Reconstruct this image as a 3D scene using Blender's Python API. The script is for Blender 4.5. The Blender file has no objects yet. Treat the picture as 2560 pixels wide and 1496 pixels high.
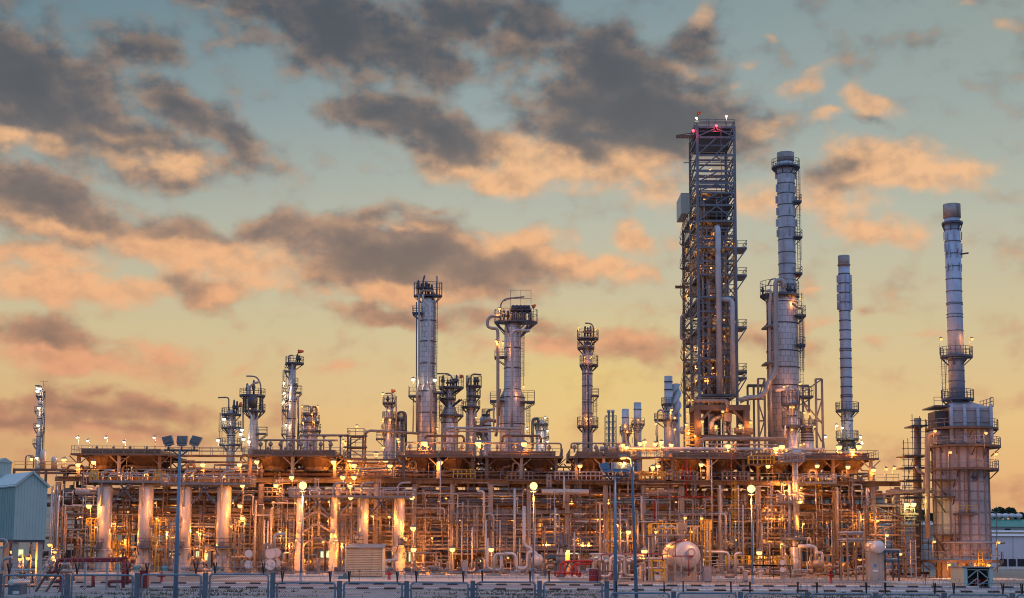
import bpy, math, random
from mathutils import Vector, Matrix
C = bpy.context.scene.collection
PI = math.pi
R = math.radians
rnd = random.Random(7)

# ------------------------------------------------------------------ camera model
F_PX, PITCH, ROLL, SHIFT, CAM_H = 3759.0, R(6.66), 0.006, 187.0, 3.8
_F = Vector((0, math.cos(PITCH), math.sin(PITCH)))
_U0 = Vector((0, -math.sin(PITCH), math.cos(PITCH)))
_R0 = Vector((1, 0, 0))
_R = _R0 * math.cos(ROLL) + _U0 * math.sin(ROLL)
_U = _U0 * math.cos(ROLL) - _R0 * math.sin(ROLL)

def ray(px, py):
    return _F + _R * ((px - 1280) / F_PX) + _U * ((748 + SHIFT - py) / F_PX)

def P(px, py, Y):
    """world point seen at a photo pixel, at distance Y"""
    d = ray(px, py)
    t = Y / d.y
    return Vector((d.x * t, Y, CAM_H + d.z * t))

def Wm(n, Y):
    return n * Y / F_PX

cd = bpy.data.cameras.new('camera')
cam = bpy.data.objects.new('camera', cd)
C.objects.link(cam)
cd.sensor_width = 36
cd.lens = 36 * F_PX / 2560
cd.shift_y = SHIFT / 2560
cd.clip_end = 20000
cam.matrix_world = Matrix.Translation((0, 0, CAM_H)) @ Matrix.Rotation(PI / 2 + PITCH, 4, 'X') @ Matrix.Rotation(ROLL, 4, 'Z')
sc = bpy.context.scene
sc.camera = cam
sc.view_settings.view_transform = 'Standard'
sc.view_settings.look = 'None'
sc.view_settings.exposure = 0
sc.view_settings.gamma = 1
sc.cycles.max_bounces = 5
sc.cycles.diffuse_bounces = 2
sc.cycles.glossy_bounces = 2
sc.cycles.transparent_max_bounces = 6
sc.cycles.caustics_reflective = False
sc.cycles.caustics_refractive = False
sc.cycles.sample_clamp_indirect = 3
sc.cycles.use_light_tree = True
sc.cycles.filter_width = 1.05

# ------------------------------------------------------------------ node helper
class NT:
    def __init__(self, tree):
        self.t = tree
        self.n = tree.nodes
        self.l = tree.links
    def put(self, sock, v):
        if isinstance(v, bpy.types.NodeSocket):
            self.l.new(v, sock)
        elif v is not None:
            if hasattr(sock.default_value, '__len__') and not hasattr(v, '__len__'):
                v = [v] * len(sock.default_value)
            if hasattr(v, '__len__') and len(v) == 3 and len(sock.default_value) == 4:
                v = (*v, 1)
            sock.default_value = v
    def node(self, typ, ins=None, **props):
        nd = self.n.new(typ)
        for k, v in props.items():
            setattr(nd, k, v)
        for k, v in (ins or {}).items():
            self.put(nd.inputs[k], v)
        return nd
    def m(self, op, a, b=None, c=None, clamp=False):
        nd = self.n.new('ShaderNodeMath')
        nd.operation = op
        nd.use_clamp = clamp
        self.put(nd.inputs[0], a)
        self.put(nd.inputs[1], b)
        self.put(nd.inputs[2], c)
        return nd.outputs[0]
    def mix(self, fac, a, b, blend='MIX'):
        nd = self.n.new('ShaderNodeMix')
        nd.data_type = 'RGBA'
        nd.blend_type = blend
        self.put(nd.inputs[0], fac)
        self.put(nd.inputs[6], a)
        self.put(nd.inputs[7], b)
        return nd.outputs[2]
    def smooth(self, v, lo, hi):
        nd = self.n.new('ShaderNodeMapRange')
        nd.interpolation_type = 'SMOOTHSTEP'
        self.put(nd.inputs[0], v)
        nd.inputs[1].default_value = lo
        nd.inputs[2].default_value = hi
        return nd.outputs[0]
    def ramp(self, v, stops):
        nd = self.n.new('ShaderNodeValToRGB')
        e = nd.color_ramp.elements
        while len(e) < len(stops):
            e.new(0.5)
        for k, (pos, col) in enumerate(stops):
            e[k].position = pos
            e[k].color = (*col, 1)
        self.put(nd.inputs[0], v)
        return nd.outputs[0]
    def noise(self, vec, scale, detail=3, rough=0.5, dist=0.0):
        nd = self.node('ShaderNodeTexNoise', {'Vector': vec, 'Scale': scale, 'Detail': detail, 'Roughness': rough, 'Distortion': dist})
        return nd.outputs[0]
    def mapping(self, vec, loc=(0, 0, 0), rot=(0, 0, 0), scale=(1, 1, 1), kind='POINT'):
        nd = self.node('ShaderNodeMapping', {'Vector': vec, 'Location': loc, 'Rotation': rot, 'Scale': scale}, vector_type=kind)
        return nd.outputs[0]

def s2l(c):
    return tuple(((v / 255) / 12.92 if v / 255 <= 0.04045 else ((v / 255 + 0.055) / 1.055) ** 2.4) for v in c)
# ------------------------------------------------------------------ sky (world): dusk sky with sunset clouds
world = bpy.data.worlds.new('World')
sc.world = world
world.use_nodes = True
world.cycles.sampling_method = 'MANUAL'
world.cycles.sample_map_resolution = 512
W = NT(world.node_tree)
W.n.clear()
SUN_AZ = math.atan2(ray(1450, 1200).x, ray(1450, 1200).y)

def azel(px, py):            # disp pixel of the photograph (2520 wide) -> direction in degrees
    d = ray(px * 1.01587, py * 1.01587).normalized()
    return math.degrees(math.atan2(d.x, d.y)), math.degrees(math.asin(d.z))

gen = W.node('ShaderNodeTexCoord').outputs['Generated']
sep = W.node('ShaderNodeSeparateXYZ', {0: gen}).outputs
az = W.m('MULTIPLY', W.m('ARCTAN2', sep[0], sep[1]), 180 / PI)
el = W.m('MULTIPLY', W.m('ARCSINE', sep[2]), 180 / PI)
pos = W.node('ShaderNodeCombineXYZ', {0: az, 1: el, 2: 0.0}).outputs[0]
# turbulent warp of the direction so that cloud outlines curl
w1 = W.node('ShaderNodeTexNoise', {'Vector': W.mapping(pos, scale=(0.42, 0.55, 1)), 'Scale': 1.0, 'Detail': 5.0, 'Roughness': 0.52})
warp = W.node('ShaderNodeVectorMath', {0: w1.outputs['Color'], 1: (0.5, 0.5, 0.5)}, operation='SUBTRACT').outputs[0]
warp = W.node('ShaderNodeVectorMath', {0: warp, 1: (2.0, 1.7, 0.0)}, operation='MULTIPLY').outputs[0]
wpos = W.node('ShaderNodeVectorMath', {0: pos, 1: warp}, operation='ADD').outputs[0]

def blob(cx, cy, rx, ry, rot):
    a, e = azel(cx, cy)
    k = 0.0154
    # Mapping of type TEXTURE: translate, rotate, divide by the scale
    mp = W.mapping(wpos, (a, e, 0), (0, 0, R(-rot)), (rx * k, ry * k, 1.0), 'TEXTURE')
    return W.node('ShaderNodeTexGradient', {0: mp}, gradient_type='SPHERICAL').outputs[1]

def field(lst):
    acc = None
    for (cx, cy, rx, ry, rot, s) in lst:
        b = W.m('MULTIPLY', blob(cx, cy, rx * 1.5, ry * 1.55, rot), s)
        acc = b if acc is None else W.m('SMOOTH_MAX', acc, b, 0.18)
    return acc
DARK = [(60, 220, 330, 150, 18, 1), (300, 130, 210, 80, -15, .62), (820, 70, 260, 120, 12, .95), (960, 110, 250, 110, 15, .9), (1130, 30, 260, 80, 0, .7), (560, 10, 230, 60, 8, .55),
        (1290, 75, 130, 95, 0, .75), (1500, 190, 190, 120, 20, 1), (1590, 290, 300, 130, 8, 1.1), (1290, 240, 70, 70, -30, .5), (1430, 350, 230, 75, 22, .85), (930, 290, 160, 55, 8, .85),
        (1080, 340, 230, 72, 20, 1), (1710, 110, 110, 70, -30, .6), (450, 270, 160, 65, 20, .8), (570, 340, 230, 60, 22, .7), (330, 345, 220, 60, 10, .8), (360, 420, 160, 60, 5, .7), (560, 410, 130, 40, 15, .45),
        (110, 500, 240, 80, 18, 1), (20, 450, 130, 60, 10, .8), (450, 590, 220, 45, 0, .8), (650, 565, 120, 45, 0, .75), (990, 640, 330, 98, 4, 1.15), (1280, 660, 230, 60, 8, .8), (1060, 530, 65, 28, 0, .5),
        (490, 715, 100, 60, -10, .7), (980, 780, 190, 30, 0, .7), (1220, 790, 200, 34, 4, .6), (110, 830, 210, 50, 10, .85), (240, 965, 80, 28, 0, .6), (180, 1005, 260, 34, 3, .8), (60, 1030, 220, 34, 0, .7),
        (380, 1000, 200, 32, 6, .75), (300, 1055, 300, 30, 4, .6), (1560, 845, 220, 40, -3, .6), (1350, 840, 200, 36, 0, .55), (2140, 305, 80, 34, 20, .5), (2090, 415, 130, 50, -25, .7), (1860, 280, 130, 60, 10, .45),
        (2140, 762, 40, 18, 0, .5), (1870, 840, 140, 40, 10, .45), (60, 620, 160, 40, 5, .6), (1650, 830, 130, 30, 0, .55)]
LIT = [(1330, 405, 240, 62, 8, .95), (1240, 445, 200, 44, 8, .85), (1560, 400, 170, 70, 10, .8), (1520, 455, 90, 40, 0, .6), (1620, 480, 160, 60, 10, .6), (400, 400, 190, 45, -5, .7), (310, 340, 150, 30, 5, .6), (30, 340, 150, 32, 14, .8),
       (150, 560, 190, 34, 10, .75), (480, 625, 260, 50, 2, .95), (620, 655, 170, 60, 4, .8), (110, 635, 200, 42, 5, .8), (170, 712, 280, 46, 4, .95), (530, 720, 90, 50, -10, .7), (640, 690, 80, 40, -20, .6), (1260, 595, 190, 36, 0, .8),
       (1440, 655, 170, 46, 6, .95), (1540, 672, 70, 28, 0, .7), (1000, 722, 250, 34, 0, .8), (990, 566, 210, 18, 0, .6), (180, 880, 260, 46, 6, .9), (400, 868, 110, 34, 4, .75), (830, 905, 130, 30, -5, .6),
       (1350, 855, 260, 46, 0, .7), (1560, 830, 170, 34, 0, .7), (540, 830, 30, 15, 0, .55), (260, 1075, 340, 34, 3, .6), (1730, 40, 52, 34, -30, .8), (1845, 160, 38, 26, 0, .6), (1985, 210, 80, 38, -18, .85), (2130, 258, 85, 42, 15, 1),
       (2050, 292, 60, 20, 0, .75), (1810, 215, 30, 24, 0, .6), (1690, 180, 60, 26, 10, .5), (2220, 395, 220, 52, 10, .9), (2340, 412, 150, 26, 5, .8), (2230, 440, 200, 40, 4, .85), (2050, 505, 180, 58, 5, .75), (1880, 500, 150, 70, 0, .7),
       (2150, 565, 170, 46, 8, .75), (1560, 590, 90, 42, 8, .85), (1545, 555, 50, 24, 0, .6), (2260, 570, 70, 24, 0, .6), (1740, 530, 120, 100, 0, .6), (2475, 80, 40, 26, 0, .6), (2370, 15, 30, 18, 0, .5), (1960, 800, 150, 30, 0, .5),
       (2230, 830, 260, 26, 0, .45), (1880, 310, 90, 30, 0, .55), (1900, 100, 24, 14, 0, .5), (610, 890, 60, 26, -25, .5), (2000, 720, 80, 12, 3, .5), (1690, 190, 60, 30, 0, .4), (1270, 85, 60, 50, 0, .5), (510, 20, 130, 30, 10, .4), (1480, 560, 40, 18, 0, .4)]
fd = field(DARK)
fl = field(LIT)
n1 = W.noise(W.mapping(pos, scale=(0.50, 0.68, 1)), 1.0, 6, 0.5, 0.1)
n2 = W.noise(W.mapping(pos, scale=(0.95, 1.2, 1)), 1.0, 6, 0.54, 0.0)
n2b = W.noise(W.mapping(pos, loc=(0.14, 0.40, 0), scale=(0.95, 1.2, 1)), 1.0, 6, 0.54, 0.0)
nz = W.m('ADD', W.m('MULTIPLY', W.m('SUBTRACT', n1, 0.5), 0.95), W.m('MULTIPLY', W.m('SUBTRACT', n2, 0.5), 0.42))
emb = W.m('SUBTRACT', n2, n2b)
front = W.smooth(sep[1], 0.0, 0.35)
dd = W.m('ADD', fd, nz)
ll = W.m('ADD', fl, W.m('MULTIPLY', nz, 0.9))
a_dark = W.smooth(dd, 0.10, 0.56)
a_lit = W.smooth(ll, 0.20, 0.72)
t = W.m('DIVIDE', el, 24.0, clamp=True)
# clear sky by elevation (horizon -> 24 degrees), and further up to the zenith
base = W.ramp(t, [(0.0, s2l((204, 146, 112))), (0.09, s2l((229, 177, 122))), (0.20, s2l((229, 192, 133))), (0.34, s2l((210, 193, 151))), (0.52, s2l((184, 186, 169))), (0.68, s2l((154, 168, 167))), (0.84, s2l((131, 151, 157))), (1.0, s2l((110, 133, 146)))])
side = W.m('DIVIDE', W.m('ADD', az, 20.0), 40.0, clamp=True)
lefts = W.m('MULTIPLY', W.smooth(W.m('SUBTRACT', 1.0, side), 0.45, 1.1), W.smooth(t, 0.25, 1.0))
base = W.mix(W.m('MULTIPLY', lefts, 0.75), base, s2l((84, 118, 134)))
leftl = W.m('MULTIPLY', W.smooth(W.m('SUBTRACT', 1.0, side), 0.5, 1.0), W.smooth(W.m('SUBTRACT', 1.0, t), 0.6, 0.95))
base = W.mix(W.m('MULTIPLY', leftl, 0.6), base, s2l((196, 146, 108)))
rights = W.m('MULTIPLY', W.smooth(side, 0.55, 1.0), W.smooth(t, 0.4, 0.9))
base = W.mix(W.m('MULTIPLY', rights, 0.35), base, s2l((170, 176, 156)))
ga, ge = azel(1460, 935)
gm = W.mapping(pos, (ga, ge, 0), (0, 0, 0), (9.5, 4.0, 1), 'TEXTURE')
glow = W.node('ShaderNodeTexGradient', {0: gm}, gradient_type='QUADRATIC_SPHERE').outputs[1]
base = W.mix(W.m('MULTIPLY', glow, 0.5), base, s2l((236, 205, 112)))
# cloud colours
cd_ = W.ramp(t, [(0.0, s2l((150, 108, 92))), (0.25, s2l((168, 124, 102))), (0.45, s2l((148, 122, 110))), (0.62, s2l((106, 103, 106))), (0.78, s2l((84, 88, 96))), (1.0, s2l((64, 78, 92)))])
cl_ = W.ramp(t, [(0.0, s2l((214, 138, 106))), (0.22, s2l((226, 158, 122))), (0.42, s2l((246, 184, 134))), (0.6, s2l((246, 192, 142))), (0.8, s2l((214, 172, 136))), (1.0, s2l((176, 150, 130)))])
shade = W.smooth(emb, -0.20, 0.20)
cd_ = W.mix(W.m('MULTIPLY', W.smooth(dd, 0.95, 0.30), W.m('MULTIPLY', shade, W.m('SUBTRACT', 0.62, W.m('MULTIPLY', t, 0.42)))), cd_, cl_)
cd_ = W.mix(W.m('MULTIPLY', W.smooth(dd, 0.45, 1.1), 0.5), cd_, (0.07, 0.075, 0.085))
cl_ = W.mix(W.m('MULTIPLY', W.m('SUBTRACT', 1.0, shade), 0.30), cl_, cd_)
col = W.mix(W.m('MULTIPLY', a_dark, 0.93), base, cd_)
litover = W.m('MULTIPLY', a_lit, W.m('SUBTRACT', 0.88, W.m('MULTIPLY', W.smooth(W.m('SUBTRACT', dd, ll), -0.1, 0.45), 0.80)))
col = W.mix(litover, col, cl_)
# the rest of the dome, out of frame: blue dusk overhead and behind the camera
up = W.smooth(el, 20.0, 48.0)
back = W.m('SUBTRACT', 1.0, front)
dome = W.ramp(W.m('DIVIDE', el, 90.0, clamp=True), [(0.0, (0.20, 0.24, 0.36)), (0.13, (0.29, 0.36, 0.56)), (0.36, (0.46, 0.60, 0.92)), (1.0, (0.28, 0.40, 0.68))])
col = W.mix(W.m('MAXIMUM', up, back), col, dome)
col = W.mix(W.smooth(el, 0.3, -1.5), col, (0.10, 0.075, 0.055))
sky = W.node('ShaderNodeTexSky', sky_type='NISHITA', sun_disc=False, sun_elevation=R(1.5), sun_rotation=SUN_AZ)
bg1 = W.node('ShaderNodeBackground', {'Color': col, 'Strength': 1.0})
bg2 = W.node('ShaderNodeBackground', {'Color': sky.outputs[0], 'Strength': 0.0015})
add = W.node('ShaderNodeAddShader', {0: bg1.outputs[0], 1: bg2.outputs[0]})
W.node('ShaderNodeOutputWorld', {'Surface': add.outputs[0]})

sun = bpy.data.lights.new('sun', 'SUN')
sun.energy = 0.35
sun.angle = R(12)
sun.color = (1.0, 0.72, 0.45)
so = bpy.data.objects.new('sun', sun)
C.objects.link(so)
sd = Vector((math.sin(SUN_AZ) * math.cos(R(4)), math.cos(SUN_AZ) * math.cos(R(4)), math.sin(R(4))))
so.rotation_euler = sd.to_track_quat('Z', 'Y').to_euler()
# ------------------------------------------------------------------ materials (all procedural, in object space)
MATS = {}
def mat(name, col, rough=0.55, metal=0.0, var=0.25, scale=1.2, streak=0.0, stain=(0.12, 0.075, 0.045), seams=None, bands=None, spec=0.5):
    m = bpy.data.materials.new(name)
    m.use_nodes = True
    T = NT(m.node_tree)
    bsdf = T.n['Principled BSDF']
    oc = T.node('ShaderNodeTexCoord').outputs['Object']
    n = T.noise(oc, scale, 5, 0.6)
    c = T.mix(T.m('MULTIPLY', T.smooth(n, 0.3, 0.75), var), (*col, 1), (col[0] * 0.45, col[1] * 0.42, col[2] * 0.40, 1))
    if streak:
        s = T.noise(T.mapping(oc, scale=(1.6, 1.6, 0.12)), 1.0, 5, 0.65)
        c = T.mix(T.m('MULTIPLY', T.smooth(s, 0.50, 0.72), streak), c, (*stain, 1))
    if seams:                     # cylindrical panel seams of insulation cladding: (rows per metre, panels round, mortar, darkness)
        sp = T.node('ShaderNodeSeparateXYZ', {0: oc}).outputs
        th = T.m('MULTIPLY', T.m('ARCTAN2', sp[1], sp[0]), seams[1] / (2 * PI))
        vec = T.node('ShaderNodeCombineXYZ', {0: th, 1: T.m('MULTIPLY', sp[2], seams[0]), 2: 0.0}).outputs[0]
        bk = T.node('ShaderNodeTexBrick', {'Vector': vec, 'Color1': (1, 1, 1, 1), 'Color2': (0.86, 0.86, 0.88, 1), 'Mortar': (seams[3], seams[3], seams[3], 1), 'Scale': 1.0,
                                          'Mortar Size': seams[2], 'Brick Width': 1.0, 'Row Height': 1.0, 'Bias': 0.0})
        c = T.mix(1.0, c, bk.outputs[0], 'MULTIPLY')
    if bands:                     # ribs of sheet metal: (axis, per metre, darkness)
        sp = T.node('ShaderNodeSeparateXYZ', {0: oc}).outputs
        w = T.m('FRACT', T.m('MULTIPLY', sp[bands[0]], bands[1]))
        c = T.mix(T.smooth(w, 0.84, 0.9), c, T.mix(1.0, c, (bands[2], bands[2], bands[2], 1), 'MULTIPLY'))
    T.l.new(c, bsdf.inputs['Base Color'])
    bsdf.inputs['Roughness'].default_value = rough
    bsdf.inputs['Metallic'].default_value = metal
    bsdf.inputs['Specular IOR Level'].default_value = spec
    rn = T.m('ADD', T.m('MULTIPLY', n, 0.3), rough - 0.15, clamp=True)
    T.l.new(rn, bsdf.inputs['Roughness'])
    MATS[name] = m
    return m

def glowmat(name, col, strength):
    m = bpy.data.materials.new(name)
    m.use_nodes = True
    T = NT(m.node_tree)
    T.n.clear()
    e = T.node('ShaderNodeEmission', {'Color': (*col, 1), 'Strength': strength})
    T.node('ShaderNodeOutputMaterial', {'Surface': e.outputs[0]})
    MATS[name] = m
    return m

mat('cladding', (0.56, 0.56, 0.60), 0.42, 0.55, 0.30, 0.7, 0.18, (0.20, 0.16, 0.14), seams=(1.05, 11, 0.05, 0.52))
mat('cladding_wide', (0.58, 0.57, 0.60), 0.42, 0.5, 0.28, 0.5, 0.18, (0.20, 0.16, 0.14), seams=(1.0, 20, 0.05, 0.5))
mat('stack_steel', (0.43, 0.55, 0.73), 0.5, 0.15, 0.45, 0.5, 0.35, (0.15, 0.15, 0.17))
mat('stack_bare', (0.48, 0.54, 0.63), 0.45, 0.3, 0.5, 0.5, 0.45, (0.16, 0.13, 0.12))
mat('rust', (0.20, 0.105, 0.06), 0.8, 0.1, 0.5, 1.2, 0.6, (0.05, 0.03, 0.025))
mat('rusty_cap', (0.36, 0.35, 0.36), 0.7, 0.3, 0.5, 0.8, 0.75, (0.16, 0.075, 0.04))
mat('dark_steel', (0.075, 0.085, 0.105), 0.55, 0.4, 0.3, 1.0)
mat('blue_steel', (0.10, 0.125, 0.175), 0.5, 0.4, 0.35, 0.8, 0.2, (0.08, 0.06, 0.05))
mat('grey_steel', (0.24, 0.235, 0.24), 0.55, 0.3, 0.35, 1.0, 0.3, (0.10, 0.07, 0.05))
mat('tower_steel', (0.145, 0.18, 0.235), 0.5, 0.3, 0.35, 0.8, 0.2, (0.08, 0.06, 0.05))
mat('brown_steel', (0.15, 0.11, 0.085), 0.65, 0.15, 0.45, 0.8, 0.35, (0.06, 0.04, 0.03))
mat('galvanised', (0.42, 0.42, 0.43), 0.5, 0.4, 0.25, 1.5)
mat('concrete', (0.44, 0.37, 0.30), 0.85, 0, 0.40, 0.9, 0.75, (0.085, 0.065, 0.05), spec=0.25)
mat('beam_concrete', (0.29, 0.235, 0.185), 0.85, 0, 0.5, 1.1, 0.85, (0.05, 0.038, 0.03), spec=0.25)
mat('chain_wire', (0.10, 0.13, 0.15), 0.6, 0.3, 0.3, 3)
mat('pale_concrete', (0.42, 0.38, 0.33), 0.85, 0, 0.35, 0.7, 0.55, (0.13, 0.105, 0.085), spec=0.25)
mat('white_vessel', (0.66, 0.64, 0.63), 0.38, 0.25, 0.14, 0.5, 0.15, (0.35, 0.30, 0.27))
mat('pipe_white', (0.50, 0.48, 0.47), 0.4, 0.3, 0.25, 1.0, 0.15)
mat('pipe_tan', (0.34, 0.265, 0.21), 0.5, 0.2, 0.4, 0.8, 0.3)
mat('pipe_rust', (0.17, 0.10, 0.062), 0.6, 0.15, 0.5, 0.7, 0.4, (0.06, 0.035, 0.025))
mat('pipe_grey', (0.36, 0.35, 0.36), 0.45, 0.4, 0.3, 0.8, 0.2)
mat('hood_steel', (0.135, 0.09, 0.065), 0.6, 0.2, 0.45, 0.6, 0.5, (0.08, 0.05, 0.035))
mat('bundle_steel', (0.29, 0.20, 0.15), 0.6, 0.15, 0.4, 0.8, 0.4, (0.08, 0.05, 0.035))
mat('yellow_paint', (0.62, 0.40, 0.035), 0.5, 0, 0.3, 1.5)
mat('red_paint', (0.27, 0.018, 0.018), 0.45, 0, 0.3, 1.5)
mat('orange_fabric', (0.75, 0.16, 0.07), 0.8, 0, 0.2, 2)
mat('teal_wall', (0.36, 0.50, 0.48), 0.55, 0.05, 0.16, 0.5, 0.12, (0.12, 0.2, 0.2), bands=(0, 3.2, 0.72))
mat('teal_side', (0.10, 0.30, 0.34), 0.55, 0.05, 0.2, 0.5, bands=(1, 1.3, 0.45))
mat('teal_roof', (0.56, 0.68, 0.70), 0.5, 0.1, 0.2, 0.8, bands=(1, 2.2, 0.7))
mat('teal_trim', (0.42, 0.52, 0.50), 0.5, 0.05, 0.15, 1)
mat('tank_metal', (0.55, 0.55, 0.57), 0.42, 0.4, 0.35, 0.9, 0.3, (0.25, 0.20, 0.17))
mat('beige_slat', (0.68, 0.60, 0.43), 0.55, 0.05, 0.2, 1.2, 0.15)
mat('blue_pole', (0.13, 0.24, 0.36), 0.45, 0.2, 0.2, 1)
mat('fence_steel', (0.21, 0.30, 0.37), 0.5, 0.3, 0.4, 2.5, 0.2, (0.10, 0.06, 0.04))
mat('fence_post', (0.12, 0.16, 0.20), 0.8, 0, 0.5, 2.5, 0.3, (0.05, 0.055, 0.06))
mat('black_arm', (0.02, 0.022, 0.026), 0.6, 0.2, 0.2, 2)
mat('white_wall', (0.66, 0.64, 0.70), 0.6, 0, 0.12, 0.3, 0.1, (0.4, 0.38, 0.4), bands=(0, 0.25, 0.8))
mat('grey_wall', (0.30, 0.34, 0.37), 0.6, 0, 0.2, 0.3, bands=(0, 0.5, 0.85))
mat('green_roof', (0.04, 0.27, 0.20), 0.5, 0, 0.25, 0.3, bands=(0, 0.8, 0.8))
mat('black_gap', (0.02, 0.02, 0.025), 0.7, 0, 0.1, 1)
mat('tarp', (0.50, 0.48, 0.47), 0.7, 0, 0.4, 2)
mat('blue_tarp', (0.03, 0.11, 0.15), 0.7, 0, 0.4, 2)
mat('sign_white', (0.72, 0.72, 0.72), 0.5, 0, 0.1, 2)
mat('sign_blue', (0.10, 0.25, 0.50), 0.5, 0, 0.1, 2)
mat('ink', (0.02, 0.02, 0.025), 0.6, 0, 0.05, 2)
mat('leaf', (0.035, 0.065, 0.03), 0.7, 0, 0.5, 0.7)
mat('bark', (0.07, 0.05, 0.035), 0.85, 0, 0.4, 2)
mat('amber', (0.45, 0.27, 0.08), 0.5, 0, 0.3, 2)
glowmat('lamp_warm', (1.0, 0.55, 0.15), 1.7)
glowmat('lamp_star', (1.0, 0.60, 0.19), 2.3)
glowmat('lamp_blaze', (1.0, 0.60, 0.17), 3.4)
glowmat('lamp_white', (1.0, 0.84, 0.62), 1.9)
glowmat('lamp_yellow', (1.0, 0.90, 0.22), 3.0)
glowmat('beacon_red', (1.0, 0.04, 0.06), 9)
glowmat('window_lit', (0.85, 0.9, 0.5), 1.1)

# ------------------------------------------------------------------ mesh builder
class MB:
    def __init__(self):
        self.v = []
        self.f = []
        self.s = []
    def add(self, vs, fs, smooth=False):
        o = len(self.v)
        self.v.extend(vs)
        self.f.extend([tuple(i + o for i in q) for q in fs])
        self.s.extend([smooth] * len(fs))
        return self
    def box(self, x0, x1, y0, y1, z0, z1):
        if x0 > x1: x0, x1 = x1, x0
        if y0 > y1: y0, y1 = y1, y0
        if z0 > z1: z0, z1 = z1, z0
        v = [(x, y, z) for z in (z0, z1) for (x, y) in ((x0, y0), (x1, y0), (x1, y1), (x0, y1))]
        return self.add(v, [(3, 2, 1, 0), (4, 5, 6, 7), (0, 1, 5, 4), (1, 2, 6, 5), (2, 3, 7, 6), (3, 0, 4, 7)])
    def beam(self, a, b, w, h=None):
        a, b = Vector(a), Vector(b)
        d = b - a
        if d.length < 1e-5: return self
        d.normalize()
        up = Vector((0, 0, 1)) if abs(d.z) < 0.95 else Vector((0, 1, 0))
        s = d.cross(up).normalized()
        u = s.cross(d).normalized()
        h = w if h is None else h
        s *= w / 2
        u *= h / 2
        v = [tuple(p + q) for p in (a, b) for q in (-s - u, s - u, s + u, -s + u)]
        return self.add(v, [(0, 1, 2, 3), (7, 6, 5, 4), (0, 4, 5, 1), (1, 5, 6, 2), (2, 6, 7, 3), (3, 7, 4, 0)])
    def tube(self, pts, r, n=8, smooth=True, bend=0.0, cap=True):
        pts = [Vector(p) for p in pts]
        if bend > 0 and len(pts) > 2:
            q = [pts[0]]
            for i in range(1, len(pts) - 1):
                a, b, c = pts[i - 1], pts[i], pts[i + 1]
                d1, d2 = (a - b), (c - b)
                k = min(bend, d1.length * 0.48, d2.length * 0.48)
                d1.normalize(); d2.normalize()
                p1, p2 = b + d1 * k, b + d2 * k
                for t in (0, 0.25, 0.5, 0.75, 1):
                    q.append(p1 * (1 - t) ** 2 + b * 2 * t * (1 - t) + p2 * t * t)
            q.append(pts[-1])
            pts = q
        P2 = [pts[0]]
        for p in pts[1:]:
            if (p - P2[-1]).length > 1e-4: P2.append(p)
        pts = P2
        if len(pts) < 2: return self
        rr = r if hasattr(r, '__len__') else [r] * len(pts)
        d = (pts[1] - pts[0]).normalized()
        ref = Vector((0, 0, 1)) if abs(d.z) < 0.9 else Vector((1, 0, 0))
        s = d.cross(ref).normalized()
        vs, fs = [], []
        for i, p in enumerate(pts):
            if i == 0: t = pts[1] - pts[0]
            elif i == len(pts) - 1: t = pts[-1] - pts[-2]
            else: t = (pts[i + 1] - p).normalized() + (p - pts[i - 1]).normalized()
            t.normalize()
            s = (s - t * s.dot(t)).normalized()
            u = t.cross(s)
            for k in range(n):
                a = 2 * PI * (k + 0.5) / n
                vs.append(tuple(p + (s * math.cos(a) + u * math.sin(a)) * rr[i]))
        for i in range(len(pts) - 1):
            for k in range(n):
                k2 = (k + 1) % n
                fs.append((i * n + k, i * n + k2, (i + 1) * n + k2, (i + 1) * n + k))
        self.add(vs, fs, smooth)
        if cap:
            o = len(self.v) - len(vs)
            self.f.append(tuple(o + k for k in reversed(range(n)))); self.s.append(False)
            o2 = o + (len(pts) - 1) * n
            self.f.append(tuple(o2 + k for k in range(n))); self.s.append(False)
        return self
    def lathe(self, x, y, prof, n=24, a0=0.0, a1=2 * PI, smooth=True):
        """prof: (radius, z) from bottom to top, about a vertical axis"""
        full = abs(a1 - a0 - 2 * PI) < 1e-6
        m = n if full else n + 1
        vs = [(x + r * math.cos(a0 + (a1 - a0) * k / n), y + r * math.sin(a0 + (a1 - a0) * k / n), z) for (r, z) in prof for k in range(m)]
        fs = []
        for i in range(len(prof) - 1):
            for k in range(n if full else m - 1):
                k2 = (k + 1) % m
                fs.append((i * m + k, i * m + k2, (i + 1) * m + k2, (i + 1) * m + k))
        self.add(vs, fs, smooth)
        o = len(self.v) - len(vs)
        if full and prof[0][0] > 0.02:
            self.f.append(tuple(o + k for k in reversed(range(m)))); self.s.append(False)
        if full and prof[-1][0] > 0.02:
            self.f.append(tuple(o + (len(prof) - 1) * m + k for k in range(m))); self.s.append(False)
        return self
    def drum(self, a, b, r, n=20, dome=0.45):
        """cylinder with domed ends from a to b"""
        a, b = Vector(a), Vector(b)
        d = (b - a).normalized()
        pts, rr = [], []
        for t in (1.0, 0.92, 0.75, 0.5, 0.25, 0.0):
            pts.append(a - d * (dome * r * t)); rr.append(max(0.04 * r, r * math.sqrt(max(0, 1 - t * t))))
        for t in (0.0, 0.25, 0.5, 0.75, 0.92, 1.0):
            pts.append(b + d * (dome * r * t)); rr.append(max(0.04 * r, r * math.sqrt(max(0, 1 - t * t))))
        return self.tube(pts, rr, n)
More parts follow.
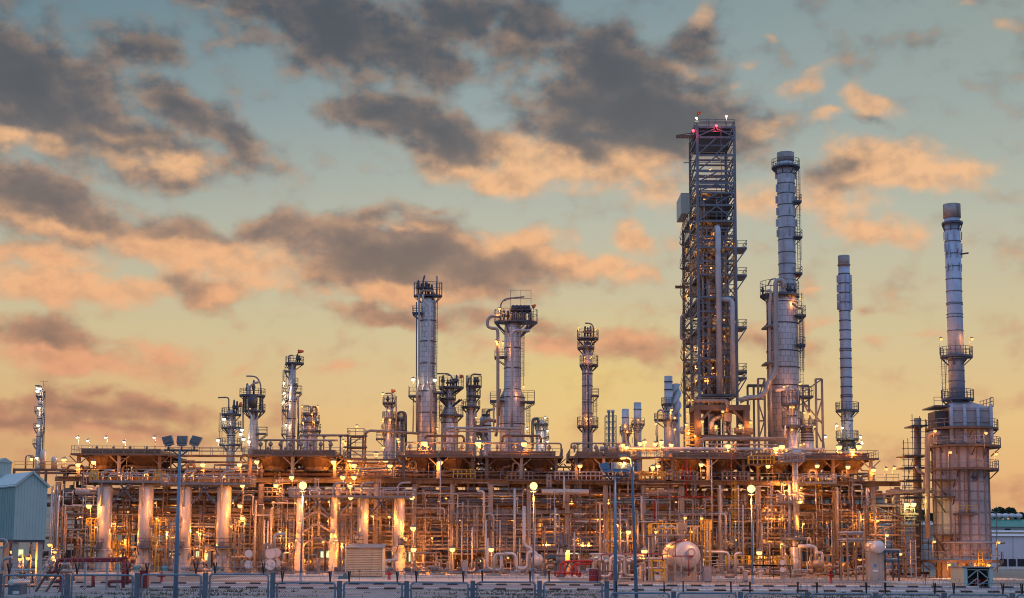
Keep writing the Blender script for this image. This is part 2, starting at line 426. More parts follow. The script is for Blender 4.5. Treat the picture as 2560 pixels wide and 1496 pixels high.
    def rail(self, pts, h=1.1, closed=False, step=1.6, r=0.035):
        pts = [Vector(p) for p in pts]
        if closed: pts = pts + [pts[0]]
        for z in (h, h * 0.55):
            for a, b in zip(pts, pts[1:]):
                self.beam(a + Vector((0, 0, z)), b + Vector((0, 0, z)), 2 * r)
        for a, b in zip(pts, pts[1:]):
            L = (b - a).length
            k = max(1, round(L / step))
            for i in range(k):
                q = a + (b - a) * (i / k)
                self.beam(q, q + Vector((0, 0, h)), 2 * r)
        self.beam(pts[-1], pts[-1] + Vector((0, 0, h)), 2 * r)
        return self
    def ladder(self, x, y, z0, z1, w=0.5, cage=True, face=-1, r=0.04):
        for s in (-1, 1):
            self.beam((x + s * w / 2, y, z0), (x + s * w / 2, y, z1), 2 * r)
        z = z0 + 0.4
        while z < z1:
            self.beam((x - w / 2, y, z), (x + w / 2, y, z), 0.05)
            z += 0.6
        if cage and z1 - z0 > 4:
            z = z0 + 2.4
            while z < z1:
                self.tube([(x + 0.42 * math.cos(a), y + face * (0.1 + 0.62 * math.sin(a)), z) for a in [PI * k / 6 for k in range(7)]], 0.03, 4)
                z += 1.2
            for k in (1, 3, 5):
                a = PI * k / 6
                q = (x + 0.42 * math.cos(a), y + face * (0.1 + 0.62 * math.sin(a)))
                self.beam((*q, z0 + 2.4), (*q, z1), 0.045)
        return self
    def grating(self, x0, x1, y0, y1, z, t=0.2):
        return self.box(x0, x1, y0, y1, z - t, z)
    def build(self, name, material, parent=None, origin=None):
        """link as one mesh object; vertices are given in world space"""
        if parent is not None:
            ch, q = parent, Vector((0, 0, 0))
            while ch is not None:
                q += ch.location; ch = ch.parent
            org, loc = q, Vector((0, 0, 0))
        else:
            if origin is None:
                xs = [p[0] for p in self.v]; ys = [p[1] for p in self.v]; zs = [p[2] for p in self.v]
                origin = ((min(xs) + max(xs)) / 2, (min(ys) + max(ys)) / 2, min(zs))
            org = loc = Vector(origin)
        ox, oy, oz = org
        me = bpy.data.meshes.new(name)
        me.from_pydata([(p[0] - ox, p[1] - oy, p[2] - oz) for p in self.v], [], self.f)
        me.polygons.foreach_set('use_smooth', self.s)
        if isinstance(material, str): material = MATS[material]
        me.materials.append(material)
        o = bpy.data.objects.new(name, me)
        C.objects.link(o)
        o.location = loc
        o.parent = parent
        return o

def thing(name, label, cat, loc, group=None):
    o = bpy.data.objects.new(name, None)
    C.objects.link(o)
    o.location = loc
    o.empty_display_size = 0.5
    return tag(o, label, cat, group)

def tag(o, label, cat, group=None):
    o['label'] = label
    o['category'] = cat
    if group: o['group'] = group
    return o

def structure(o, kind='structure'):
    o['kind'] = kind
    return o

# repeats: every member gets its own label by counting along the row it stands in
ROWS = {}
def row(o, cat, base, key, group, where='from left'):
    """base: what it is; key: number to sort by; where: how to count"""
    o['category'] = cat
    o['group'] = group
    ROWS.setdefault((base, where), []).append((key, o))
    return o
ORD = ['first', 'second', 'third', 'fourth', 'fifth', 'sixth', 'seventh', 'eighth', 'ninth', 'tenth', 'eleventh', 'twelfth', 'thirteenth', 'fourteenth', 'fifteenth', 'sixteenth', 'seventeenth', 'eighteenth',
       'nineteenth', 'twentieth']
def label_rows():
    for (base, where), lst in ROWS.items():
        lst.sort(key=lambda q: q[0])
        for k, (_, o) in enumerate(lst):
            if len(lst) == 1: o['label'] = base
            elif k < len(ORD): o['label'] = f'{base}, {ORD[k]} {where}'
            else:
                o['label'] = f'{base}, {k + 1}th {where}'

def zone(px):
    for lim, txt in ((130, 'beside the teal elevated building'), (300, 'near the leftmost white vessel'), (430, 'around the second white vessel'), (600, 'near third and fourth white vessels'),
                     (722, 'by the stacked round exchangers'), (862, 'at the slim braced vessels'), (1022, 'behind the beige louvred shed'), (1236, 'in bays right of beige shed'),
                     (1425, 'behind the white U-bend pipes'), (1606, 'behind the blue masts'), (1800, 'behind the big white drum'), (1965, 'by the right big lamp post'), (2110, 'near the tall riser column'),
                     (2262, 'behind the pier-borne drum')):
        if px < lim: return txt
    return 'beside the round furnace'

def X(px, py, Y): return P(px, py, Y).x
def Z(px, py, Y): return P(px, py, Y).z
# ------------------------------------------------------------------ ground, road, kerbs
def ground_mat(name, cols, rough=0.9, scale=(0.15, 1.2, 9.0)):
    m = bpy.data.materials.new(name)
    m.use_nodes = True
    T = NT(m.node_tree)
    b = T.n['Principled BSDF']
    oc = T.node('ShaderNodeTexCoord').outputs['Object']
    a = T.noise(oc, scale[0], 5, 0.6)
    f = T.noise(oc, scale[1], 5, 0.65)
    g = T.noise(oc, scale[2], 3, 0.6)
    c = T.mix(T.smooth(a, 0.4, 0.6), cols[0], cols[1])
    c = T.mix(T.m('MULTIPLY', T.smooth(f, 0.45, 0.68), 0.8), c, cols[2])
    c = T.mix(T.m('MULTIPLY', T.smooth(g, 0.42, 0.72), 0.55), c, cols[3])
    T.l.new(c, b.inputs['Base Color'])
    b.inputs['Roughness'].default_value = rough
    b.inputs['Specular IOR Level'].default_value = 0.25
    bp = T.node('ShaderNodeBump', {'Height': g, 'Strength': 0.5, 'Distance': 0.05})
    T.l.new(bp.outputs[0], b.inputs['Normal'])
    MATS[name] = m
ground_mat('yard_ground', [(0.24, 0.20, 0.16, 1), (0.30, 0.26, 0.21, 1), (0.15, 0.12, 0.09, 1), (0.36, 0.31, 0.25, 1)])
ground_mat('gravel_ground', [(0.25, 0.25, 0.24, 1), (0.34, 0.345, 0.35, 1), (0.12, 0.11, 0.045, 1), (0.48, 0.49, 0.50, 1)], scale=(0.11, 0.32, 1.4))
ground_mat('road_surface', [(0.25, 0.25, 0.27, 1), (0.29, 0.29, 0.31, 1), (0.20, 0.20, 0.21, 1), (0.33, 0.32, 0.33, 1)])
ground_mat('pad_concrete', [(0.46, 0.42, 0.37, 1), (0.50, 0.46, 0.40, 1), (0.38, 0.34, 0.30, 1), (0.54, 0.49, 0.43, 1)])
ground_mat('grass_green', [(0.045, 0.07, 0.02, 1), (0.07, 0.085, 0.025, 1), (0.10, 0.09, 0.035, 1), (0.035, 0.05, 0.015, 1)])

g = MB().add([(-3000, 20, 0), (3000, 20, 0), (3000, 6000, 0), (-3000, 6000, 0)], [(0, 1, 2, 3)]).build('ground', 'yard_ground', origin=(0, 200, 0))
structure(g)
g = MB().add([(-110, 40, .004), (110, 40, .004), (110, 141, .004), (-110, 141, .004)], [(0, 1, 2, 3)]).build('gravel_verge', 'gravel_ground', origin=(0, 100, 0))
structure(g)
g = MB().add([(-200, 143.6, .008), (200, 146.6, .008), (200, 168, .008), (-200, 154, .008)], [(0, 1, 2, 3)]).build('road', 'road_surface', origin=(0, 150, 0))
structure(g)
# black and white kerb, one block after the other along each edge of the road
km = bpy.data.materials.new('kerb_paint')
km.use_nodes = True
T = NT(km.node_tree)
oc = T.node('ShaderNodeTexCoord').outputs['Object']
kx = T.node('ShaderNodeSeparateXYZ', {0: oc}).outputs[0]
fr = T.m('FRACT', T.m('MULTIPLY', kx, 1 / 2.6))
nn = T.noise(oc, 2.0, 4, 0.6)
wh = T.mix(T.m('MULTIPLY', nn, 0.6), (0.78, 0.75, 0.71, 1), (0.36, 0.33, 0.30, 1))
T.l.new(T.mix(T.m('GREATER_THAN', fr, 0.56), wh, (0.035, 0.034, 0.032, 1)), T.n['Principled BSDF'].inputs['Base Color'])
T.n['Principled BSDF'].inputs['Roughness'].default_value = 0.8
MATS['kerb_paint'] = km
def kerb(a, b, w=0.45, h=0.17):
    m = MB()
    a, b = Vector(a), Vector(b)
    n = int((b - a).length / 1.3)
    for i in range(n):
        p, q = a + (b - a) * (i / n), a + (b - a) * ((i + 0.975) / n)
        m.add([(p.x, p.y, 0), (q.x, q.y, 0), (q.x, q.y + w, 0), (p.x, p.y + w, 0), (p.x, p.y, h - .04), (q.x, q.y, h - .04), (q.x, q.y + w, h), (p.x, p.y + w, h)],
              [(4, 5, 6, 7), (0, 1, 5, 4), (1, 2, 6, 5), (2, 3, 7, 6), (3, 0, 4, 7)])
    structure(m.build('kerb', 'kerb_paint'))
kerb((-110, 142.1, 0), (130, 144.9, 0))
kerb((-110, 157.0, 0), (130, 166.5, 0))
# pale concrete pads inside the plant
def pad(px0, px1, y0, y1, z=0.012, name='concrete_pad'):
    x0, x1 = X(px0, 1440, (y0 + y1) / 2), X(px1, 1440, (y0 + y1) / 2)
    structure(MB().add([(x0, y0, z), (x1, y0, z), (x1, y1, z), (x0, y1, z)], [(0, 1, 2, 3)]).build(name, 'pad_concrete'))
pad(130, 1900, 205, 262)
pad(2206, 2400, 180, 200, 0.016)
pad(2290, 2530, 206, 240, 0.02)
pad(560, 1400, 178, 201, 0.012)

# grass tufts on the verge: nobody could count them
gm_ = MB()
for i in range(5200):
    x, y = rnd.uniform(-44, 46), rnd.uniform(112, 141)
    if math.sin(x * 0.23 + 1.3) + math.sin(y * 0.6 + x * 0.11) < rnd.uniform(-0.2, 1.6): continue
    for k in range(3):
        a = rnd.uniform(0, 2 * PI); h = rnd.uniform(.08, .24); w = .05
        bx, by = x + rnd.uniform(-.25, .25), y + rnd.uniform(-.25, .25)
        gm_.add([(bx - w * math.cos(a), by - w * math.sin(a), 0), (bx + w * math.cos(a), by + w * math.sin(a), 0), (bx + rnd.uniform(-.12, .12), by + rnd.uniform(-.12, .12), h)], [(0, 1, 2)])
g = gm_.build('grass', 'grass_green')
g['kind'] = 'stuff'

# ------------------------------------------------------------------ the long concrete pipe rack
RF, RB = 236.0, 250.0
ZT, ZM = 14.7, 9.9
COLPX = [145] + [1036 + 95.5 * k for k in range(-8, 13)] + [2243]
COLX = [X(p, 1240, RF) for p in COLPX]
XL, XR = COLX[0], COLX[-1]
rack = thing('pipe_rack', 'long weathered concrete frame carrying tiers of pipes across the whole plant', 'pipe rack', ((XL + XR) / 2, RF, 0))
for i, x in enumerate(COLX):
    for yy in (RF, RB):
        m = MB()
        m.box(x - .36, x + .36, yy - .36, yy + .36, 0, ZT - .85)
        m.box(x - .5, x + .5, yy - .5, yy + .5, 0, .6)
        m.build('column', 'concrete', rack)
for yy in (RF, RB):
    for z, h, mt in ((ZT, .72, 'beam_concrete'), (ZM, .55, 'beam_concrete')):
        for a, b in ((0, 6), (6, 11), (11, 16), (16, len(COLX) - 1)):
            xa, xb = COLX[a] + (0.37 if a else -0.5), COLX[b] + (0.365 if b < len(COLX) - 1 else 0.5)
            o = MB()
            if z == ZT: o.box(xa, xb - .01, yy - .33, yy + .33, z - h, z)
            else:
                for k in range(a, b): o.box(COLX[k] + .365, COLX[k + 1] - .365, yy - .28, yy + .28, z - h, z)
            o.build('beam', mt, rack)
for x in COLX[1:-1]:
    m = MB()
    for z, h in ((ZT - .003, .7), (ZM - .003, .55)):
        m.box(x - .25, x + .25, RF + .37, RB - .37, z - h, z)
    m.build('crossbeam', 'concrete', rack)
# lighter steel members between the concrete columns
for z, yy, w in ((8.15, RF - .1, .24), (7.3, RF + .1, .2), (5.95, RF - .1, .26), (5.1, RF + .1, .16), (3.95, RF - .1, .26), (11.6, RF + .1, .2), (5.95, RB, .26), (3.95, RB, .26), (8.1, RB, .24)):
    m = MB()
    k0, k1 = rnd.choice([0, 0, 2, 5]), len(COLX) - 1 - rnd.choice([0, 0, 3, 6])
    ys = yy + (.5 if yy < RB - 1 else -.5)
    m.box(COLX[k0], COLX[k1], ys - .1, ys + .1, z - w, z)
    m.build('girt', rnd.choice(['brown_steel', 'grey_steel', 'pipe_tan']), rack)
# chevron bracing in some bays
for k in (6, 7, 13, 14, 19, 20):
    m = MB()
    xm = (COLX[k] + COLX[k + 1]) / 2
    for z0, z1 in ((3.95, 5.9), (6.0, 8.1)):
        m.beam((COLX[k] + .3, RF - .25, z0), (xm, RF - .25, z1), .2)
        m.beam((COLX[k + 1] - .3, RF - .25, z0), (xm, RF - .25, z1), .2)
    m.build('brace', 'grey_steel', rack)
# the floor on top of the concrete frame: gratings with railing
m = MB()
for k in range(len(COLX) - 1):
    m.box(COLX[k] + .02, COLX[k + 1] - .02, RF - 1.3, RF - .36, ZT - .12, ZT + .004)
    if k % 2 == 0: m.box(COLX[k] + .3, COLX[k + 1] - .3, RF + .4, RB - .4, ZT - .1, ZT + .006)
fl = m.build('floor', 'brown_steel', rack)
m = MB()
for k in range(len(COLX) - 1):
    if k not in (5, 6): m.rail([(COLX[k], RF - 1.25, ZT), (COLX[k + 1], RF - 1.25, ZT)], 1.1, r=.03)
m.build('railing', 'grey_steel', fl)

# pipes lying in the rack, each a thing of its own
def rack_pipe(x0, x1, y, z, r, mt, tier, ends=True):
    m = MB()
    pts = [(x0, y, z), (x1, y, z)]
    if ends and rnd.random() < .6: pts.insert(0, (x0, y, z + rnd.choice([-1.1, 1.0])))
    if ends and rnd.random() < .6: pts.append((x1, y, z + rnd.choice([-1.2, 1.0, .8])))
    m.tube(pts, r, 8, bend=r * 2.5)
    x = x0 + 3
    while x < x1 - 1:            # flanges
        m.tube([(x - .05, y, z), (x + .05, y, z)], r * 1.35, 8)
        x += rnd.uniform(9, 30)
    o = m.build('process_pipe', mt)
    row(o, 'pipe', f'{ {"pipe_rust": "rusty", "pipe_tan": "tan", "pipe_grey": "grey", "pipe_white": "pale"}[mt] } process pipe on {tier} of the rack', y * 1000 - z, f'pipes on {tier} of the rack', 'from front')
tiers = [(10.35, 'the upper tier', 9, (.16, .40)), (12.2, 'the top hangers', 7, (.2, .45)), (8.35, 'the second steel tier', 7, (.1, .26)), (6.15, 'the middle tier', 8, (.1, .3)), (4.15, 'the lowest tier', 8, (.1, .28))]
for z, tier, n, (r0, r1) in tiers:
    for k in range(n):
        y = RF + 1.0 + (RB - RF - 2.0) * k / (n - 1)
        r = rnd.uniform(r0, r1)
        a = XL + rnd.choice([0, 0, rnd.uniform(0, 40)])
        b = XR - rnd.choice([0, 0, rnd.uniform(0, 50)])
        rack_pipe(a, b, y, z + r + rnd.uniform(0, .15), r, rnd.choice(['pipe_rust', 'pipe_rust', 'pipe_tan', 'pipe_grey']), tier)
# those that show well in the photograph
def hpipe(px0, px1, py, Y, rpx, mt, label, end0=0, end1=0, posts=0, zfoot=None):
    a, b = P(px0, py, Y), P(px1, py, Y)
    b.z = a.z = (a.z + b.z) / 2
    r = Wm(rpx, Y)
    pts = [a, b]
    if end0: pts.insert(0, a + Vector((0, 0, end0)))
    if end1: pts.append(b + Vector((0, 0, end1)))
    m = MB().tube(pts, r, 10, bend=r * 3)
    for k in range(1, 1 + int((b.x - a.x) / 6)):
        q = a.lerp(b, k / (1 + int((b.x - a.x) / 6)))
        m.tube([q - Vector((.06, 0, 0)), q + Vector((.06, 0, 0))], r * 1.3, 10)
    o = m.build('process_pipe', mt)
    tag(o, label, 'pipe')
    return o, a, b
hpipe(190, 300, 1229, 234.6, 9, 'pipe_white', 'fat pale pipe end behind top of leftmost white vessel')
hpipe(1354, 1472, 1229, 233.8, 6.5, 'pipe_white', 'short fat pale capped pipe right of the middle starry lamp')
hpipe(1408, 1460, 1286, 234.2, 3, 'pipe_white', 'short pale pipe stub on lower tier, upper of two')
hpipe(1432, 1502, 1304, 234.2, 2.5, 'pipe_white', 'short pale pipe stub on lower tier, lower of two')
hpipe(2215, 2330, 1229, 232, 3.5, 'pipe_tan', 'tan pipe bridging from rack end to scaffolded furnace duct')
hpipe(2205, 2300, 1236, 231, 2.5, 'pipe_tan', 'thinner tan pipe bridging to furnace below its twin')
hpipe(150, 640, 1232, 239.5, 6, 'pipe_rust', 'thick rust brown pipe under top deck, left length')
hpipe(660, 1340, 1231, 239.5, 6, 'pipe_rust', 'thick rust brown pipe under top deck, middle length')
hpipe(1390, 2190, 1233, 239.5, 6, 'pipe_rust', 'thick rust brown pipe under top deck, right length')
hpipe(660, 1030, 1285, 235.2, 3.4, 'pipe_tan', 'tan pipe just below second concrete beam, behind braced vessels')
hpipe(1420, 2170, 1288, 235.2, 2.8, 'pipe_tan', 'tan pipe just below second concrete beam, right half')
hpipe(155, 640, 1286, 235.2, 2.8, 'pipe_tan', 'tan pipe just below second concrete beam, left half')

# ------------------------------------------------------------------ air coolers on top of the rack
ZD = 18.35
def cooler(px0, px1, nh, label):
    x0, x1 = X(px0, 1142, RF), X(px1, 1142, RF)
    t = thing('air_cooler', label, 'air cooler', ((x0 + x1) / 2, RF, ZT), 'air coolers on top of the rack')
    m = MB()
    m.box(x0, x1, RF - .9, RF + .5, ZD - .3, ZD)
    m.box(x0, x1, RB - .5, RB + .6, ZD - .3, ZD)
    m.box(x0, x0 + .9, RF + .51, RB - .51, ZD - .25, ZD - .01)
    m.box(x1 - .9, x1, RF + .51, RB - .51, ZD - .25, ZD - .01)
    d = m.build('walkway', 'brown_steel', t)
    m = MB()
    m.rail([(x0 + .1, RB + .5, ZD), (x0 + .1, RF - .85, ZD), (x1 - .1, RF - .85, ZD), (x1 - .1, RB + .5, ZD)], 1.15, r=.035)
    m.build('railing', 'grey_steel', d)
    w = (x1 - x0 - 2.2) / nh
    for k in range(nh):
        a = x0 + 1.1 + w * k
        b = MB()
        b.box(a + .1, a + w - .1, RF + .7, RB - .7, ZD - .05, ZD + .75)
        b.box(a + .02, a + w - .02, RF + .6, RF + .72, ZD + .35, ZD + .50)
        b.box(a + .02, a + w - .02, RF + .55, RF + .7, ZD + .70, ZD + .86)
        for q in range(int(w / .9)):
            b.box(a + .3 + q * .9, a + .38 + q * .9, RF + .62, RF + .7, ZD, ZD + .7)
        b.build('tube_bundle', 'bundle_steel', t)
        rr = min(w / 2 - .06, 3.3)
        for yy in (RF + 3.6, RB - 3.6):
            h = MB()
            h.lathe(a + w / 2, yy, [(rr * .60, ZD - 2.35), (rr * .60, ZD - 1.75), (rr, ZD - .55), (rr, ZD - .31)], 16, smooth=False)
            for q in range(16):
                ca, sa = math.cos(2 * PI * q / 16), math.sin(2 * PI * q / 16)
                h.beam((a + w / 2 + (rr * .6 + .02) * ca, yy + (rr * .6 + .02) * sa, ZD - 1.75), (a + w / 2 + (rr + .02) * ca, yy + (rr + .02) * sa, ZD - .55), .09)
            hd = h.build('fan_hood', 'hood_steel', t)
            f = MB()
            f.lathe(a + w / 2, yy, [(rr * .66, ZD - 2.45), (rr * .66, ZD - 2.26)], 20)
            f.lathe(a + w / 2, yy, [(.35, ZD - 3.2), (.35, ZD - 2.46)], 10)
            f.box(a + w / 2 - rr * .6, a + w / 2 + rr * .6, yy - .1, yy + .1, ZD - 3.3, ZD - 3.15)
            f.build('fan_drive', 'dark_steel', hd)
    n = nh + 1
    for k in range(n):
        xx = x0 + 1.1 + w * k
        xx = min(max(xx, x0 + .5), x1 - .5)
        for yy in (RF, RB):
            m = MB()
            m.box(xx - .24, xx + .24, yy - .24, yy + .24, ZT, ZD - .31)
            m.box(xx - .4, xx + .4, yy - .3, yy + .3, ZT, ZT + .2)
            m.beam((xx, yy, ZT + 1.9), (xx - 1.5, yy, ZD - .35), .16)
            m.beam((xx, yy, ZT + 1.9), (xx + 1.5, yy, ZD - .35), .16)
            m.build('leg', 'concrete' if k % 2 else 'brown_steel', t)
    # nozzles and return bends on the bundle
    for k in range(nh * 2):
        xx = x0 + 2.2 + (x1 - x0 - 4.4) * (k + .5) / (nh * 2)
        m = MB()
        m.tube([(xx, RF + 1.3, ZD + .75), (xx, RF + 1.3, ZD + 1.35)], .16, 8)
        m.tube([(xx, RF + 1.3, ZD + 1.0), (xx, RF + 1.3, ZD + 1.14)], .26, 8)
        m.build('nozzle', 'pipe_tan', t)
    return t
cooler(180, 417, 2, 'brown air cooler at the far left end above the first white vessels')
cooler(609, 855, 2, 'brown air cooler with row of valve bonnets, left of the gap')
cooler(992, 1200, 2, 'brown air cooler in front of the tall cone-based column')
cooler(1200, 1408, 2, 'brown air cooler under the fat column with bent overhead pipe')
cooler(1423, 1596, 2, 'short brown air cooler below the slim lit column')
cooler(1664, 1876, 2, 'brown air cooler in front of the lattice tower')
cooler(1876, 2194, 3, 'longest brown air cooler, at right end beneath numbered stack')
def walkway(px0, px1, z, y0, y1, label, mt='brown_steel', legs=True):
    x0, x1 = X(px0, 1142, RF), X(px1, 1142, RF)
    t = thing('walkway', label, 'walkway', ((x0 + x1) / 2, y0, z))
    MB().box(x0, x1, y0, y1, z - .25, z).build('deck', mt, t)
    MB().rail([(x0, y0 + .05, z), (x1, y0 + .05, z)], 1.15).rail([(x0, y1 - .05, z), (x1, y1 - .05, z)], 1.15).build('railing', 'grey_steel', t)
    if legs:
        k = max(2, int((x1 - x0) / 5))
        for i in range(k):
            xx = x0 + .4 + (x1 - x0 - .8) * i / (k - 1)
            MB().beam((xx, (y0 + y1) / 2, ZT), (xx, (y0 + y1) / 2, z - .25), .22).build('leg', 'brown_steel', t)
walkway(419, 607, ZD - .1, RF - .4, RF + 1.6, 'railed walkway joining the two left air coolers')
walkway(857, 990, ZD - .5, RF + .5, RF + 2.4, 'railed walkway across the gap between air coolers')
walkway(1598, 1662, ZD + .0, RF - .6, RF + 2.2, 'short yellow-lit walkway between air coolers', 'brown_steel')

# header pipes on posts above the coolers
def header(px0, px1, py, Y, rpx, mt, label, zfoot, npost=4, valves=0, ends=(0, 0)):
    a, b = P(px0, py, Y), P(px1, py, Y)
    z = (a.z + b.z) / 2
    r = Wm(rpx, Y)
    t = thing('header_pipe', label, 'pipe', ((a.x + b.x) / 2, Y, zfoot))
    pts = [(a.x, Y, z), (b.x, Y, z)]
    if ends[0]: pts.insert(0, (a.x, Y, z + ends[0]))
    if ends[1]: pts.append((b.x, Y, z + ends[1]))
    MB().tube(pts, r, 10, bend=r * 3).build('run', mt, t)
    for k in range(npost):
        xx = a.x + (b.x - a.x) * (k + .5) / npost
        MB().beam((xx, Y, zfoot), (xx, Y, z - r), .22).beam((xx - .3, Y, z - r - .06), (xx + .3, Y, z - r - .06), .12).build('post', 'grey_steel', t)
    for k in range(valves):
        xx = a.x + (b.x - a.x) * (k + .3) / valves
        m = MB()
        m.tube([(xx, Y - .3, zfoot), (xx, Y - .3, z - .9)], .14, 8)
        m.lathe(xx, Y - .3, [(.18, z - 1.0), (.34, z - .85), (.36, z - .55), (.2, z - .35), (.1, z - .2)], 10)
        m.build('valve', 'pipe_tan', t)
    return t
header(645, 845, 1101, RF + 2.5, 2.4, 'pipe_tan', 'tan header pipe over a row of eight bonnet valves', ZD + .75, 5, 8)
header(1013, 1403, 1108, RF + 1.5, 2.2, 'pipe_tan', 'long tan header pipe carrying three starry lamps', ZD + .75, 5, 9, (-1.6, -1.6))
header(1112, 1305, 1071, RF + 3, 3.4, 'pipe_grey', 'raised grey header pipe on tall posts before the columns', ZD + .75, 3, 0, (-3.2, 0))
header(1112, 1304, 1079, RF + 2.2, 2.0, 'pipe_tan', 'thin rail pipe right below the raised grey header', ZD + .75, 3, 0)
header(1063, 1160, 1090, RF + 2, 3, 'pipe_rust', 'rusty looped pipe at foot of tall cone-based column', ZD + .75, 2, 0, (-1.2, -1.2))
header(1256, 1352, 1090, RF + 2, 3, 'pipe_rust', 'rusty looped pipe at foot of fat column', ZD + .75, 2, 0, (-1.2, -1.2))
header(1428, 1562, 1109, RF + 2, 2.2, 'pipe_tan', 'tan header pipe over short cooler below the slim column', ZD + .75, 4, 5, (-.8, 0))
header(1500, 1650, 1123, RF + 6, 6, 'pipe_grey', 'thick grey-green pipe lying left of the lattice tower', ZD, 3)
header(1652, 2060, 1124, RF + 3, 5, 'pipe_white', 'thick pale pipe lying along the right-hand coolers', ZD + .3, 8)
header(1752, 1968, 1098, RF + 5, 5.5, 'pipe_tan', 'thick tan transfer pipe below the lattice tower', ZD + .7, 4, 0, (-2.0, 0))
header(1766, 1960, 1112, RF + 1.8, 2.2, 'pipe_tan', 'thin tan lamp-carrying rail pipe before the lattice tower', ZD + .75, 4)
header(748, 872, 1089, RF + 8, 3, 'pipe_tan', 'tan pipe running left from the braced stair tower', ZD, 3, 0, (-1.2, 0))
t = tag(MB().tube([P(912, 1088, RF + 8), P(918, 1080, RF + 8), P(926, 1077, RF + 8), P(1045, 1084, RF + 12)], .22, 10).build('process_pipe', 'pipe_tan'), 'tan pipe rising to the right from the braced stair tower', 'pipe')
# stair tower in the gap between the coolers
def frame_tower(px0, px1, pyt, Y, depth, zb, levels, label, mt='brown_steel', name='stair_tower', cw=.28, brace=True):
    x0, x1 = X(px0, pyt, Y), X(px1, pyt, Y)
    zt = Z((px0 + px1) / 2, pyt, Y)
    t = thing(name, label, name.replace('_', ' '), ((x0 + x1) / 2, Y, zb))
    for xx in (x0, x1):
        for yy in (Y, Y + depth):
            MB().beam((xx, yy, zb), (xx, yy, zt), cw).build('column', mt, t)
    for k in range(levels):
        z = zb + (zt - zb) * (k + 1) / levels - .06
        f = MB().box(x0 + cw / 2, x1 - cw / 2, Y, Y + depth, z - .15, z).box(x0 - .7, x1 + .7, Y - .25, Y - .15, z - .25, z + .004).build('floor', mt, t)
        if k < levels - 1 or True:
            MB().rail([(x0 - .1, Y + depth, z), (x0 - .1, Y - .2, z), (x1 + .1, Y - .2, z), (x1 + .1, Y + depth, z)], 1.1).build('railing', 'grey_steel', f)
        if brace:
            z0 = zb + (zt - zb) * k / levels
            s = 1 if k % 2 else -1
            MB().beam((x0 if s > 0 else x1, Y, z0), (x1 if s > 0 else x0, Y, z - .15), .14).build('brace', mt, t)
    return t, x0, x1, zt
frame_tower(870, 908, 1088, RF + 5, 4, ZT, 4, 'brown steel stair tower rising in the gap between air coolers')

# pipes and nozzle stands crowding the floor between the rack and the coolers
for z, n in ((15.2, 5), (16.1, 4), (17.2, 3)):
    for k in range(n):
        a = rnd.uniform(XL, XL + 60); b = rnd.uniform(XR - 70, XR)
        rack_pipe(a, b, RF + 1.5 + (RB - RF - 3) * (k + .5) / n, z + rnd.uniform(-.2, .2), rnd.uniform(.12, .34), rnd.choice(['pipe_rust', 'pipe_tan', 'pipe_rust']), 'the cooler floor')
for i in range(95):
    px = 170 + i * 21.3 + rnd.uniform(-6, 6)
    Yk = RF + rnd.uniform(.3, 12); x = X(px, 1180, Yk); r = rnd.choice([.08, .12, .18, .24]); h = rnd.uniform(1.0, 3.2); w = rnd.choice([-1, 1]) * rnd.uniform(.6, 2.4)
    m = MB().tube([(x, Yk, ZT), (x, Yk, ZT + h), (x + w, Yk, ZT + h), (x + w, Yk, ZT + h * rnd.choice([0, .4, 1.2]))], r, 7, bend=r * 3)
    m.lathe(x, Yk, [(r, ZT + h * .3), (r * 2, ZT + h * .36), (r * 2, ZT + h * .5), (r, ZT + h * .56)], 8)
    mt = rnd.choice(['pipe_tan', 'pipe_rust', 'pipe_grey', 'red_paint' if i % 6 == 0 else 'pipe_tan'])
    row(m.build('pipe_loop', mt), 'pipe', f'{ {"pipe_rust": "rusty", "pipe_tan": "tan", "pipe_grey": "grey", "red_paint": "red"}[mt] } pipe loop under the air coolers', px, 'pipe loops under the air coolers')
for k in range(len(COLX) - 1):
    if k in (6, 7, 8): continue
    t = thing('cable_tray', 'x', 'cable tray', ((COLX[k] + COLX[k + 1]) / 2, RB - 1, 16.4))
    MB().box(COLX[k] + .3, COLX[k + 1] - .3, RB - 1.4, RB - .6, 16.35, 16.5).box(COLX[k] + .3, COLX[k + 1] - .3, RB - 1.45, RB - 1.4, 16.35, 16.75).build('tray', 'brown_steel', t)
    for xx in (COLX[k] + .6, COLX[k + 1] - .6): MB().box(xx - .08, xx + .08, RB - 1.1, RB - .9, ZT, 16.35).build('leg', 'brown_steel', t)
    row(t, 'cable tray', 'brown cable tray at back of the cooler floor', COLX[k], 'cable trays under the air coolers')
# ------------------------------------------------------------------ columns, stacks and vessels behind the rack
def oval(cx, cy, a, b, z, n=20):
    return [(cx + a * math.cos(2 * PI * k / n), cy + b * math.sin(2 * PI * k / n), z) for k in range(n)]

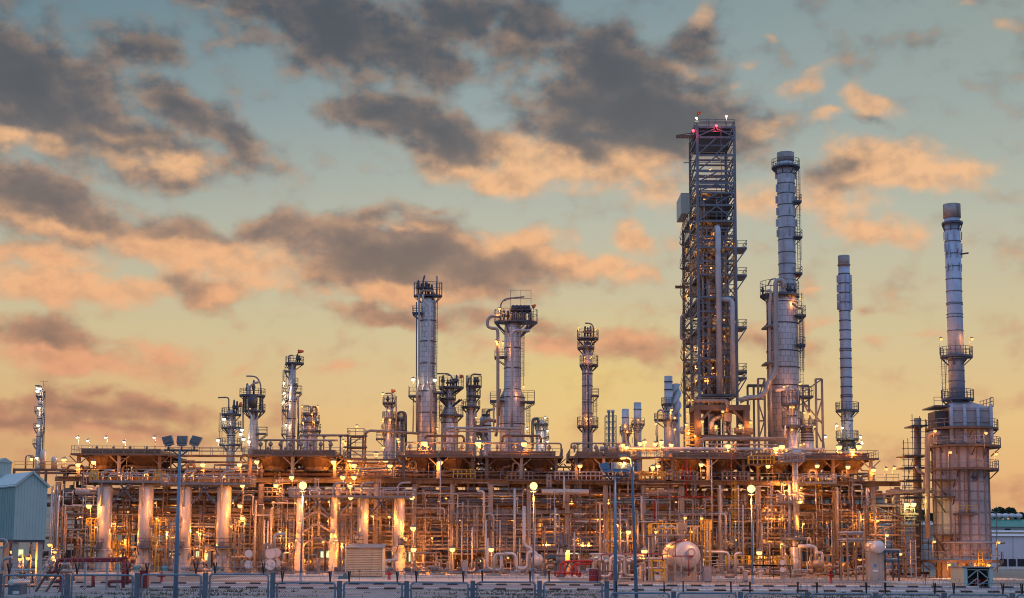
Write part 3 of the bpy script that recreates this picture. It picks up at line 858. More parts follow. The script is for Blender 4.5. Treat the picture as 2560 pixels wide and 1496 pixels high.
def platform(t, cx, cy, Rs, px, Y, py, pxl, pxr, rail=1.15, mt='blue_steel', brackets=True):
    """a platform round or beside a shell: pxl, pxr are its ends in the photo"""
    a, b = P(pxl, py, Y), P(pxr, py, Y)
    z = (a.z + b.z) / 2
    xl, xr = a.x, b.x
    m = MB()
    rl = MB()
    if xl < cx - Rs * .6 and xr > cx + Rs * .6:           # all the way round
        ca, ha = (xl + xr) / 2, (xr - xl) / 2
        hb = Rs + min(1.2, ha - Rs + .3) if ha > Rs else Rs + .9
        top = oval(ca, cy, ha, hb, z); bot = oval(ca, cy, ha, hb, z - .32)
        n = len(top)
        m.add(top + bot, [tuple(range(n)), tuple(reversed(range(n, 2 * n)))] + [(k, n + k, n + (k + 1) % n, (k + 1) % n) for k in range(n)])
        rl.rail(oval(ca, cy, ha - .06, hb - .06, z), rail, True, 1.5)
        if brackets:
            for ang in (0, .6, 2.54, PI, 4.2, 5.2):
                p = (ca + (ha - .1) * math.cos(ang), cy + (hb - .1) * math.sin(ang), z - .32)
                q = (cx + Rs * math.cos(ang), cy + Rs * math.sin(ang), z - .32 - max(1.0, .9 * (ha - Rs)))
                m.beam(p, q, .14)
    else:
        s = -1 if (xl + xr) / 2 < cx else 1
        xi = cx + s * Rs * .7
        xo = xl if s < 0 else xr
        y0, y1 = cy - Rs * .8 - .4, cy + Rs * .6
        m.box(min(xi, xo), max(xi, xo), y0, y1, z - .3, z)
        m.beam((xo, y0 + .2, z - .3), (cx + s * Rs * .9, y0 + .5, z - 1.6), .14)
        m.beam((xo, y1 - .2, z - .3), (cx + s * Rs * .9, y1 - .2, z - 1.6), .14)
        rl.rail([(xi, y0 + .05, z), (xo - s * .05, y0 + .05, z), (xo - s * .05, y1 - .05, z), (xi, y1 - .05, z)], rail)
    d = m.build('platform', mt, t)
    if rail: rl.build('railing', mt, d)
    return z

def column(label, px, pyr, Y, prof, decks=(), rings=(), mt='cladding', dome=0.5, pipes=(), ladders=(), davit=None, valves=(), name='distillation_column', cat='column', group=None, windsock=None, fins=(), ringmt='dark_steel', n=28, railmt='blue_steel'):
    """prof: [(py, half width px)] from the top down; the last radius runs to the ground"""
    c = P(px, pyr, Y)
    t = thing(name, label, cat, (c.x, Y, 0), group)
    pr = [(Wm(h, Y), Z(px, py, Y)) for py, h in prof]
    full = [(pr[-1][0], 0.0)] + [q for q in reversed(pr)]
    r0, zt = pr[0]
    if dome:
        for k in (1, 2, 3, 4):
            a = k * PI / 8
            full.append((max(.02, r0 * math.cos(a)), zt + dome * r0 * math.sin(a)))
    MB().lathe(c.x, Y, full, n).build('shell', mt, t)
    def rad(z):
        for (r1, z1), (r2, z2) in zip(full, full[1:]):
            if z1 <= z <= z2: return r1 + (r2 - r1) * ((z - z1) / max(1e-6, z2 - z1))
        return pr[-1][0]
    for py in rings:
        z = Z(px, py, Y)
        r = rad(z)
        MB().lathe(c.x, Y, [(r + .004, z - .08), (r + .09, z - .07), (r + .09, z + .07), (r + .004, z + .08)], n).build('stiffening_ring', ringmt, t)
    for d in decks:
        z = Z(px, d[0], Y)
        platform(t, c.x, Y, rad(z - .3), px, Y, d[0], d[1], d[2], *(d[3:] or (1.15,)), mt=railmt)
    for (pts, rpx, dy, pm) in pipes:
        MB().tube([P(a, b, Y + dy) if len(q) == 2 else P(a, b, Y + q[2]) for q in pts for (a, b) in (q[:2],)], Wm(rpx, Y), 10, bend=Wm(rpx, Y) * 3.2).build('pipe', pm, t)
    for (lx, py0, py1, dy) in ladders:
        p = P(lx, (py0 + py1) / 2, Y)
        MB().ladder(p.x, Y + dy, Z(lx, py1, Y), Z(lx, py0, Y), .5, True).build('ladder', railmt, t)
    if davit:
        pts = [P(a, b, Y - .3) for a, b in davit]
        m = MB().tube(pts, .14, 6, bend=1.2)
        if len(pts) > 2: m.beam(pts[-2].lerp(pts[-1], .45), pts[-2].lerp(pts[-3], .6), .1)
        m.build('davit', 'grey_steel', t)
    for (vx, vt, vb) in valves:
        p, q = P(vx, vt, Y), P(vx, vb, Y)
        MB().lathe(q.x, Y - .6, [(.16, q.z), (.16, q.z + (p.z - q.z) * .3), (.34, q.z + (p.z - q.z) * .36), (.36, q.z + (p.z - q.z) * .55), (.2, q.z + (p.z - q.z) * .65), (.2, q.z + (p.z - q.z) * .9), (.06, p.z)], 8).build('relief_valve', 'dark_steel', t)
    if windsock:
        a, b, c2 = windsock
        MB().beam(P(*a, Y), P(*b, Y), .07).build('mast', 'grey_steel', t)
        s = MB().tube([P(*b, Y), P((b[0] + c2[0]) / 2, (b[1] + c2[1]) / 2, Y), P(*c2, Y)], [.42, .34, .2], 8)
        s.build('windsock', 'orange_fabric', t)
    for (fx, f0, f1) in fins:      # helical-strake plates: (angle deg, py top, py bottom)
        z1, z0 = Z(px, f0, Y), Z(px, f1, Y)
        r = rad((z0 + z1) / 2)
        a = R(fx)
        ca, sa = math.cos(a), math.sin(a)
        m = MB()
        p = [(c.x + q * ca + s * sa, Y + q * sa - s * ca, z) for z in (z0, z1) for (q, s) in ((r - .02, -.03), (r + .38, -.03), (r + .38, .03), (r - .02, .03))]
        m.add(p, [(3, 2, 1, 0), (4, 5, 6, 7), (0, 1, 5, 4), (1, 2, 6, 5), (2, 3, 7, 6), (3, 0, 4, 7)])
        m.build('strake', mt, t)
    return t, c, rad

def Q2(zx, zy): return (500 + .3394 * zx, 640 + .3394 * zy)
def Q3(zx, zy): return (1000 + .3394 * zx, 640 + .3394 * zy)
def Q4(zx, zy): return (1600 + .3394 * zx, 660 + .3394 * zy)
def Q5(zx, zy): return (1600 + .3394 * zx, 260 + .3394 * zy)
def Q6(zx, zy): return (2060 + .4753 * zx, 460 + .4753 * zy)
def D(fn, zy, a, b, *r): return (fn(0, zy)[1], fn(a, 0)[0], fn(b, 0)[0], *r)

# far-left slender column
column('slender grey column standing alone at the far left with white lamps', 99, 1060, 400, [(975, 5.2), (1085, 6.2), (1100, 6.6)],
       [(989, 90, 113), (1027, 88, 102), (1070, 86, 100), (1109, 84, 98), (1034, 104, 112, 1.0), (1078, 104, 111, 1.0)], (1011, 1047, 1092), pipes=[([(106.5, 975), (106.5, 1150)], 1.2, -1.2, 'pipe_grey'), ([(113, 985), (109, 1150)], .7, -.5, 'blue_steel')],
       ladders=[(110, 990, 1150, -1.0)], davit=[(104, 975), (104, 965), (88, 964)])
tag(MB().beam(P(109.5, 975, 400), P(109.5, 953, 400), .12).beam(P(101, 953.5, 400), P(120, 953.5, 400), .09).build('antenna', 'grey_steel'), 'thin T-shaped antenna mast on top of far-left slender column', 'antenna')
# group of columns left of centre
column('short grey column with railed top deck, left of the caged column', *Q2(232, 1250), 300, [(Q2(0, 1150)[1], 10.5)],
       [D(Q2, 1165, 158, 305), D(Q2, 1262, 157, 305), D(Q2, 1387, 140, 300)], (1090,), davit=[Q2(212, 1165), Q2(212, 1050), Q2(195, 1042), Q2(133, 1045)], valves=[(*Q2(253, 1060)[:1], Q2(0, 1060)[1], Q2(0, 1165)[1]), (Q2(275, 0)[0], Q2(0, 1070)[1], Q2(0, 1165)[1])],
       ladders=[(Q2(165, 0)[0], Q2(0, 1165)[1], Q2(0, 1390)[1], -1.5)], windsock=(Q2(297, 1150), Q2(295, 1115), Q2(301, 1078)), pipes=[([Q2(318, 1150), Q2(318, 1300), Q2(290, 1300)], 2.2, 0, 'pipe_grey'), ([Q2(250, 1290), Q2(275, 1275), Q2(305, 1290), Q2(305, 1440)], 2.2, -2.2, 'pipe_white')])
tC, cC, rC = column('column with two-storey open cage and davit on its head', *Q2(396, 1250), 292, [(Q2(0, 1060)[1], 7.5), (Q2(0, 1200)[1], 9), (Q2(0, 1290)[1], 13.5)],
       [D(Q2, 1025, 290, 482), D(Q2, 1138, 310, 482), D(Q2, 1307, 428, 497)], (), davit=[Q2(447, 1025), Q2(447, 940), Q2(420, 895), Q2(385, 886), Q2(342, 886)],
       valves=[(Q2(398, 0)[0], Q2(0, 915)[1], Q2(0, 1025)[1]), (Q2(350, 0)[0], Q2(0, 940)[1], Q2(0, 1025)[1])],
       pipes=[([Q2(355, 950), Q2(355, 1150), Q2(388, 1190)], 2.4, -1.5, 'pipe_white'), ([Q2(440, 930), Q2(410, 935), Q2(365, 960), Q2(365, 1120)], 2.8, -.8, 'pipe_grey'), ([Q2(380, 1180), Q2(372, 1350), Q2(372, 1430)], 2, -3, 'pipe_white')])
for q in (322, 338, 444, 460):
    MB().beam(P(*Q2(q, 1028), 291.2), P(*Q2(q, 1140), 291.2), .35).build('cage_post', 'dark_steel', tC)
for q, w in ((330, 360), (455, 430), (350, 372), (425, 418)):
    MB().beam(P(*Q2(q, 1142), 291), P(*Q2(w, 1192), 291.2), .25).build('knee_brace', 'blue_steel', tC)
MB().lathe(cC.x, 290, [(.9, Z(634, 1022, 292)), (1.0, Z(634, 1000, 292)), (.5, Z(634, 990, 292))], 10).build('top_nozzle', 'dark_steel', tC)
column('slim tall column with an orange windsock on its railed head', *Q2(674, 1100), 290, [(Q2(0, 795)[1], 9.2), (Q2(0, 985)[1], 9.6), (Q2(0, 1005)[1], 11.5)],
       [D(Q2, 788, 628, 766), D(Q2, 848, 628, 668), D(Q2, 1000, 608, 648), D(Q2, 1060, 609, 640), D(Q2, 1135, 608, 638), D(Q2, 1310, 605, 640), D(Q2, 1004, 712, 750), D(Q2, 942, 706, 722, 1.0)], (Q2(0, 960)[1], Q2(0, 1075)[1], Q2(0, 1200)[1], Q2(0, 1330)[1]),
       davit=[Q2(655, 788), Q2(655, 740), Q2(665, 733), Q2(685, 735)], valves=[(Q2(720, 0)[0], Q2(0, 725)[1], Q2(0, 788)[1]), (Q2(735, 0)[0], Q2(0, 735)[1], Q2(0, 788)[1])], windsock=(Q2(700, 788), Q2(722, 705), Q2(763, 704)),
       pipes=[([Q2(712, 1050), Q2(722, 1032), Q2(722, 1420)], 2.6, -1, 'pipe_grey'), ([Q2(680, 800), Q2(680, 1420)], 1.6, -3.3, 'pipe_grey')], ladders=[(Q2(632, 0)[0], Q2(0, 850)[1], Q2(0, 1310)[1], -2)])
column('squat dome-headed column with three ring platforms and lamps', *Q2(806, 1300), 288, [(Q2(0, 1215)[1], 18.5), (Q2(0, 1216)[1], 19.5), (Q2(0, 1290)[1], 21)],
       [D(Q2, 1218, 744, 882), D(Q2, 1285, 728, 892), D(Q2, 1158, 748, 866)], (Q2(0, 1250)[1], Q2(0, 1320)[1]), dome=.95, davit=[Q2(815, 1158), Q2(815, 1115), Q2(800, 1106), Q2(750, 1106)],
       pipes=[([Q2(828, 1175), Q2(828, 1112), Q2(858, 1112), Q2(858, 1160)], 2.4, -.5, 'pipe_tan')])
column('stepped column with several small platforms, right of its lit lamps', *Q2(1397, 1200), 285, [(Q2(0, 1100)[1], 9), (Q2(0, 1190)[1], 9.5), (Q2(0, 1330)[1], 15)],
       [D(Q2, 1080, 1344, 1449), D(Q2, 1195, 1342, 1445), D(Q2, 1290, 1335, 1440), D(Q2, 1345, 1300, 1400)], (), davit=[Q2(1418, 1080), Q2(1418, 1020), Q2(1405, 1012), Q2(1366, 1014)], windsock=(Q2(1440, 1030), Q2(1410, 998), Q2(1440, 994)),
       pipes=[([Q2(1424, 1040), Q2(1436, 1060), Q2(1446, 1110), Q2(1446, 1300)], 2.2, -1.2, 'pipe_grey')], valves=[(Q2(1385, 0)[0], Q2(0, 1035)[1], Q2(0, 1080)[1])])
column('column with a dark inverted-U riser pipe, left of the tall cone-based column', *Q2(1474, 1250), 287, [(Q2(0, 1200)[1], 9.5), (Q2(0, 1310)[1], 10.5)],
       [D(Q2, 1208, 1442, 1506), D(Q2, 1285, 1425, 1525)], (Q2(0, 1330)[1],), pipes=[([Q2(1455, 1205), Q2(1455, 1152), Q2(1515, 1152), Q2(1515, 1400)], 3.2, -1.5, 'blue_steel')])
# tall cone-based column
column('tall grey column with cone base and cluttered square-railed head', *Q3(203, 900), 284, [(Q3(0, 322)[1], 15), (Q3(0, 352)[1], 19.8), (Q3(0, 953)[1], 20), (Q3(0, 1000)[1], 24)],
       [D(Q3, 290, 100, 312, 2.4), D(Q3, 422, 94, 135), D(Q3, 1030, 66, 112, 1.6), D(Q3, 1005, 262, 320)], tuple(Q3(0, q)[1] for q in (480, 632, 795, 950, 1000, 1158, 1308)),
       pipes=[([Q3(172, 285), Q3(166, 310), Q3(188, 348), Q3(212, 365), Q3(212, 960), Q3(226, 990), Q3(226, 1310)], 3.0, -4.2, 'pipe_white'), ([Q3(141, 290), Q3(140, 950), Q3(128, 985), Q3(128, 1310)], 2.6, -2.5, 'pipe_grey'),
              ([Q3(122, 340), Q3(120, 1310)], 1.4, -1.5, 'blue_steel'), ([Q3(100, 1040), Q3(95, 1310)], 1.6, -1.2, 'pipe_grey'), ([Q3(165, 285), Q3(172, 180), Q3(182, 145)], 2.4, -1, 'blue_steel'), ([Q3(150, 280), Q3(160, 255), Q3(240, 258), Q3(255, 285)], 2.8, -2.5, 'pipe_tan'),
              ([Q3(205, 280), Q3(205, 215), Q3(190, 195)], 2.4, -.5, 'blue_steel')],
       ladders=[(Q3(264, 0)[0], Q3(0, 300)[1], Q3(0, 950)[1], -1.2), (Q3(282, 0)[0], Q3(0, 1005)[1], Q3(0, 1310)[1], -1)],
       valves=[(Q3(q, 0)[0], Q3(0, w)[1], Q3(0, 285)[1]) for q, w in ((135, 180), (160, 205), (190, 195), (215, 205), (235, 215))], davit=[Q3(272, 290), Q3(272, 150)])
tag_h = column('dark-headed column whose davit and black relief valves stick up', *Q3(364, 1200), 286, [(Q3(0, 985)[1], 11), (Q3(0, 1055)[1], 11.5), (Q3(0, 1110)[1], 12.5), (Q3(0, 1165)[1], 21)],
       [D(Q3, 965, 284, 470, 1.9), D(Q3, 1050, 288, 412), D(Q3, 1172, 288, 468, 1.7)], (Q3(0, 1230)[1],), davit=[Q3(388, 965), Q3(388, 900), Q3(360, 868), Q3(272, 868)], windsock=(Q3(428, 950), Q3(440, 890), Q3(468, 884)),
       valves=[(Q3(q, 0)[0], Q3(0, w)[1], Q3(0, 962)[1]) for q, w in ((318, 880), (352, 912), (372, 910), (398, 905), (417, 878))], pipes=[([Q3(316, 985), Q3(318, 1040)], 2.4, -2, 'blue_steel')])
tH = tag_h[0]
for q, w in ((296, 335), (455, 398), (310, 342), (440, 392)):
    MB().beam(P(*Q3(q, 975), 283.5), P(*Q3(w, 1012), 284.8), .22).beam(P(*Q3(q, 1058), 283.5), P(*Q3(w + (8 if q < 364 else -8), 1110), 284.5), .22).build('knee_brace', 'dark_steel', tH)
column('dark-headed column beside the davit one, round manway on its front', *Q3(525, 1200), 289, [(Q3(0, 965)[1], 11.5), (Q3(0, 1110)[1], 12), (Q3(0, 1190)[1], 14)],
       [D(Q3, 957, 484, 602, 1.9), D(Q3, 1030, 488, 595), D(Q3, 1110, 452, 592), D(Q3, 1250, 505, 605)], (Q3(0, 1070)[1],), davit=[Q3(522, 957), Q3(522, 885), Q3(540, 870), Q3(600, 875)],
       valves=[(Q3(q, 0)[0], Q3(0, w)[1], Q3(0, 955)[1]) for q, w in ((553, 895), (572, 893), (500, 905))], pipes=[([Q3(495, 960), Q3(495, 905), Q3(515, 900)], 3.0, -1, 'pipe_grey'), ([Q3(525, 1082), Q3(525, 1068)], 4.2, -4.2, 'pipe_grey')])
column('plump dome-topped vessel just left of the fat column', *Q3(630, 1260), 292, [(Q3(0, 1200)[1], 14), (Q3(0, 1201)[1], 14.5)], [D(Q3, 1168, 600, 665, 1.0), D(Q3, 1310, 560, 660)], (Q3(0, 1250)[1],), dome=.7,
       pipes=[([Q3(585, 1310), Q3(592, 1240), Q3(640, 1205), Q3(725, 1222)], 4.2, -3, 'pipe_tan'), ([Q3(635, 1165), Q3(650, 1135), Q3(700, 1130)], 3, 0, 'pipe_grey')], name='process_vessel', cat='vessel')
# fat column with bent overhead pipe
tJ, cJ, rJ = column('fat grey column with wide head platform and bent overhead pipe', *Q3(828, 1000), 283, [(Q3(0, 505)[1], 20), (Q3(0, 540)[1], 21.2), (Q3(0, 985)[1], 21.4), (Q3(0, 1046)[1], 31.5)],
       [D(Q3, 484, 694, 1014, 2.2), D(Q3, 745, 696, 776), D(Q3, 1076, 920, 992, 1.9), D(Q3, 1070, 664, 730, 1.5)], tuple(Q3(0, q)[1] for q in (682, 830, 985, 1046, 1240)),
       pipes=[([Q3(740, 445), Q3(672, 443), Q3(645, 470), Q3(645, 520), Q3(672, 534), Q3(712, 534), Q3(721, 560), Q3(721, 1240), Q3(705, 1330)], 4.0, -3.4, 'pipe_grey'), ([Q3(955, 552), Q3(850, 548), Q3(827, 570), Q3(824, 1080), Q3(822, 1260)], 3.6, -6.2, 'pipe_white'),
              ([Q3(940, 545), Q3(948, 560)], 5, -6.2, 'pipe_white'), ([Q3(690, 1080), Q3(690, 1300)], 2.2, -2, 'pipe_grey'), ([Q3(740, 980), Q3(728, 1040), Q3(728, 1180)], 2.5, -4, 'pipe_tan')],
       ladders=[(Q3(901, 0)[0], Q3(0, 500)[1], Q3(0, 980)[1], -1), (Q3(945, 0)[0], Q3(0, 1080)[1], Q3(0, 1320)[1], -1)], davit=[Q3(742, 484), Q3(742, 350), Q3(775, 316), Q3(915, 302)],
       valves=[(Q3(q, 0)[0], Q3(0, w)[1], Q3(0, 482)[1]) for q, w in ((765, 400), (795, 405), (858, 405), (915, 405), (955, 408))], windsock=(Q3(950, 470), Q3(975, 378), Q3(1000, 362)))
m = MB()
for q in (818, 845, 880, 912, 950):
    m.beam(P(*Q3(q, 484), 282), P(*Q3(q, 398), 282), .22)
m.box(X(*Q3(812, 400), 282), X(*Q3(966, 400), 282), 280.5, 284.5, Z(*Q3(880, 400), 282) - .25, Z(*Q3(880, 400), 282))
st = m.build('upper_stand', 'dark_steel', tJ)
MB().rail([(X(*Q3(814, 400), 282), 280.6, Z(*Q3(880, 400), 282)), (X(*Q3(964, 400), 282), 280.6, Z(*Q3(880, 400), 282))], 3.6, step=2.4).build('railing', 'blue_steel', st)
for q in (835, 862, 890, 918, 944):
    MB().drum(P(*Q3(q - 8, 382), 282.2), P(*Q3(q + 8, 382), 282.2), .5, 10).tube([P(*Q3(q, 390), 282.2), P(*Q3(q, 362 + q % 7), 282.2)], .2, 6).build('valve_body', 'dark_steel', tJ)
for q in (820, 850, 880, 910, 955):
    MB().tube([P(*Q3(q, 480), 281.2), P(*Q3(q, 420), 281.2), P(*Q3(q + 14, 418), 281.2), P(*Q3(q + 14, 480), 281.2)], .2, 6, bend=.5).build('pipe', 'pipe_grey', tJ)
for q, w in ((705, 770), (1000, 892), (975, 892), (950, 890)):
    MB().beam(P(*Q3(q, 495), 280.5), P(*Q3(w, 560 if w < 800 else 595), 281), .3).build('knee_brace', 'dark_steel', tJ)
column('small dome-topped column with side loop pipe, right of fat column', *Q3(1040, 1320), 308, [(Q3(0, 1232)[1], 13), (Q3(0, 1233)[1], 13.5)], [D(Q3, 1236, 985, 1094), D(Q3, 1330, 1075, 1098, 1.0)], (Q3(0, 1290)[1], Q3(0, 1345)[1]), dome=.6,
       pipes=[([Q3(1018, 1225), Q3(1018, 1200), Q3(980, 1200), Q3(976, 1235), Q3(976, 1400)], 3.6, -1, 'blue_steel')])
column('slim column with dark central riser and lit ring platforms', *Q3(1381, 1000), 287, [(Q3(0, 640)[1], 7.2), (Q3(0, 672)[1], 12.6), (Q3(0, 1130)[1], 12.8), (Q3(0, 1160)[1], 13.4)],
       [D(Q3, 605, 1304, 1463, 1.5), D(Q3, 675, 1306, 1433), D(Q3, 802, 1322, 1461, 1.7), D(Q3, 1027, 1375, 1462), D(Q3, 1252, 1304, 1462, 1.6)], tuple(Q3(0, q)[1] for q in (870, 960, 1080, 1160)),
       pipes=[([Q3(1386, 790), Q3(1388, 1420)], 2.3, -4.4, 'blue_steel')], davit=[Q3(1424, 605), Q3(1424, 520), Q3(1405, 498), Q3(1364, 496)], valves=[(Q3(q, 0)[0], Q3(0, w)[1], Q3(0, 603)[1]) for q, w in ((1362, 520), (1382, 528), (1402, 518))],
       ladders=[(Q3(1347, 0)[0], Q3(0, 810)[1], Q3(0, 1250)[1], -4.0), (Q3(1432, 0)[0], Q3(0, 1030)[1], Q3(0, 1250)[1], -2.4)])
# small far stacks
t = thing('twin_stack', 'pair of very thin far stacks in a light steel frame', 'stack', (P(1526, 1050, 440).x, 440, 0))
for q in (1538, 1568):
    a = P(*Q3(q, 1135), 440)
    MB().lathe(a.x, 440, [(.32, 0), (.32, a.z - .9), (.5, a.z - .8), (.5, a.z)], 12).build('flue', 'stack_bare', t)
for q in (1513, 1588):
    a = P(*Q3(q, 1180), 440)
    for yy in (437.5, 442.5): MB().beam((a.x, yy, 0), (a.x, yy, a.z), .2).build('column', 'grey_steel', t)
xa, xb = P(*Q3(1513, 1180), 440).x, P(*Q3(1588, 1180), 440).x
for k, zy in enumerate((1180, 1225, 1270, 1315, 1360, 1405)):
    z = Z(*Q3(1550, zy), 440)
    MB().beam((xa, 437.5, z), (xb, 437.5, z), .16).beam((xa, 437.5, z), (xb, 437.5, z - 5), .1).beam((xa, 442.5, z), (xb, 442.5, z), .16).build('girt', 'grey_steel', t)
column('shorter of two small grey far stacks with lit platforms', 1563.5, 1070, 330, [(1023, 8.6), (1060, 8.8), (1062, 9.3)], [(1077, 1549, 1580)], (1045,), mt='stack_bare', dome=0, name='small_stack', cat='stack')
column('taller of two small grey far stacks with lit platform', 1594, 1070, 330, [(1007, 9.3), (1050, 9.6)], [(1060, 1577, 1612)], (1024, 1078), mt='stack_bare', dome=0, name='small_stack', cat='stack')
frame_tower(1562, 1590, 1080, 326, 3, 0, 5, 'small platform frame between the two small far stacks', 'blue_steel', 'platform_tower', .2)
column('stubby stack on a pipe-ringed column, left of the lattice tower', 1671.5, 1050, 300, [(941, 10.2), (1010, 10.4), (1013, 12), (1050, 12)], [(1010, 1653, 1684, 1.2), (1049, 1635, 1696)], (955, 975, 1030), mt='stack_bare', dome=0,
       pipes=[([(1644, 1052), (1644, 1030), (1652, 1024), (1659, 1030), (1659, 1050)], 2.4, -2, 'pipe_grey'), ([(1643, 1052), (1643, 1120)], 2.4, -2, 'pipe_grey'), ([(1676, 1050), (1676, 1018)], 2.2, -3, 'pipe_white')], name='small_stack', cat='stack')
t, c, rd = column('small grey stack wound with helical strakes, left of lattice tower', 1690.5, 1050, 303, [(960, 8.6), (1118, 8.9)], (), (), mt='stack_bare', dome=0, name='small_stack', cat='stack')
z1, z0 = Z(1690, 962, 303), Z(1690, 1042, 303)
for s in range(3):
    m = MB(); r = Wm(8.7, 303)
    pts = [[(c.x + rr * math.cos(s * 2.094 + k * .22), 303 + rr * math.sin(s * 2.094 + k * .22), z0 + (z1 - z0) * k / 26) for k in range(27)] for rr in (r - .03, r + .38)]
    v = pts[0] + pts[1] + [(x, y, z + .08) for x, y, z in pts[0] + pts[1]]
    m.add(v, [f for k in range(26) for f in ((k, k + 1, 27 + k + 1, 27 + k), (54 + k, 54 + 27 + k, 54 + 27 + k + 1, 54 + k + 1), (27 + k, 27 + k + 1, 81 + k + 1, 81 + k))], True)
    m.build('strake', 'stack_bare', t)
tag(MB().drum(P(1703, 1076, 301), P(1712, 1077, 301), Wm(9, 301), 14).build('fan_drum', 'stack_bare'), 'short grey drum lying beside strake-wound stack', 'drum')

# big stack N behind the wide column
SN = 278
t, cN, rN = column('tallest round grey stack with rust-stained cap and ladder', 1968.5, 700, SN, [(407, 21.6), (412, 22.4), (430, 22.4), (600, 21.8), (760, 21.5)], [(418, 1929, 1999, 1.3), (Q5(0, 725)[1], 1986, 2000), (Q5(0, 985)[1], 1984, 2002), (Q5(0, 1252)[1], 1984, 2002)],
       [Q5(0, q)[1] for q in (520, 592, 665, 748, 836, 918, 1005, 1098, 1183, 1258, 1335)], mt='stack_bare', ringmt='tower_steel', dome=0, name='chimney_stack', cat='stack', fins=[(a + d, Q5(0, q)[1], Q5(0, q + 55)[1]) for k, q in enumerate((500, 600, 680, 770, 850, 930)) for d in (-90, 178, 2) for a in (12 * (k % 2),)],
       ladders=[(Q5(1163, 0)[0], Q5(0, 470)[1], Q5(0, 1250)[1], -.6)], windsock=(Q5(1180, 1285), Q5(1172, 1258), Q5(1140, 1278)))
MB().lathe(cN.x, SN, [(Wm(21.5, SN), Z(1968, 408, SN)), (Wm(21.8, SN), Z(1968, 383, SN)), (Wm(20.6, SN), Z(1968, 383, SN)), (Wm(20.4, SN), Z(1968, 406, SN))], 28).build('cap', 'rusty_cap', t)
# stack "7"
SP = 262
t, cP, rP = column('slim bluish stack with the black numeral 7 near its base', 2114.5, 900, SP, [(668, 14.2), (700, 14.0), (1012, 14.4)], [(Q6(0, 1190)[1], 2089, 2147, 1.3), (Q6(0, 1340)[1], 2091, 2146, 1.3)],
       [Q6(0, q)[1] for q in (475, 525, 575, 625, 670, 720, 771, 820, 868, 878, 920, 968, 1019, 1068, 1112, 1122, 1247)], mt='stack_steel', ringmt='blue_steel', dome=0, name='chimney_stack', cat='stack',
       fins=[(a, Q6(0, q)[1], Q6(0, q + 42)[1]) for q in (482, 530, 578, 622) for a in (-90, -30, 180, 0, -150)], ladders=[(2102, Q6(0, 1190)[1], 1097, -2.2)])
MB().lathe(cP.x, SP, [(Wm(14.2, SP), Z(2114, 669, SP)), (Wm(14.6, SP), Z(2114, 640, SP)), (Wm(13.6, SP), Z(2114, 640, SP)), (Wm(13.4, SP), Z(2114, 667, SP))], 24).lathe(cP.x, SP, [(Wm(14.5, SP), Z(2114, 665, SP)), (Wm(16.4, SP), Z(2114, 664, SP)), (Wm(16.4, SP), Z(2114, 662, SP)), (Wm(14.5, SP), Z(2114, 661, SP))], 24).build('cap', 'rusty_cap', t)
def on_shell(pts, c, Y, r, w):
    """painted stroke laid on a round shell; pts are (px, py)"""
    m = MB(); v = []
    for px, py in pts:
        q = P(px, py, Y - r)
        a = math.asin(max(-1, min(1, (q.x - c.x) / r)))
        v.append((a, q.z))
    for (a1, za), (a2, zb) in zip(v, v[1:]):
        d = Vector(((a2 - a1) * r, zb - za)); L = d.length; d /= L
        n = Vector((-d.y, d.x)) * w / 2
        e = d * w * .4
        quad = []
        for (s, q, z) in ((-1, a1, za), (1, a2, zb)):
            for g in (1, -1):
                aa = q + (s * e.x + g * n.x) / r
                zz = z + s * e.y + g * n.y
                quad.append((c.x + (r + .012) * math.sin(aa), Y - (r + .012) * math.cos(aa), zz))
        m.add([quad[0], quad[1], quad[3], quad[2]], [(0, 1, 2, 3)])
    return m
on_shell([(2123, 1052), (2130, 1052.5), (2126, 1062), (2124, 1067)], cP, SP, rP(Z(2124, 1060, SP)), .17).build('numeral', 'ink', t)
b = MB()
b.lathe(cP.x, SP, [(Wm(14.5, SP), Z(2118, 1118, SP)), (Wm(20, SP), Z(2118, 1113, SP)), (Wm(20, SP), Z(2118, 1106, SP)), (Wm(14.5, SP), Z(2118, 1100, SP))], 20)
for k in range(10):
    a = 2 * PI * k / 10
    b.beam((cP.x + Wm(15, SP) * math.cos(a), SP + Wm(15, SP) * math.sin(a), Z(2118, 1110, SP)), (cP.x + Wm(22, SP) * math.cos(a), SP + Wm(22, SP) * math.sin(a), Z(2118, 1125, SP)), .3)
b.build('stack_base', 'dark_steel', t)

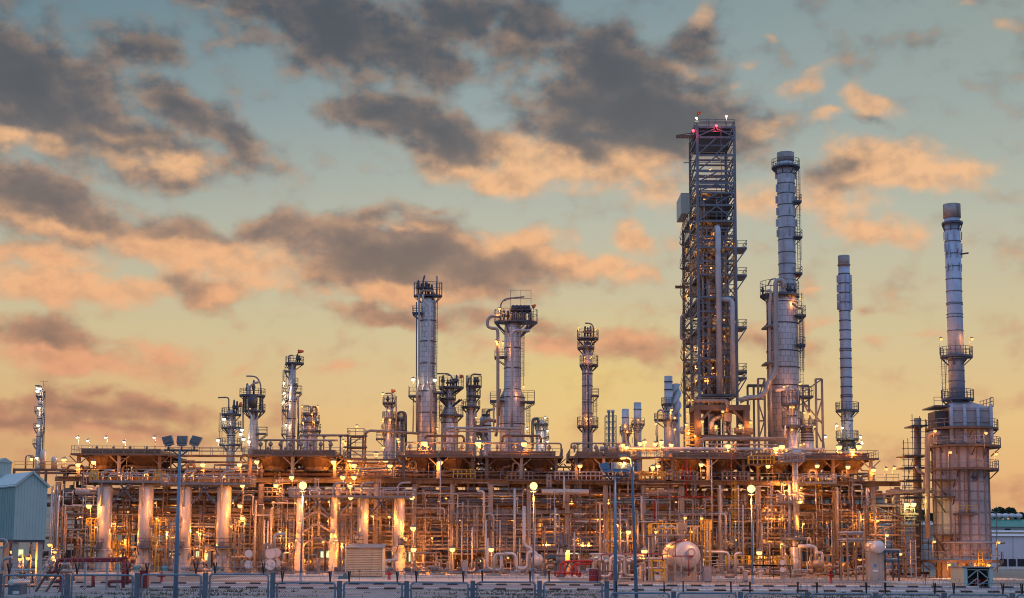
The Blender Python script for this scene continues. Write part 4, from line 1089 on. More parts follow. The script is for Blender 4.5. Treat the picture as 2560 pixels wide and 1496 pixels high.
# wide column O with the big inverted-U pipe
SO = 258
tO, cO, rO = column('widest grey column with white inverted-U pipe at its top', *Q4(1052, 700), SO, [(Q4(0, 250)[1], 36), (Q4(0, 262)[1], 37), (Q4(0, 290)[1], 39.5), (Q4(0, 880)[1], 40.5)],
       [D(Q4, 232, 884, 1172, 2.3), D(Q4, 388, 1112, 1202, 1.5), D(Q4, 605, 1165, 1198, 1.2), D(Q4, 980, 1150, 1256, 1.6)], [Q4(0, q)[1] for q in (290, 445, 648, 768, 900)], mt='cladding_wide', dome=.3,
       pipes=[([Q4(1060, 180), Q4(1060, 122), Q4(1000, 122), Q4(1000, 640), Q4(1005, 790), Q4(940, 880), Q4(930, 940), Q4(880, 985), Q4(790, 985), Q4(735, 1010)], 6.2, -8.2, 'pipe_grey'),
              ([Q4(930, 205), Q4(960, 190), Q4(965, 240), Q4(952, 290), Q4(958, 870), Q4(968, 1280)], 3.6, -6, 'pipe_white'), ([Q4(1035, 120), Q4(1075, 112), Q4(1080, 112)], 2, -2, 'pipe_grey'), ([Q4(945, 155), Q4(960, 115), Q4(1000, 108)], 2, -2, 'pipe_white'),
              ([Q4(1120, 290), Q4(1160, 320), Q4(1185, 325)], 3.4, -4, 'pipe_grey')],
       ladders=[(Q4(1160, 0)[0], Q4(0, 240)[1], Q4(0, 900)[1], -3.2), (Q4(928, 0)[0], Q4(0, 240)[1], Q4(0, 880)[1], -3), (Q4(1185, 0)[0], Q4(0, 400)[1], Q4(0, 800)[1], -1)],
       valves=[(Q4(q, 0)[0], Q4(0, w)[1], Q4(0, 230)[1]) for q, w in ((900, 175), (1085, 150), (1105, 160), (1135, 165))])
for q in (445, 718):
    MB().box(X(*Q4(930, q), SO - 8), X(*Q4(1030, q), SO - 8), SO - 7.3, SO - 3, Z(*Q4(980, q + 4), SO - 8) - .2, Z(*Q4(980, q), SO - 8)).build('pipe_bracket', 'grey_steel', tO)
# steel frame round its foot
t = thing('support_frame', 'open braced steel frame around foot of the widest column', 'steel frame', (cO.x, SO - 3, 0))
xs = [X(*Q4(q, 1000), SO - 3) for q in (868, 915, 1292, 1338)]
zt = Z(*Q4(1100, 848), SO - 3)
for x in xs:
    for yy in (SO - 3.5, SO + 8): MB().beam((x, yy, 0), (x, yy, zt), .34).build('column', 'grey_steel', t)
for zy in (850, 1000, 1160):
    z = Z(*Q4(1100, zy), SO - 3)
    for a, b in ((0, 1), (2, 3)): MB().beam((xs[a], SO - 3.5, z), (xs[b], SO - 3.5, z), .26).build('girt', 'grey_steel', t)
    MB().beam((xs[2], SO + 8, z), (xs[3], SO + 8, z), .26).build('girt', 'grey_steel', t)
MB().beam((xs[0], SO + 8, zt), (xs[3], SO + 8, zt), .5).build('girt', 'grey_steel', t)
for (a, b), (c_, d_) in (((1180, 960), (1338, 852)), ((1180, 990), (1345, 1180)), ((868, 1010), (915, 855)), ((868, 1010), (915, 1160)), ((1292, 1160), (1338, 1010)), ((868, 1310), (915, 1165)), ((1338, 1310), (1200, 1010))):
    MB().beam(P(a * .3394 + 1600, b * .3394 + 660, SO - 3.4), P(c_ * .3394 + 1600, d_ * .3394 + 660, SO - 3.4), .22).build('brace', 'grey_steel', t)
# lit vessel with two platforms in front of it, and the stout exchanger to its right
column('slim lamp-lit vessel with caged platforms before the widest column', *Q4(1120, 1150), 247, [(Q4(0, 1020)[1], 10), (Q4(0, 1022)[1], 12.5)], [D(Q4, 1030, 1040, 1178, 2.0), D(Q4, 1190, 1045, 1192, 2.2)], (Q4(0, 1120)[1],), mt='cladding', dome=.8,
       pipes=[([Q4(1160, 1050), Q4(1165, 930), Q4(1125, 905)], 3, -1, 'pipe_white'), ([Q4(1070, 1190), Q4(1060, 1290)], 2, -2, 'pipe_white'), ([Q4(1085, 975), Q4(1085, 915), Q4(1100, 905)], 3.5, -2, 'pipe_white')], name='process_vessel', cat='vessel')
m = MB().drum(P(*Q4(1000, 935), 250), P(*Q4(1130, 925), 250), Wm(5.5, 250), 12)
tag(m.build('horizontal_drum', 'pipe_white'), 'short pale horizontal drum high on the front of the widest column', 'drum')
column('stout banded vessel lit orange at right foot of the widest column', *Q4(1232, 1260), 254, [(Q4(0, 1190)[1], 13), (Q4(0, 1240)[1], 13.5), (Q4(0, 1242)[1], 15.5)], [D(Q4, 1200, 1180, 1290, 1.2)], [Q4(0, q)[1] for q in (1242, 1262, 1282, 1302)], dome=.3, name='process_vessel', cat='vessel')
# ------------------------------------------------------------------ the steel lattice tower
LY0, LY1, LY2 = 252.0, 262.5, 274.0
LXL, LXR = X(1747, 800, LY0), X(1841, 800, LY0)
def LZ(py): return Z(1793, py, LY0)
LV = [316, 341, 386, 426, 455, 479, 510, 550, 589, 616, 650, 684, 740, 776, 814, 857, 894, 940, 985]
lt = thing('lattice_tower', 'tallest structure, an open dark steel lattice tower wrapped round pipes', 'tower', ((LXL + LXR) / 2, LY0, 0))
ztop = LZ(316)
zrear = LZ(508)
for x in (LXL, LXR):
    for y, zt in ((LY0, ztop), (LY1, ztop), (LY2, zrear)):
        MB().beam((x, y, 0), (x, y, zt), .42).build('column', 'tower_steel', lt)
for k, py in enumerate(LV):
    z = LZ(py)
    rear = LY2 if py >= 508 else LY1
    f = MB()
    for y in (LY0, LY1) + ((LY2,) if rear == LY2 else ()):
        f.beam((LXL + .28, y, z - .2), (LXR - .28, y, z - .2), .16, .34)
    for x in (LXL, LXR):
        f.beam((x, LY0 + .28, z - .2), (x, LY1 - .28, z - .2), .16, .34)
        if rear == LY2: f.beam((x, LY1 + .28, z - .2), (x, LY2 - .28, z - .2), .16, .34)
    if py in (341, 510, 550, 616, 684, 740, 814, 894, 940, 985, 479, 316):
        f.box(LXL + .2, LXR - .2, LY0 + .4, rear - .4, z - .08, z + .004)
    else:
        for q in (.33, .66): f.beam((LXL + .2, LY0 + (LY1 - LY0) * q, z - .15), (LXR - .2, LY0 + (LY1 - LY0) * q, z - .15), .16, .3)
    fo = f.build('floor', 'tower_steel', lt)
    if py not in (341, 386, 426):
        MB().rail([(LXL - .1, rear, z), (LXL - .1, LY0 - .15, z), (LXR + .1, LY0 - .15, z), (LXR + .1, rear, z)], 1.15, step=1.5, r=.035).build('railing', 'tower_steel', fo)
xm = (LXL + LXR) / 2
def lbrace(a, b, w=.2):
    MB().beam(a, b, w).build('brace', 'tower_steel', lt)
for k in range(len(LV) - 1):
    za, zb = LZ(LV[k]) - .4, LZ(LV[k + 1])
    if k in (0, 2, 4, 6, 8):
        lbrace((xm, LY0 - .05, za), (LXL + .2, LY0 - .05, zb)); lbrace((xm, LY0 - .05, za), (LXR - .2, LY0 - .05, zb))
    elif k in (1, 3, 5):
        lbrace((LXR - .2, LY0 - .05, za), (xm, LY0 - .05, zb)); lbrace((LXL + .2, LY0 - .05, zb), (xm, LY0 - .05, za))
    elif k >= 9:
        lbrace((LXR - .2, LY0 - .05, za if k % 2 else zb), (xm + .3, LY0 - .05, zb if k % 2 else za)); lbrace((LXL + .2, LY0 - .05, zb if k % 2 else za), (xm - .6, LY0 - .05, za if k % 2 else zb), .18)
    for x in (LXL, LXR):
        lbrace((x - .02, LY0 + .3, zb if k % 2 else za), (x - .02, LY1 - .3, za if k % 2 else zb), .18)
        if LV[k] >= 508 and x == LXL: lbrace((x - .02, LY1 + .3, zb), (x - .02, LY2 - .3, za), .18)
# cladded cabin hung on its left flank
a, b = P(1703.5, 490, 265), P(1725, 490, 265)
m = MB().box(a.x, LXL + .1, 265.5, 273, LZ(508) + 1.2, LZ(508) + 5.0)
m.build('clad_cabin', 'teal_wall', lt)
# crane beams poking out to the left, bracketed decks to the right
for pxa, py, yy in ((1690, 342, LY0 + 5), (1688, 718, LY2 - 1), (1709, 407, LY0 + 5)):
    z = Z(pxa, py, yy)
    m = MB().beam((X(pxa, py, yy), yy, z), (LXL + 1, yy, z), .35 if py != 407 else .12, .5 if py != 407 else .12)
    if py == 342: m.beam((X(pxa, py, yy), yy, z + .2), (LXL - .3, yy, ztop + .2), .14)
    m.build('crane_beam', 'brown_steel' if py != 407 else 'tower_steel', lt)
for py in (618, 686, 816, 926, 942):
    z = LZ(py)
    xr = X(1862, py, LY0 + 2)
    d = MB().box(LXR + .3, xr, LY0 - .2, LY0 + 5, z - .25, z).beam((xr, LY0, z - .25), (LXR + .2, LY0, z - 2.6), .2).build('side_platform', 'tower_steel', lt)
    MB().rail([(LXR + .3, LY0 - .15, z), (xr, LY0 - .15, z), (xr, LY0 + 5, z)], 1.15).build('railing', 'blue_steel', d)
# top railing masts
MB().rail([(LXL, LY1, ztop), (LXL, LY0, ztop), (LXR, LY0, ztop), (LXR, LY1, ztop)], .8, step=2.2, r=.03).build('top_railing', 'tower_steel', lt)
for px, py0 in ((1744, 282), (1816, 291), (1771, 297)):
    MB().beam(P(px, 318, LY0), P(px, py0, LY0), .08).build('mast', 'tower_steel', lt)
s = MB().tube([P(1744, 283.5, LY0), P(1748, 283, LY0), P(1749, 285, LY0)], [.3, .4, .25], 8)
tag(s.build('windsock', 'orange_fabric'), 'pink windsock on mast at the top of the lattice tower', 'windsock')
# close-set intermediate rails between the main floors
for k in range(len(LV) - 1):
    za, zb = LZ(LV[k]), LZ(LV[k + 1])
    n = 2
    for q in range(1, n):
        z = zb + (za - zb) * q / n
        MB().beam((LXL + .2, LY0 + .05, z), (LXR - .2, LY0 + .05, z), .09, .14).beam((LXL + .2, LY1 - .05, z), (LXR - .2, LY1 - .05, z), .09, .14).beam((LXL, LY0 + .3, z), (LXL, LY1 - .3, z), .09, .14).beam((LXR, LY0 + .3, z), (LXR, LY1 - .3, z), .09, .14).beam((xm + .9, LY0 + .06, zb), (xm + .9, LY0 + .06, za - .3), .12).build('girt', 'tower_steel', lt)
# clutter of thin risers inside
for k in range(44):
    x = rnd.uniform(LXL + .4, LXR - .4); y = rnd.uniform(LY0 + 1, LY2 - 1)
    z0, z1 = sorted((rnd.uniform(15, LZ(470)), rnd.uniform(15, LZ(470))))
    if z1 - z0 < 6: z1 = z0 + 8
    r = rnd.choice([.09, .12, .18, .28])
    MB().tube([(x, y, z0), (x, y, z1), (x + rnd.choice([-1.6, 1.6]), y, z1)], r, 6, bend=.6).build('riser', rnd.choice(['pipe_grey', 'pipe_tan', 'blue_steel', 'dark_steel']), lt)
for k in range(14):
    py = rnd.choice(LV[6:]); z = LZ(py) + rnd.uniform(.6, 3)
    y = rnd.uniform(LY0 + .8, LY1)
    MB().drum((LXL + rnd.uniform(.8, 2), y, z), (LXL + rnd.uniform(2.6, 5), y, z), rnd.uniform(.25, .6), 10).build('small_drum', rnd.choice(['pipe_grey', 'dark_steel', 'pipe_tan']), lt)
for px, p0, p1, rp, yy in ((1757, 640, 985, 2.6, 253.6), (1766, 560, 985, 1.8, 254.5), (1813, 630, 985, 3.0, 254), (1833, 520, 730, 1.6, 253), (1772, 700, 985, 3.4, 253), (1821, 690, 985, 2.0, 253), (1752, 470, 700, 1.4, 253), (1760, 505, 560, 2.2, 252.6), (1806, 860, 985, 4.5, 255)):
    a, b = P(px, p0, yy), P(px, p1, yy)
    MB().tube([(a.x + .2, yy + 2.5, a.z), (a.x, yy, a.z), (a.x, yy, b.z)], Wm(rp, yy), 10, bend=.7).build('riser', 'pipe_white', lt)
# ladders and stairs on the left flank
for k in range(6, len(LV) - 1):
    za, zb = LZ(LV[k + 1]), LZ(LV[k])
    m = MB()
    y0, y1 = (LY1 + 1, LY2 - 2) if k % 2 else (LY2 - 2, LY1 + 1)
    for xx in (LXL - .9, LXL - .25): m.beam((xx, y0, za), (xx, y1, zb), .07, .22).beam((xx, y0, za + 1), (xx, y1, zb + 1), .06)
    for q in range(10):
        u = (q + .5) / 10
        m.box(LXL - .9, LXL - .25, y0 + (y1 - y0) * u - .12, y0 + (y1 - y0) * u + .12, za + (zb - za) * u - .03, za + (zb - za) * u)
    m.build('stair', 'brown_steel', lt)

def vpipe(label, pts, rpx, Y, mt, name='riser_pipe', cat='pipe', rings=0, bend=3.2):
    Yf = lambda q: Y if len(q) < 3 else q[2]
    r = Wm(rpx, Y)
    t = MB().tube([P(q[0], q[1], Yf(q)) for q in pts], r, 14, bend=r * bend)
    o = t.build(name, mt, origin=P(pts[-1][0], pts[-1][1], Y))
    tag(o, label, cat)
    return o
column('vertical reactor vessel inside the lattice tower, glowing orange in patches', 1778.5, 800, 261, [(590, 9.8), (700, 9.8), (745, 10.5)], [], [640, 735, 790, 850, 905, 960], mt='cladding', dome=.5, name='reactor_vessel', cat='vessel')
p1 = P(1796.5, 570, 250.3); p2 = P(1799, 985, 250.3)
t = thing('riser_pipe', 'thick silver riser pipe up the middle of the lattice tower front', 'pipe', (p2.x, 250.3, p2.z))
MB().tube([(p2.x, 258, p1.z + .3), (p2.x, 250.3, p1.z + .3), (p2.x, 250.3, p2.z)], Wm(7.4, 250), 16, bend=1.4).build('run', 'stack_bare', t)
for py in (627, 823):
    z = Z(1797, py, 250.3)
    for s in (-1, 1): MB().drum((p2.x + s * .85, 249.9, z), (p2.x + s * .85, 250.7, z), .3, 10).build('spring_hanger', 'amber', t)
q1 = P(1830.5, 748, 250.3)
t = thing('riser_pipe', 'second silver riser pipe bending back into lattice tower halfway up', 'pipe', (q1.x, 250.3, p2.z))
MB().tube([(q1.x - 1.9, 256, q1.z - .3), (q1.x - 1.9, 250.9, q1.z), (q1.x, 250.3, q1.z), (q1.x, 250.3, p2.z)], Wm(6.3, 250), 16, bend=1.6).build('run', 'stack_bare', t)
for py in (823, 836):
    MB().drum((q1.x - .8, 249.9, Z(1830, py, 250.3)), (q1.x - .8, 250.7, Z(1830, py, 250.3)), .28, 10).build('spring_hanger', 'amber', t)
vpipe('grey pipe bracket looping out of the left flank of the lattice tower', [(1716, 790), (1704, 790), (1703, 848), (1716, 850)], 4, 262, 'pipe_grey')
# portal table under the tower, with the machinery on it
TY = 247.5
tx0, tx1 = X(1743, 1050, TY), X(1866, 1050, TY)
tz = Z(1800, 1013, TY)
t = thing('portal_frame', 'heavy brown portal table carrying foot of the lattice tower', 'steel frame', ((tx0 + tx1) / 2, TY, ZT))
for x in (tx0, tx1):
    for yy in (TY, TY + 6): MB().box(x - .5, x + .5, yy - .4, yy + .4, ZT, tz - .9).build('leg', 'brown_steel', t)
MB().box(tx0 - .6, tx1 + .6, TY - .45, TY + 6.4, tz - .9, tz).build('table_top', 'brown_steel', t)
for s, x in ((1, tx0), (-1, tx1)):
    MB().beam((x + s * .4, TY - .1, tz - 2.8), (x + s * 2.2, TY - .1, tz - .9), .4).build('brace', 'brown_steel', t)
zf = Z(1800, 1089, TY)
d = MB().box(tx0 - .6, tx1 + .6, TY - 1.2, TY + 5, zf - .3, zf).build('lower_deck', 'brown_steel', t)
MB().rail([(tx0 - .6, TY - 1.1, zf), (tx1 + .6, TY - 1.1, zf)], 1.1).build('railing', 'grey_steel', d)
MB().rail([(tx0 - .6, TY - .4, tz), (tx1 + .6, TY - .4, tz)], 1.2).build('railing', 'grey_steel', t)
vpipe('thick tan manifold pipe lying on top of the brown portal table', [(1735, 1003), (1814, 1003), (1818, 1008), (1818, 1030)], 5.5, TY - .2, 'pipe_tan')
vpipe('silver U-shaped elbow pipe under the brown portal table', [(1778, 1086), (1778, 1050), (1808, 1040)], 6, TY + 1.5, 'cladding')
t = thing('valve_stand', 'box-headed slide valve on a braced stand under portal table', 'valve', (P(1816, 1085, TY + 1).x, TY + 1, zf))
xa, xb = X(1808, 1050, TY + 1), X(1828, 1050, TY + 1)
MB().box(xa, xb, TY + .2, TY + 1.8, Z(1816, 1055, TY + 1), Z(1816, 1033, TY + 1)).build('body', 'grey_steel', t)
for x in (xa + .1, xb - .1): MB().beam((x, TY + 1, zf), (x, TY + 1, Z(1816, 1055, TY + 1)), .22).build('leg', 'grey_steel', t)
MB().beam((xa, TY + .9, zf + .1), (xb, TY + .9, Z(1816, 1055, TY + 1)), .14).beam((xb, TY + .75, zf + .1), (xa, TY + .75, Z(1816, 1055, TY + 1)), .14).build('brace', 'grey_steel', t)
tag(MB().drum(P(1838, 1077, TY + 1.5), P(1880, 1079, TY + 1.5), Wm(8, TY), 14).build('horizontal_drum', 'pipe_tan'), 'tan horizontal drum at right end of the portal table', 'drum')
vpipe('short silver elbow rising from the tan drum by the portal table', [(1850, 1072), (1856, 1064), (1862, 1075), (1862, 1092)], 6, TY + .2, 'cladding')
t = thing('stair_tower', 'small yellow stair frame at left foot of the lattice tower', 'stair', (P(1722, 1110, 249).x, 249, ZT))
for k in range(4):
    z = Z(1722, 1112 - k * 12, 249)
    MB().box(X(1712, 1100, 249), X(1742, 1100, 249), 248.2, 250.2, z - .15, z).rail([(X(1712, 1100, 249), 248.2, z), (X(1742, 1100, 249), 248.2, z)], 1.0).build('landing', 'yellow_paint', t)
for px in (1712, 1742): MB().beam((X(px, 1100, 249), 248.1, ZT), (X(px, 1100, 249), 248.1, Z(1722, 1070, 249)), .2).build('post', 'yellow_paint', t)

# ------------------------------------------------------------------ the round furnace at the right
mat('furnace_wall', (0.47, 0.43, 0.44), 0.7, 0.05, 0.45, 0.3, 0.7, (0.20, 0.12, 0.10), spec=0.3)
mat('furnace_rib', (0.30, 0.245, 0.24), 0.7, 0.1, 0.5, 0.6, 0.6, (0.14, 0.08, 0.06))
mat('furnace_steel', (0.36, 0.37, 0.42), 0.55, 0.25, 0.35, 0.5, 0.35, (0.16, 0.12, 0.11))
FY = 226.0
fc = P(2404, 1270, FY)
FR = Wm(67, FY)
fz0, fz1 = Z(2404, 1397, FY), Z(2404, 1118, FY)
fu = thing('furnace', 'big round panelled furnace with tall bluish stack at far right', 'furnace', (fc.x, FY, 0))
N = 18
def ngon(r, z, n=N): return [(fc.x + r * math.cos(2 * PI * (k + .5) / n), FY + r * math.sin(2 * PI * (k + .5) / n), z) for k in range(n)]
MB().lathe(fc.x, FY, [(FR, fz0), (FR, fz1)], N, PI / N, 2 * PI + PI / N, False).build('casing', 'furnace_wall', fu)
m = MB()
for x, y, _ in ngon(FR + .03, 0): m.beam((x, y, fz0), (x, y, fz1), .24)
m.build('buckstay', 'furnace_rib', fu)
for py in (1176, 1206, 1230, 1253, 1282, 1312, 1338, 1355, 1376):
    z = Z(2404, py, FY)
    MB().lathe(fc.x, FY, [(FR + .005, z - .07), (FR + .1, z - .07), (FR + .1, z + .07), (FR + .005, z + .07)], N, PI / N, 2 * PI + PI / N, False).build('panel_band', 'furnace_rib', fu)
for k in range(8):
    a = 2 * PI * (k + .5) / 8
    x, y = fc.x + (FR - .6) * math.cos(a), FY + (FR - .6) * math.sin(a)
    MB().box(x - .45, x + .45, y - .45, y + .45, 0, fz0 - .3).build('leg', 'concrete', fu)
def fdeck(py, pxl, pxr, dz=.32, r_in=None):
    z = Z(2404, py, FY)
    xl, xr = X(pxl, py, FY), X(pxr, py, FY)
    n = 24
    cx, ha = (xl + xr) / 2, (xr - xl) / 2
    top = oval(cx, FY, ha, FR + 1.5, z, n); bot = oval(cx, FY, ha, FR + 1.5, z - dz, n)
    m = MB().add(top + bot, [tuple(range(n)), tuple(reversed(range(n, 2 * n)))] + [(k, n + k, n + (k + 1) % n, (k + 1) % n) for k in range(n)])
    for k in range(0, n, 2):
        x, y, _ = top[k]
        m.beam((x, y, z - dz), (fc.x + (x - fc.x) * .78, FY + (y - FY) * .72, z - dz - 1.2), .12)
    d = m.build('ring_platform', 'brown_steel', fu)
    MB().rail(oval(cx, FY, ha - .06, FR + 1.44, z, n), 1.2, True, 1.6).build('railing', 'grey_steel', d)
    return z
fdeck(1173, 2328, 2493); fdeck(1116, 2324, 2498); fdeck(1072, 2316, 2492); fdeck(1400, 2300, 2505, .4)
# convection section
cx0, cx1 = X(2362, 1060, FY), X(2461, 1060, FY)
cz0, cz1 = fz1 + .3, Z(2410, 1024, FY)
m = MB().box(cx0, cx1, FY - 3.2, FY + 3.2, cz0, cz1)
xs_, cs_ = P(2393, 1000, FY), Wm(19.5, FY)
zr = Z(2393, 1004, FY)
m.add([(cx0, FY - 3.2, cz1), (cx1, FY - 3.2, cz1), (cx1, FY + 3.2, cz1), (cx0, FY + 3.2, cz1), (xs_.x - cs_, FY - cs_, zr), (xs_.x + cs_, FY - cs_, zr), (xs_.x + cs_, FY + cs_, zr), (xs_.x - cs_, FY + cs_, zr)],
      [(0, 1, 5, 4), (1, 2, 6, 5), (2, 3, 7, 6), (3, 0, 4, 7), (4, 5, 6, 7)])
m.build('convection_box', 'furnace_steel', fu)
for k in range(4):
    x = cx0 + (cx1 - cx0) * (k + .02) / 3.04
    MB().box(x - .22, x + .22, FY - 3.55, FY - 3.205, cz0 + .2, cz1 + .5).build('channel_stay', 'stack_steel', fu)
for zz in (cz0 + 1.7, cz0 + 3.3, cz1 - .3):
    MB().box(cx0 - .1, cx1 + .1, FY - 3.36, FY - 3.207, zz - .12, zz + .12).build('wale', 'furnace_steel', fu)
MB().box(X(2329, 1050, FY), cx0 - .01, FY - 2, FY + 2, Z(2340, 1070, FY), Z(2340, 1031, FY)).build('header_box', 'dark_steel', fu)
MB().box(X(2334, 1100, FY), cx0 - .01, FY - 1.8, FY + 1.8, Z(2340, 1112, FY), Z(2340, 1078, FY)).build('header_box', 'furnace_steel', fu)
z = Z(2393, 1019, FY)
d = MB().box(X(2320, 1019, FY), cx0 - .02, FY - 3.4, FY + 3.2, z - .2, z).box(cx1 + .02, X(2466, 1019, FY), FY - 3.4, FY + 3.2, z - .2, z).build('top_deck', 'blue_steel', fu)
MB().rail([(X(2320, 1019, FY), FY - 3.3, z), (cx0, FY - 3.3, z)], 1.2).rail([(cx1, FY - 3.3, z), (X(2466, 1019, FY), FY - 3.3, z), (X(2466, 1019, FY), FY + 3, z)], 1.2).build('railing', 'blue_steel', d)
# header ring of the burners, ladder, small balcony, hatch
ring = [(fc.x + (FR + .9) * math.cos(a), FY + (FR + .9) * math.sin(a), Z(2404, 1357, FY)) for a in [PI + PI * k / 20 for k in range(21)]]
MB().tube([(ring[0][0] - 1.2, ring[0][1], ring[0][2])] + ring + [(ring[-1][0] + 1.4, ring[-1][1], ring[-1][2])], .17, 8).build('burner_header', 'pipe_grey', fu)
for k in range(7):
    x, y, zq = ring[2 + k * 3 - (k > 5)]
    MB().tube([(x, y, zq), (x, y, fz0 + .2)], .09, 6).lathe(x, y, [(.08, fz0 + 1.2), (.2, fz0 + 1.35), (.2, fz0 + 1.6), (.08, fz0 + 1.8)], 8).build('burner_drop', 'grey_steel', fu)
MB().ladder(X(2414, 1230, FY - FR), FY - FR - .45, Z(2414, 1282, FY - FR), Z(2414, 1172, FY - FR), .55).build('ladder', 'brown_steel', fu)
MB().ladder(X(2391, 1330, FY - FR), FY - FR - .45, Z(2391, 1392, FY - FR), Z(2391, 1286, FY - FR), .55).build('ladder', 'brown_steel', fu)
MB().ladder(X(2451, 1400, FY - FR - 1.4), FY - FR - 1.5, Z(2451, 1437, FY - FR), Z(2451, 1378, FY - FR), .6, True).build('ladder', 'yellow_paint', fu)
zb = Z(2410, 1284, FY - FR)
d = MB().box(X(2384, 1284, FY - FR), X(2438, 1284, FY - FR), FY - FR - 1.1, FY - FR + .5, zb - .25, zb).build('balcony', 'brown_steel', fu)
MB().rail([(X(2384, 1284, FY - FR), FY - FR - 1.05, zb), (X(2438, 1284, FY - FR), FY - FR - 1.05, zb)], 1.15).build('railing', 'yellow_paint', d)
for py, pxa, pxb in ((1199, 2326, 2384), (1241, 2328, 2382), (1335, 2326, 2378)):
    yy = FY - FR * .72
    z = Z(2350, py, yy); xa, xb = X(pxa, py, yy), X(pxb, py, yy)
    d = MB().box(xa, xb, yy - 1.5, yy + 1.2, z - .22, z).beam((xa + .2, yy - 1.3, z - .2), (xb - .8, yy + .6, z - 2.6), .14).beam((xb - .2, yy - 1.4, z - .2), (xb - .1, yy + .2, z - 1.8), .14).build('side_platform', 'brown_steel', fu)
    MB().rail([(xa + .05, yy + 1.2, z), (xa + .05, yy - 1.45, z), (xb, yy - 1.45, z)], 1.15, step=1.2).build('railing', 'grey_steel', d)
hx, hz = P(2436, 1196, FY - FR + .4).x, Z(2436, 1196, FY - FR + .4)
hy = FY - math.sqrt(max(.1, (FR) ** 2 - (hx - fc.x) ** 2)) - .08
m = MB()
s = .3
for a, b in (((-s, -s), (s, -s)), ((s, -s), (s, s)), ((s, s), (-s, s)), ((-s, s), (-s, -s)), ((-s, -s), (s, s)), ((-s, s), (s, -s))):
    m.beam((hx + a[0], hy, hz + a[1]), (hx + b[0], hy, hz + b[1]), .07)
m.build('hatch_frame', 'dark_steel', fu)
for px, py in ((2362, 1392), (2432, 1390), (2395, 1352)):
    q = P(px, py, FY - FR - .2)
    MB().lathe(q.x, q.y, [(.16, q.z), (.16, q.z + .35)], 8).build('peep_door', 'dark_steel', fu)
# its stack
m = MB()
sp = [(Wm(39.5 / 2, FY), zr - .05), (Wm(19.5, FY), Z(2380, 530, FY))]
sk = m.lathe(xs_.x, FY, sp, 28).build('stack_shell', 'stack_steel', fu)
for k, zy in enumerate((215, 243, 305, 370, 437, 503, 567, 628, 636, 688, 703, 775, 925, 932, 985, 1040)):
    z = Z(2386, Q6(0, zy)[1], FY)
    r = Wm(19.5, FY)
    MB().lathe(xs_.x, FY, [(r, z - .06), (r + .08, z - .05), (r + .08, z + .05), (r, z + .06)], 28).build('stack_ring', 'tower_steel', sk)
z1_, z0_ = Z(2380, 512, FY), Z(2380, 546, FY)
MB().lathe(xs_.x, FY, [(r + .02, z0_), (r + .14, z0_ + .02), (r + .14, z1_), (r - .1, z1_), (r - .12, z0_)], 28).build('stack_cap', 'rusty_cap', sk)
for py, pxl, pxr in ((890, 2351, 2431), (997, 2354, 2434), (557, 2355, 2406)):
    platform(sk, xs_.x, FY, r, 2388, FY, py, pxl, pxr, 1.3 if py > 600 else 0)
for q, (f0, f1) in enumerate(((255, 298), (315, 360), (345, 390), (420, 460))):
    for ad in (-90, -20, 180, -150):
        a = R(ad + 10 * q)
        z1, z0 = Z(2382, Q6(0, f0)[1], FY), Z(2382, Q6(0, f1)[1], FY)
        MB().beam((xs_.x + (r + .16) * math.cos(a), FY + (r + .16) * math.sin(a), z0), (xs_.x + (r + .16) * math.cos(a), FY + (r + .16) * math.sin(a), z1), .07, .34).build('strake', 'stack_steel', sk)
MB().beam(P(2400, 636, FY - .5), P(2421, 633, FY - .5), .22).build('gauge_arm', 'dark_steel', sk)
MB().ladder(X(2358, 950, FY), FY - .3, Z(2358, 997, FY), Z(2358, 892, FY), .5).build('ladder', 'blue_steel', sk)
# ducts and scaffold at its left
vpipe('thick upright tan duct wrapped in scaffold, left of furnace', [(2294, 1046), (2294, 1441)], 9, 229, 'pipe_tan', 'duct', 'duct')
vpipe('upright pipe with yellow-lit elbow running into furnace side', [(2350, 1084), (2318, 1084), (2319, 1347)], 6.5, 221, 'pipe_tan', 'duct', 'duct')
vpipe('S-bent tan pipe between scaffolded duct and furnace', [(2291, 1165), (2296, 1180), (2312, 1186), (2312, 1228), (2220, 1229)], 4, 224, 'pipe_tan')
t = thing('scaffold', 'tall tube scaffold with plank decks around the upright duct', 'scaffold', (P(2288, 1440, 228).x, 227, 0))
px_s = [2261, 2272, 2284, 2303, 2317]
tops = [1100, 1096, 1036, 1041, 1048]
for p, tp in zip(px_s, tops):
    for yy in (225.5, 231):
        MB().beam((X(p, 1200, yy), yy, 0), (X(p, 1200, yy), yy, Z(p, tp, yy)), .09).build('standard', 'dark_steel', t)
for py in list(range(1052, 1440, 14)):
    z = Z(2290, py, 225.5)
    i0 = 2 if py < 1100 else 0
    MB().beam((X(px_s[i0], 1200, 225.5) - .3, 225.4, z), (X(px_s[-1], 1200, 225.5) + .3, 225.4, z), .08).build('ledger', 'dark_steel', t)
for py in (1062, 1138, 1167, 1199, 1241, 1300):
    z = Z(2290, py, 225.5)
    MB().box(X(2284 if py < 1100 else 2262, 1200, 226), X(2322, 1200, 226), 225.6, 230.8, z - .18, z).build('plank_deck', 'dark_steel', t)
for a, b in (((2261, 1230), (2284, 1140)), ((2284, 1300), (2317, 1210)), ((2303, 1240), (2325, 1330)), ((2261, 1400), (2303, 1290))):
    MB().beam(P(*a, 225.3), P(*b, 225.3), .08).build('diagonal', 'dark_steel', t)
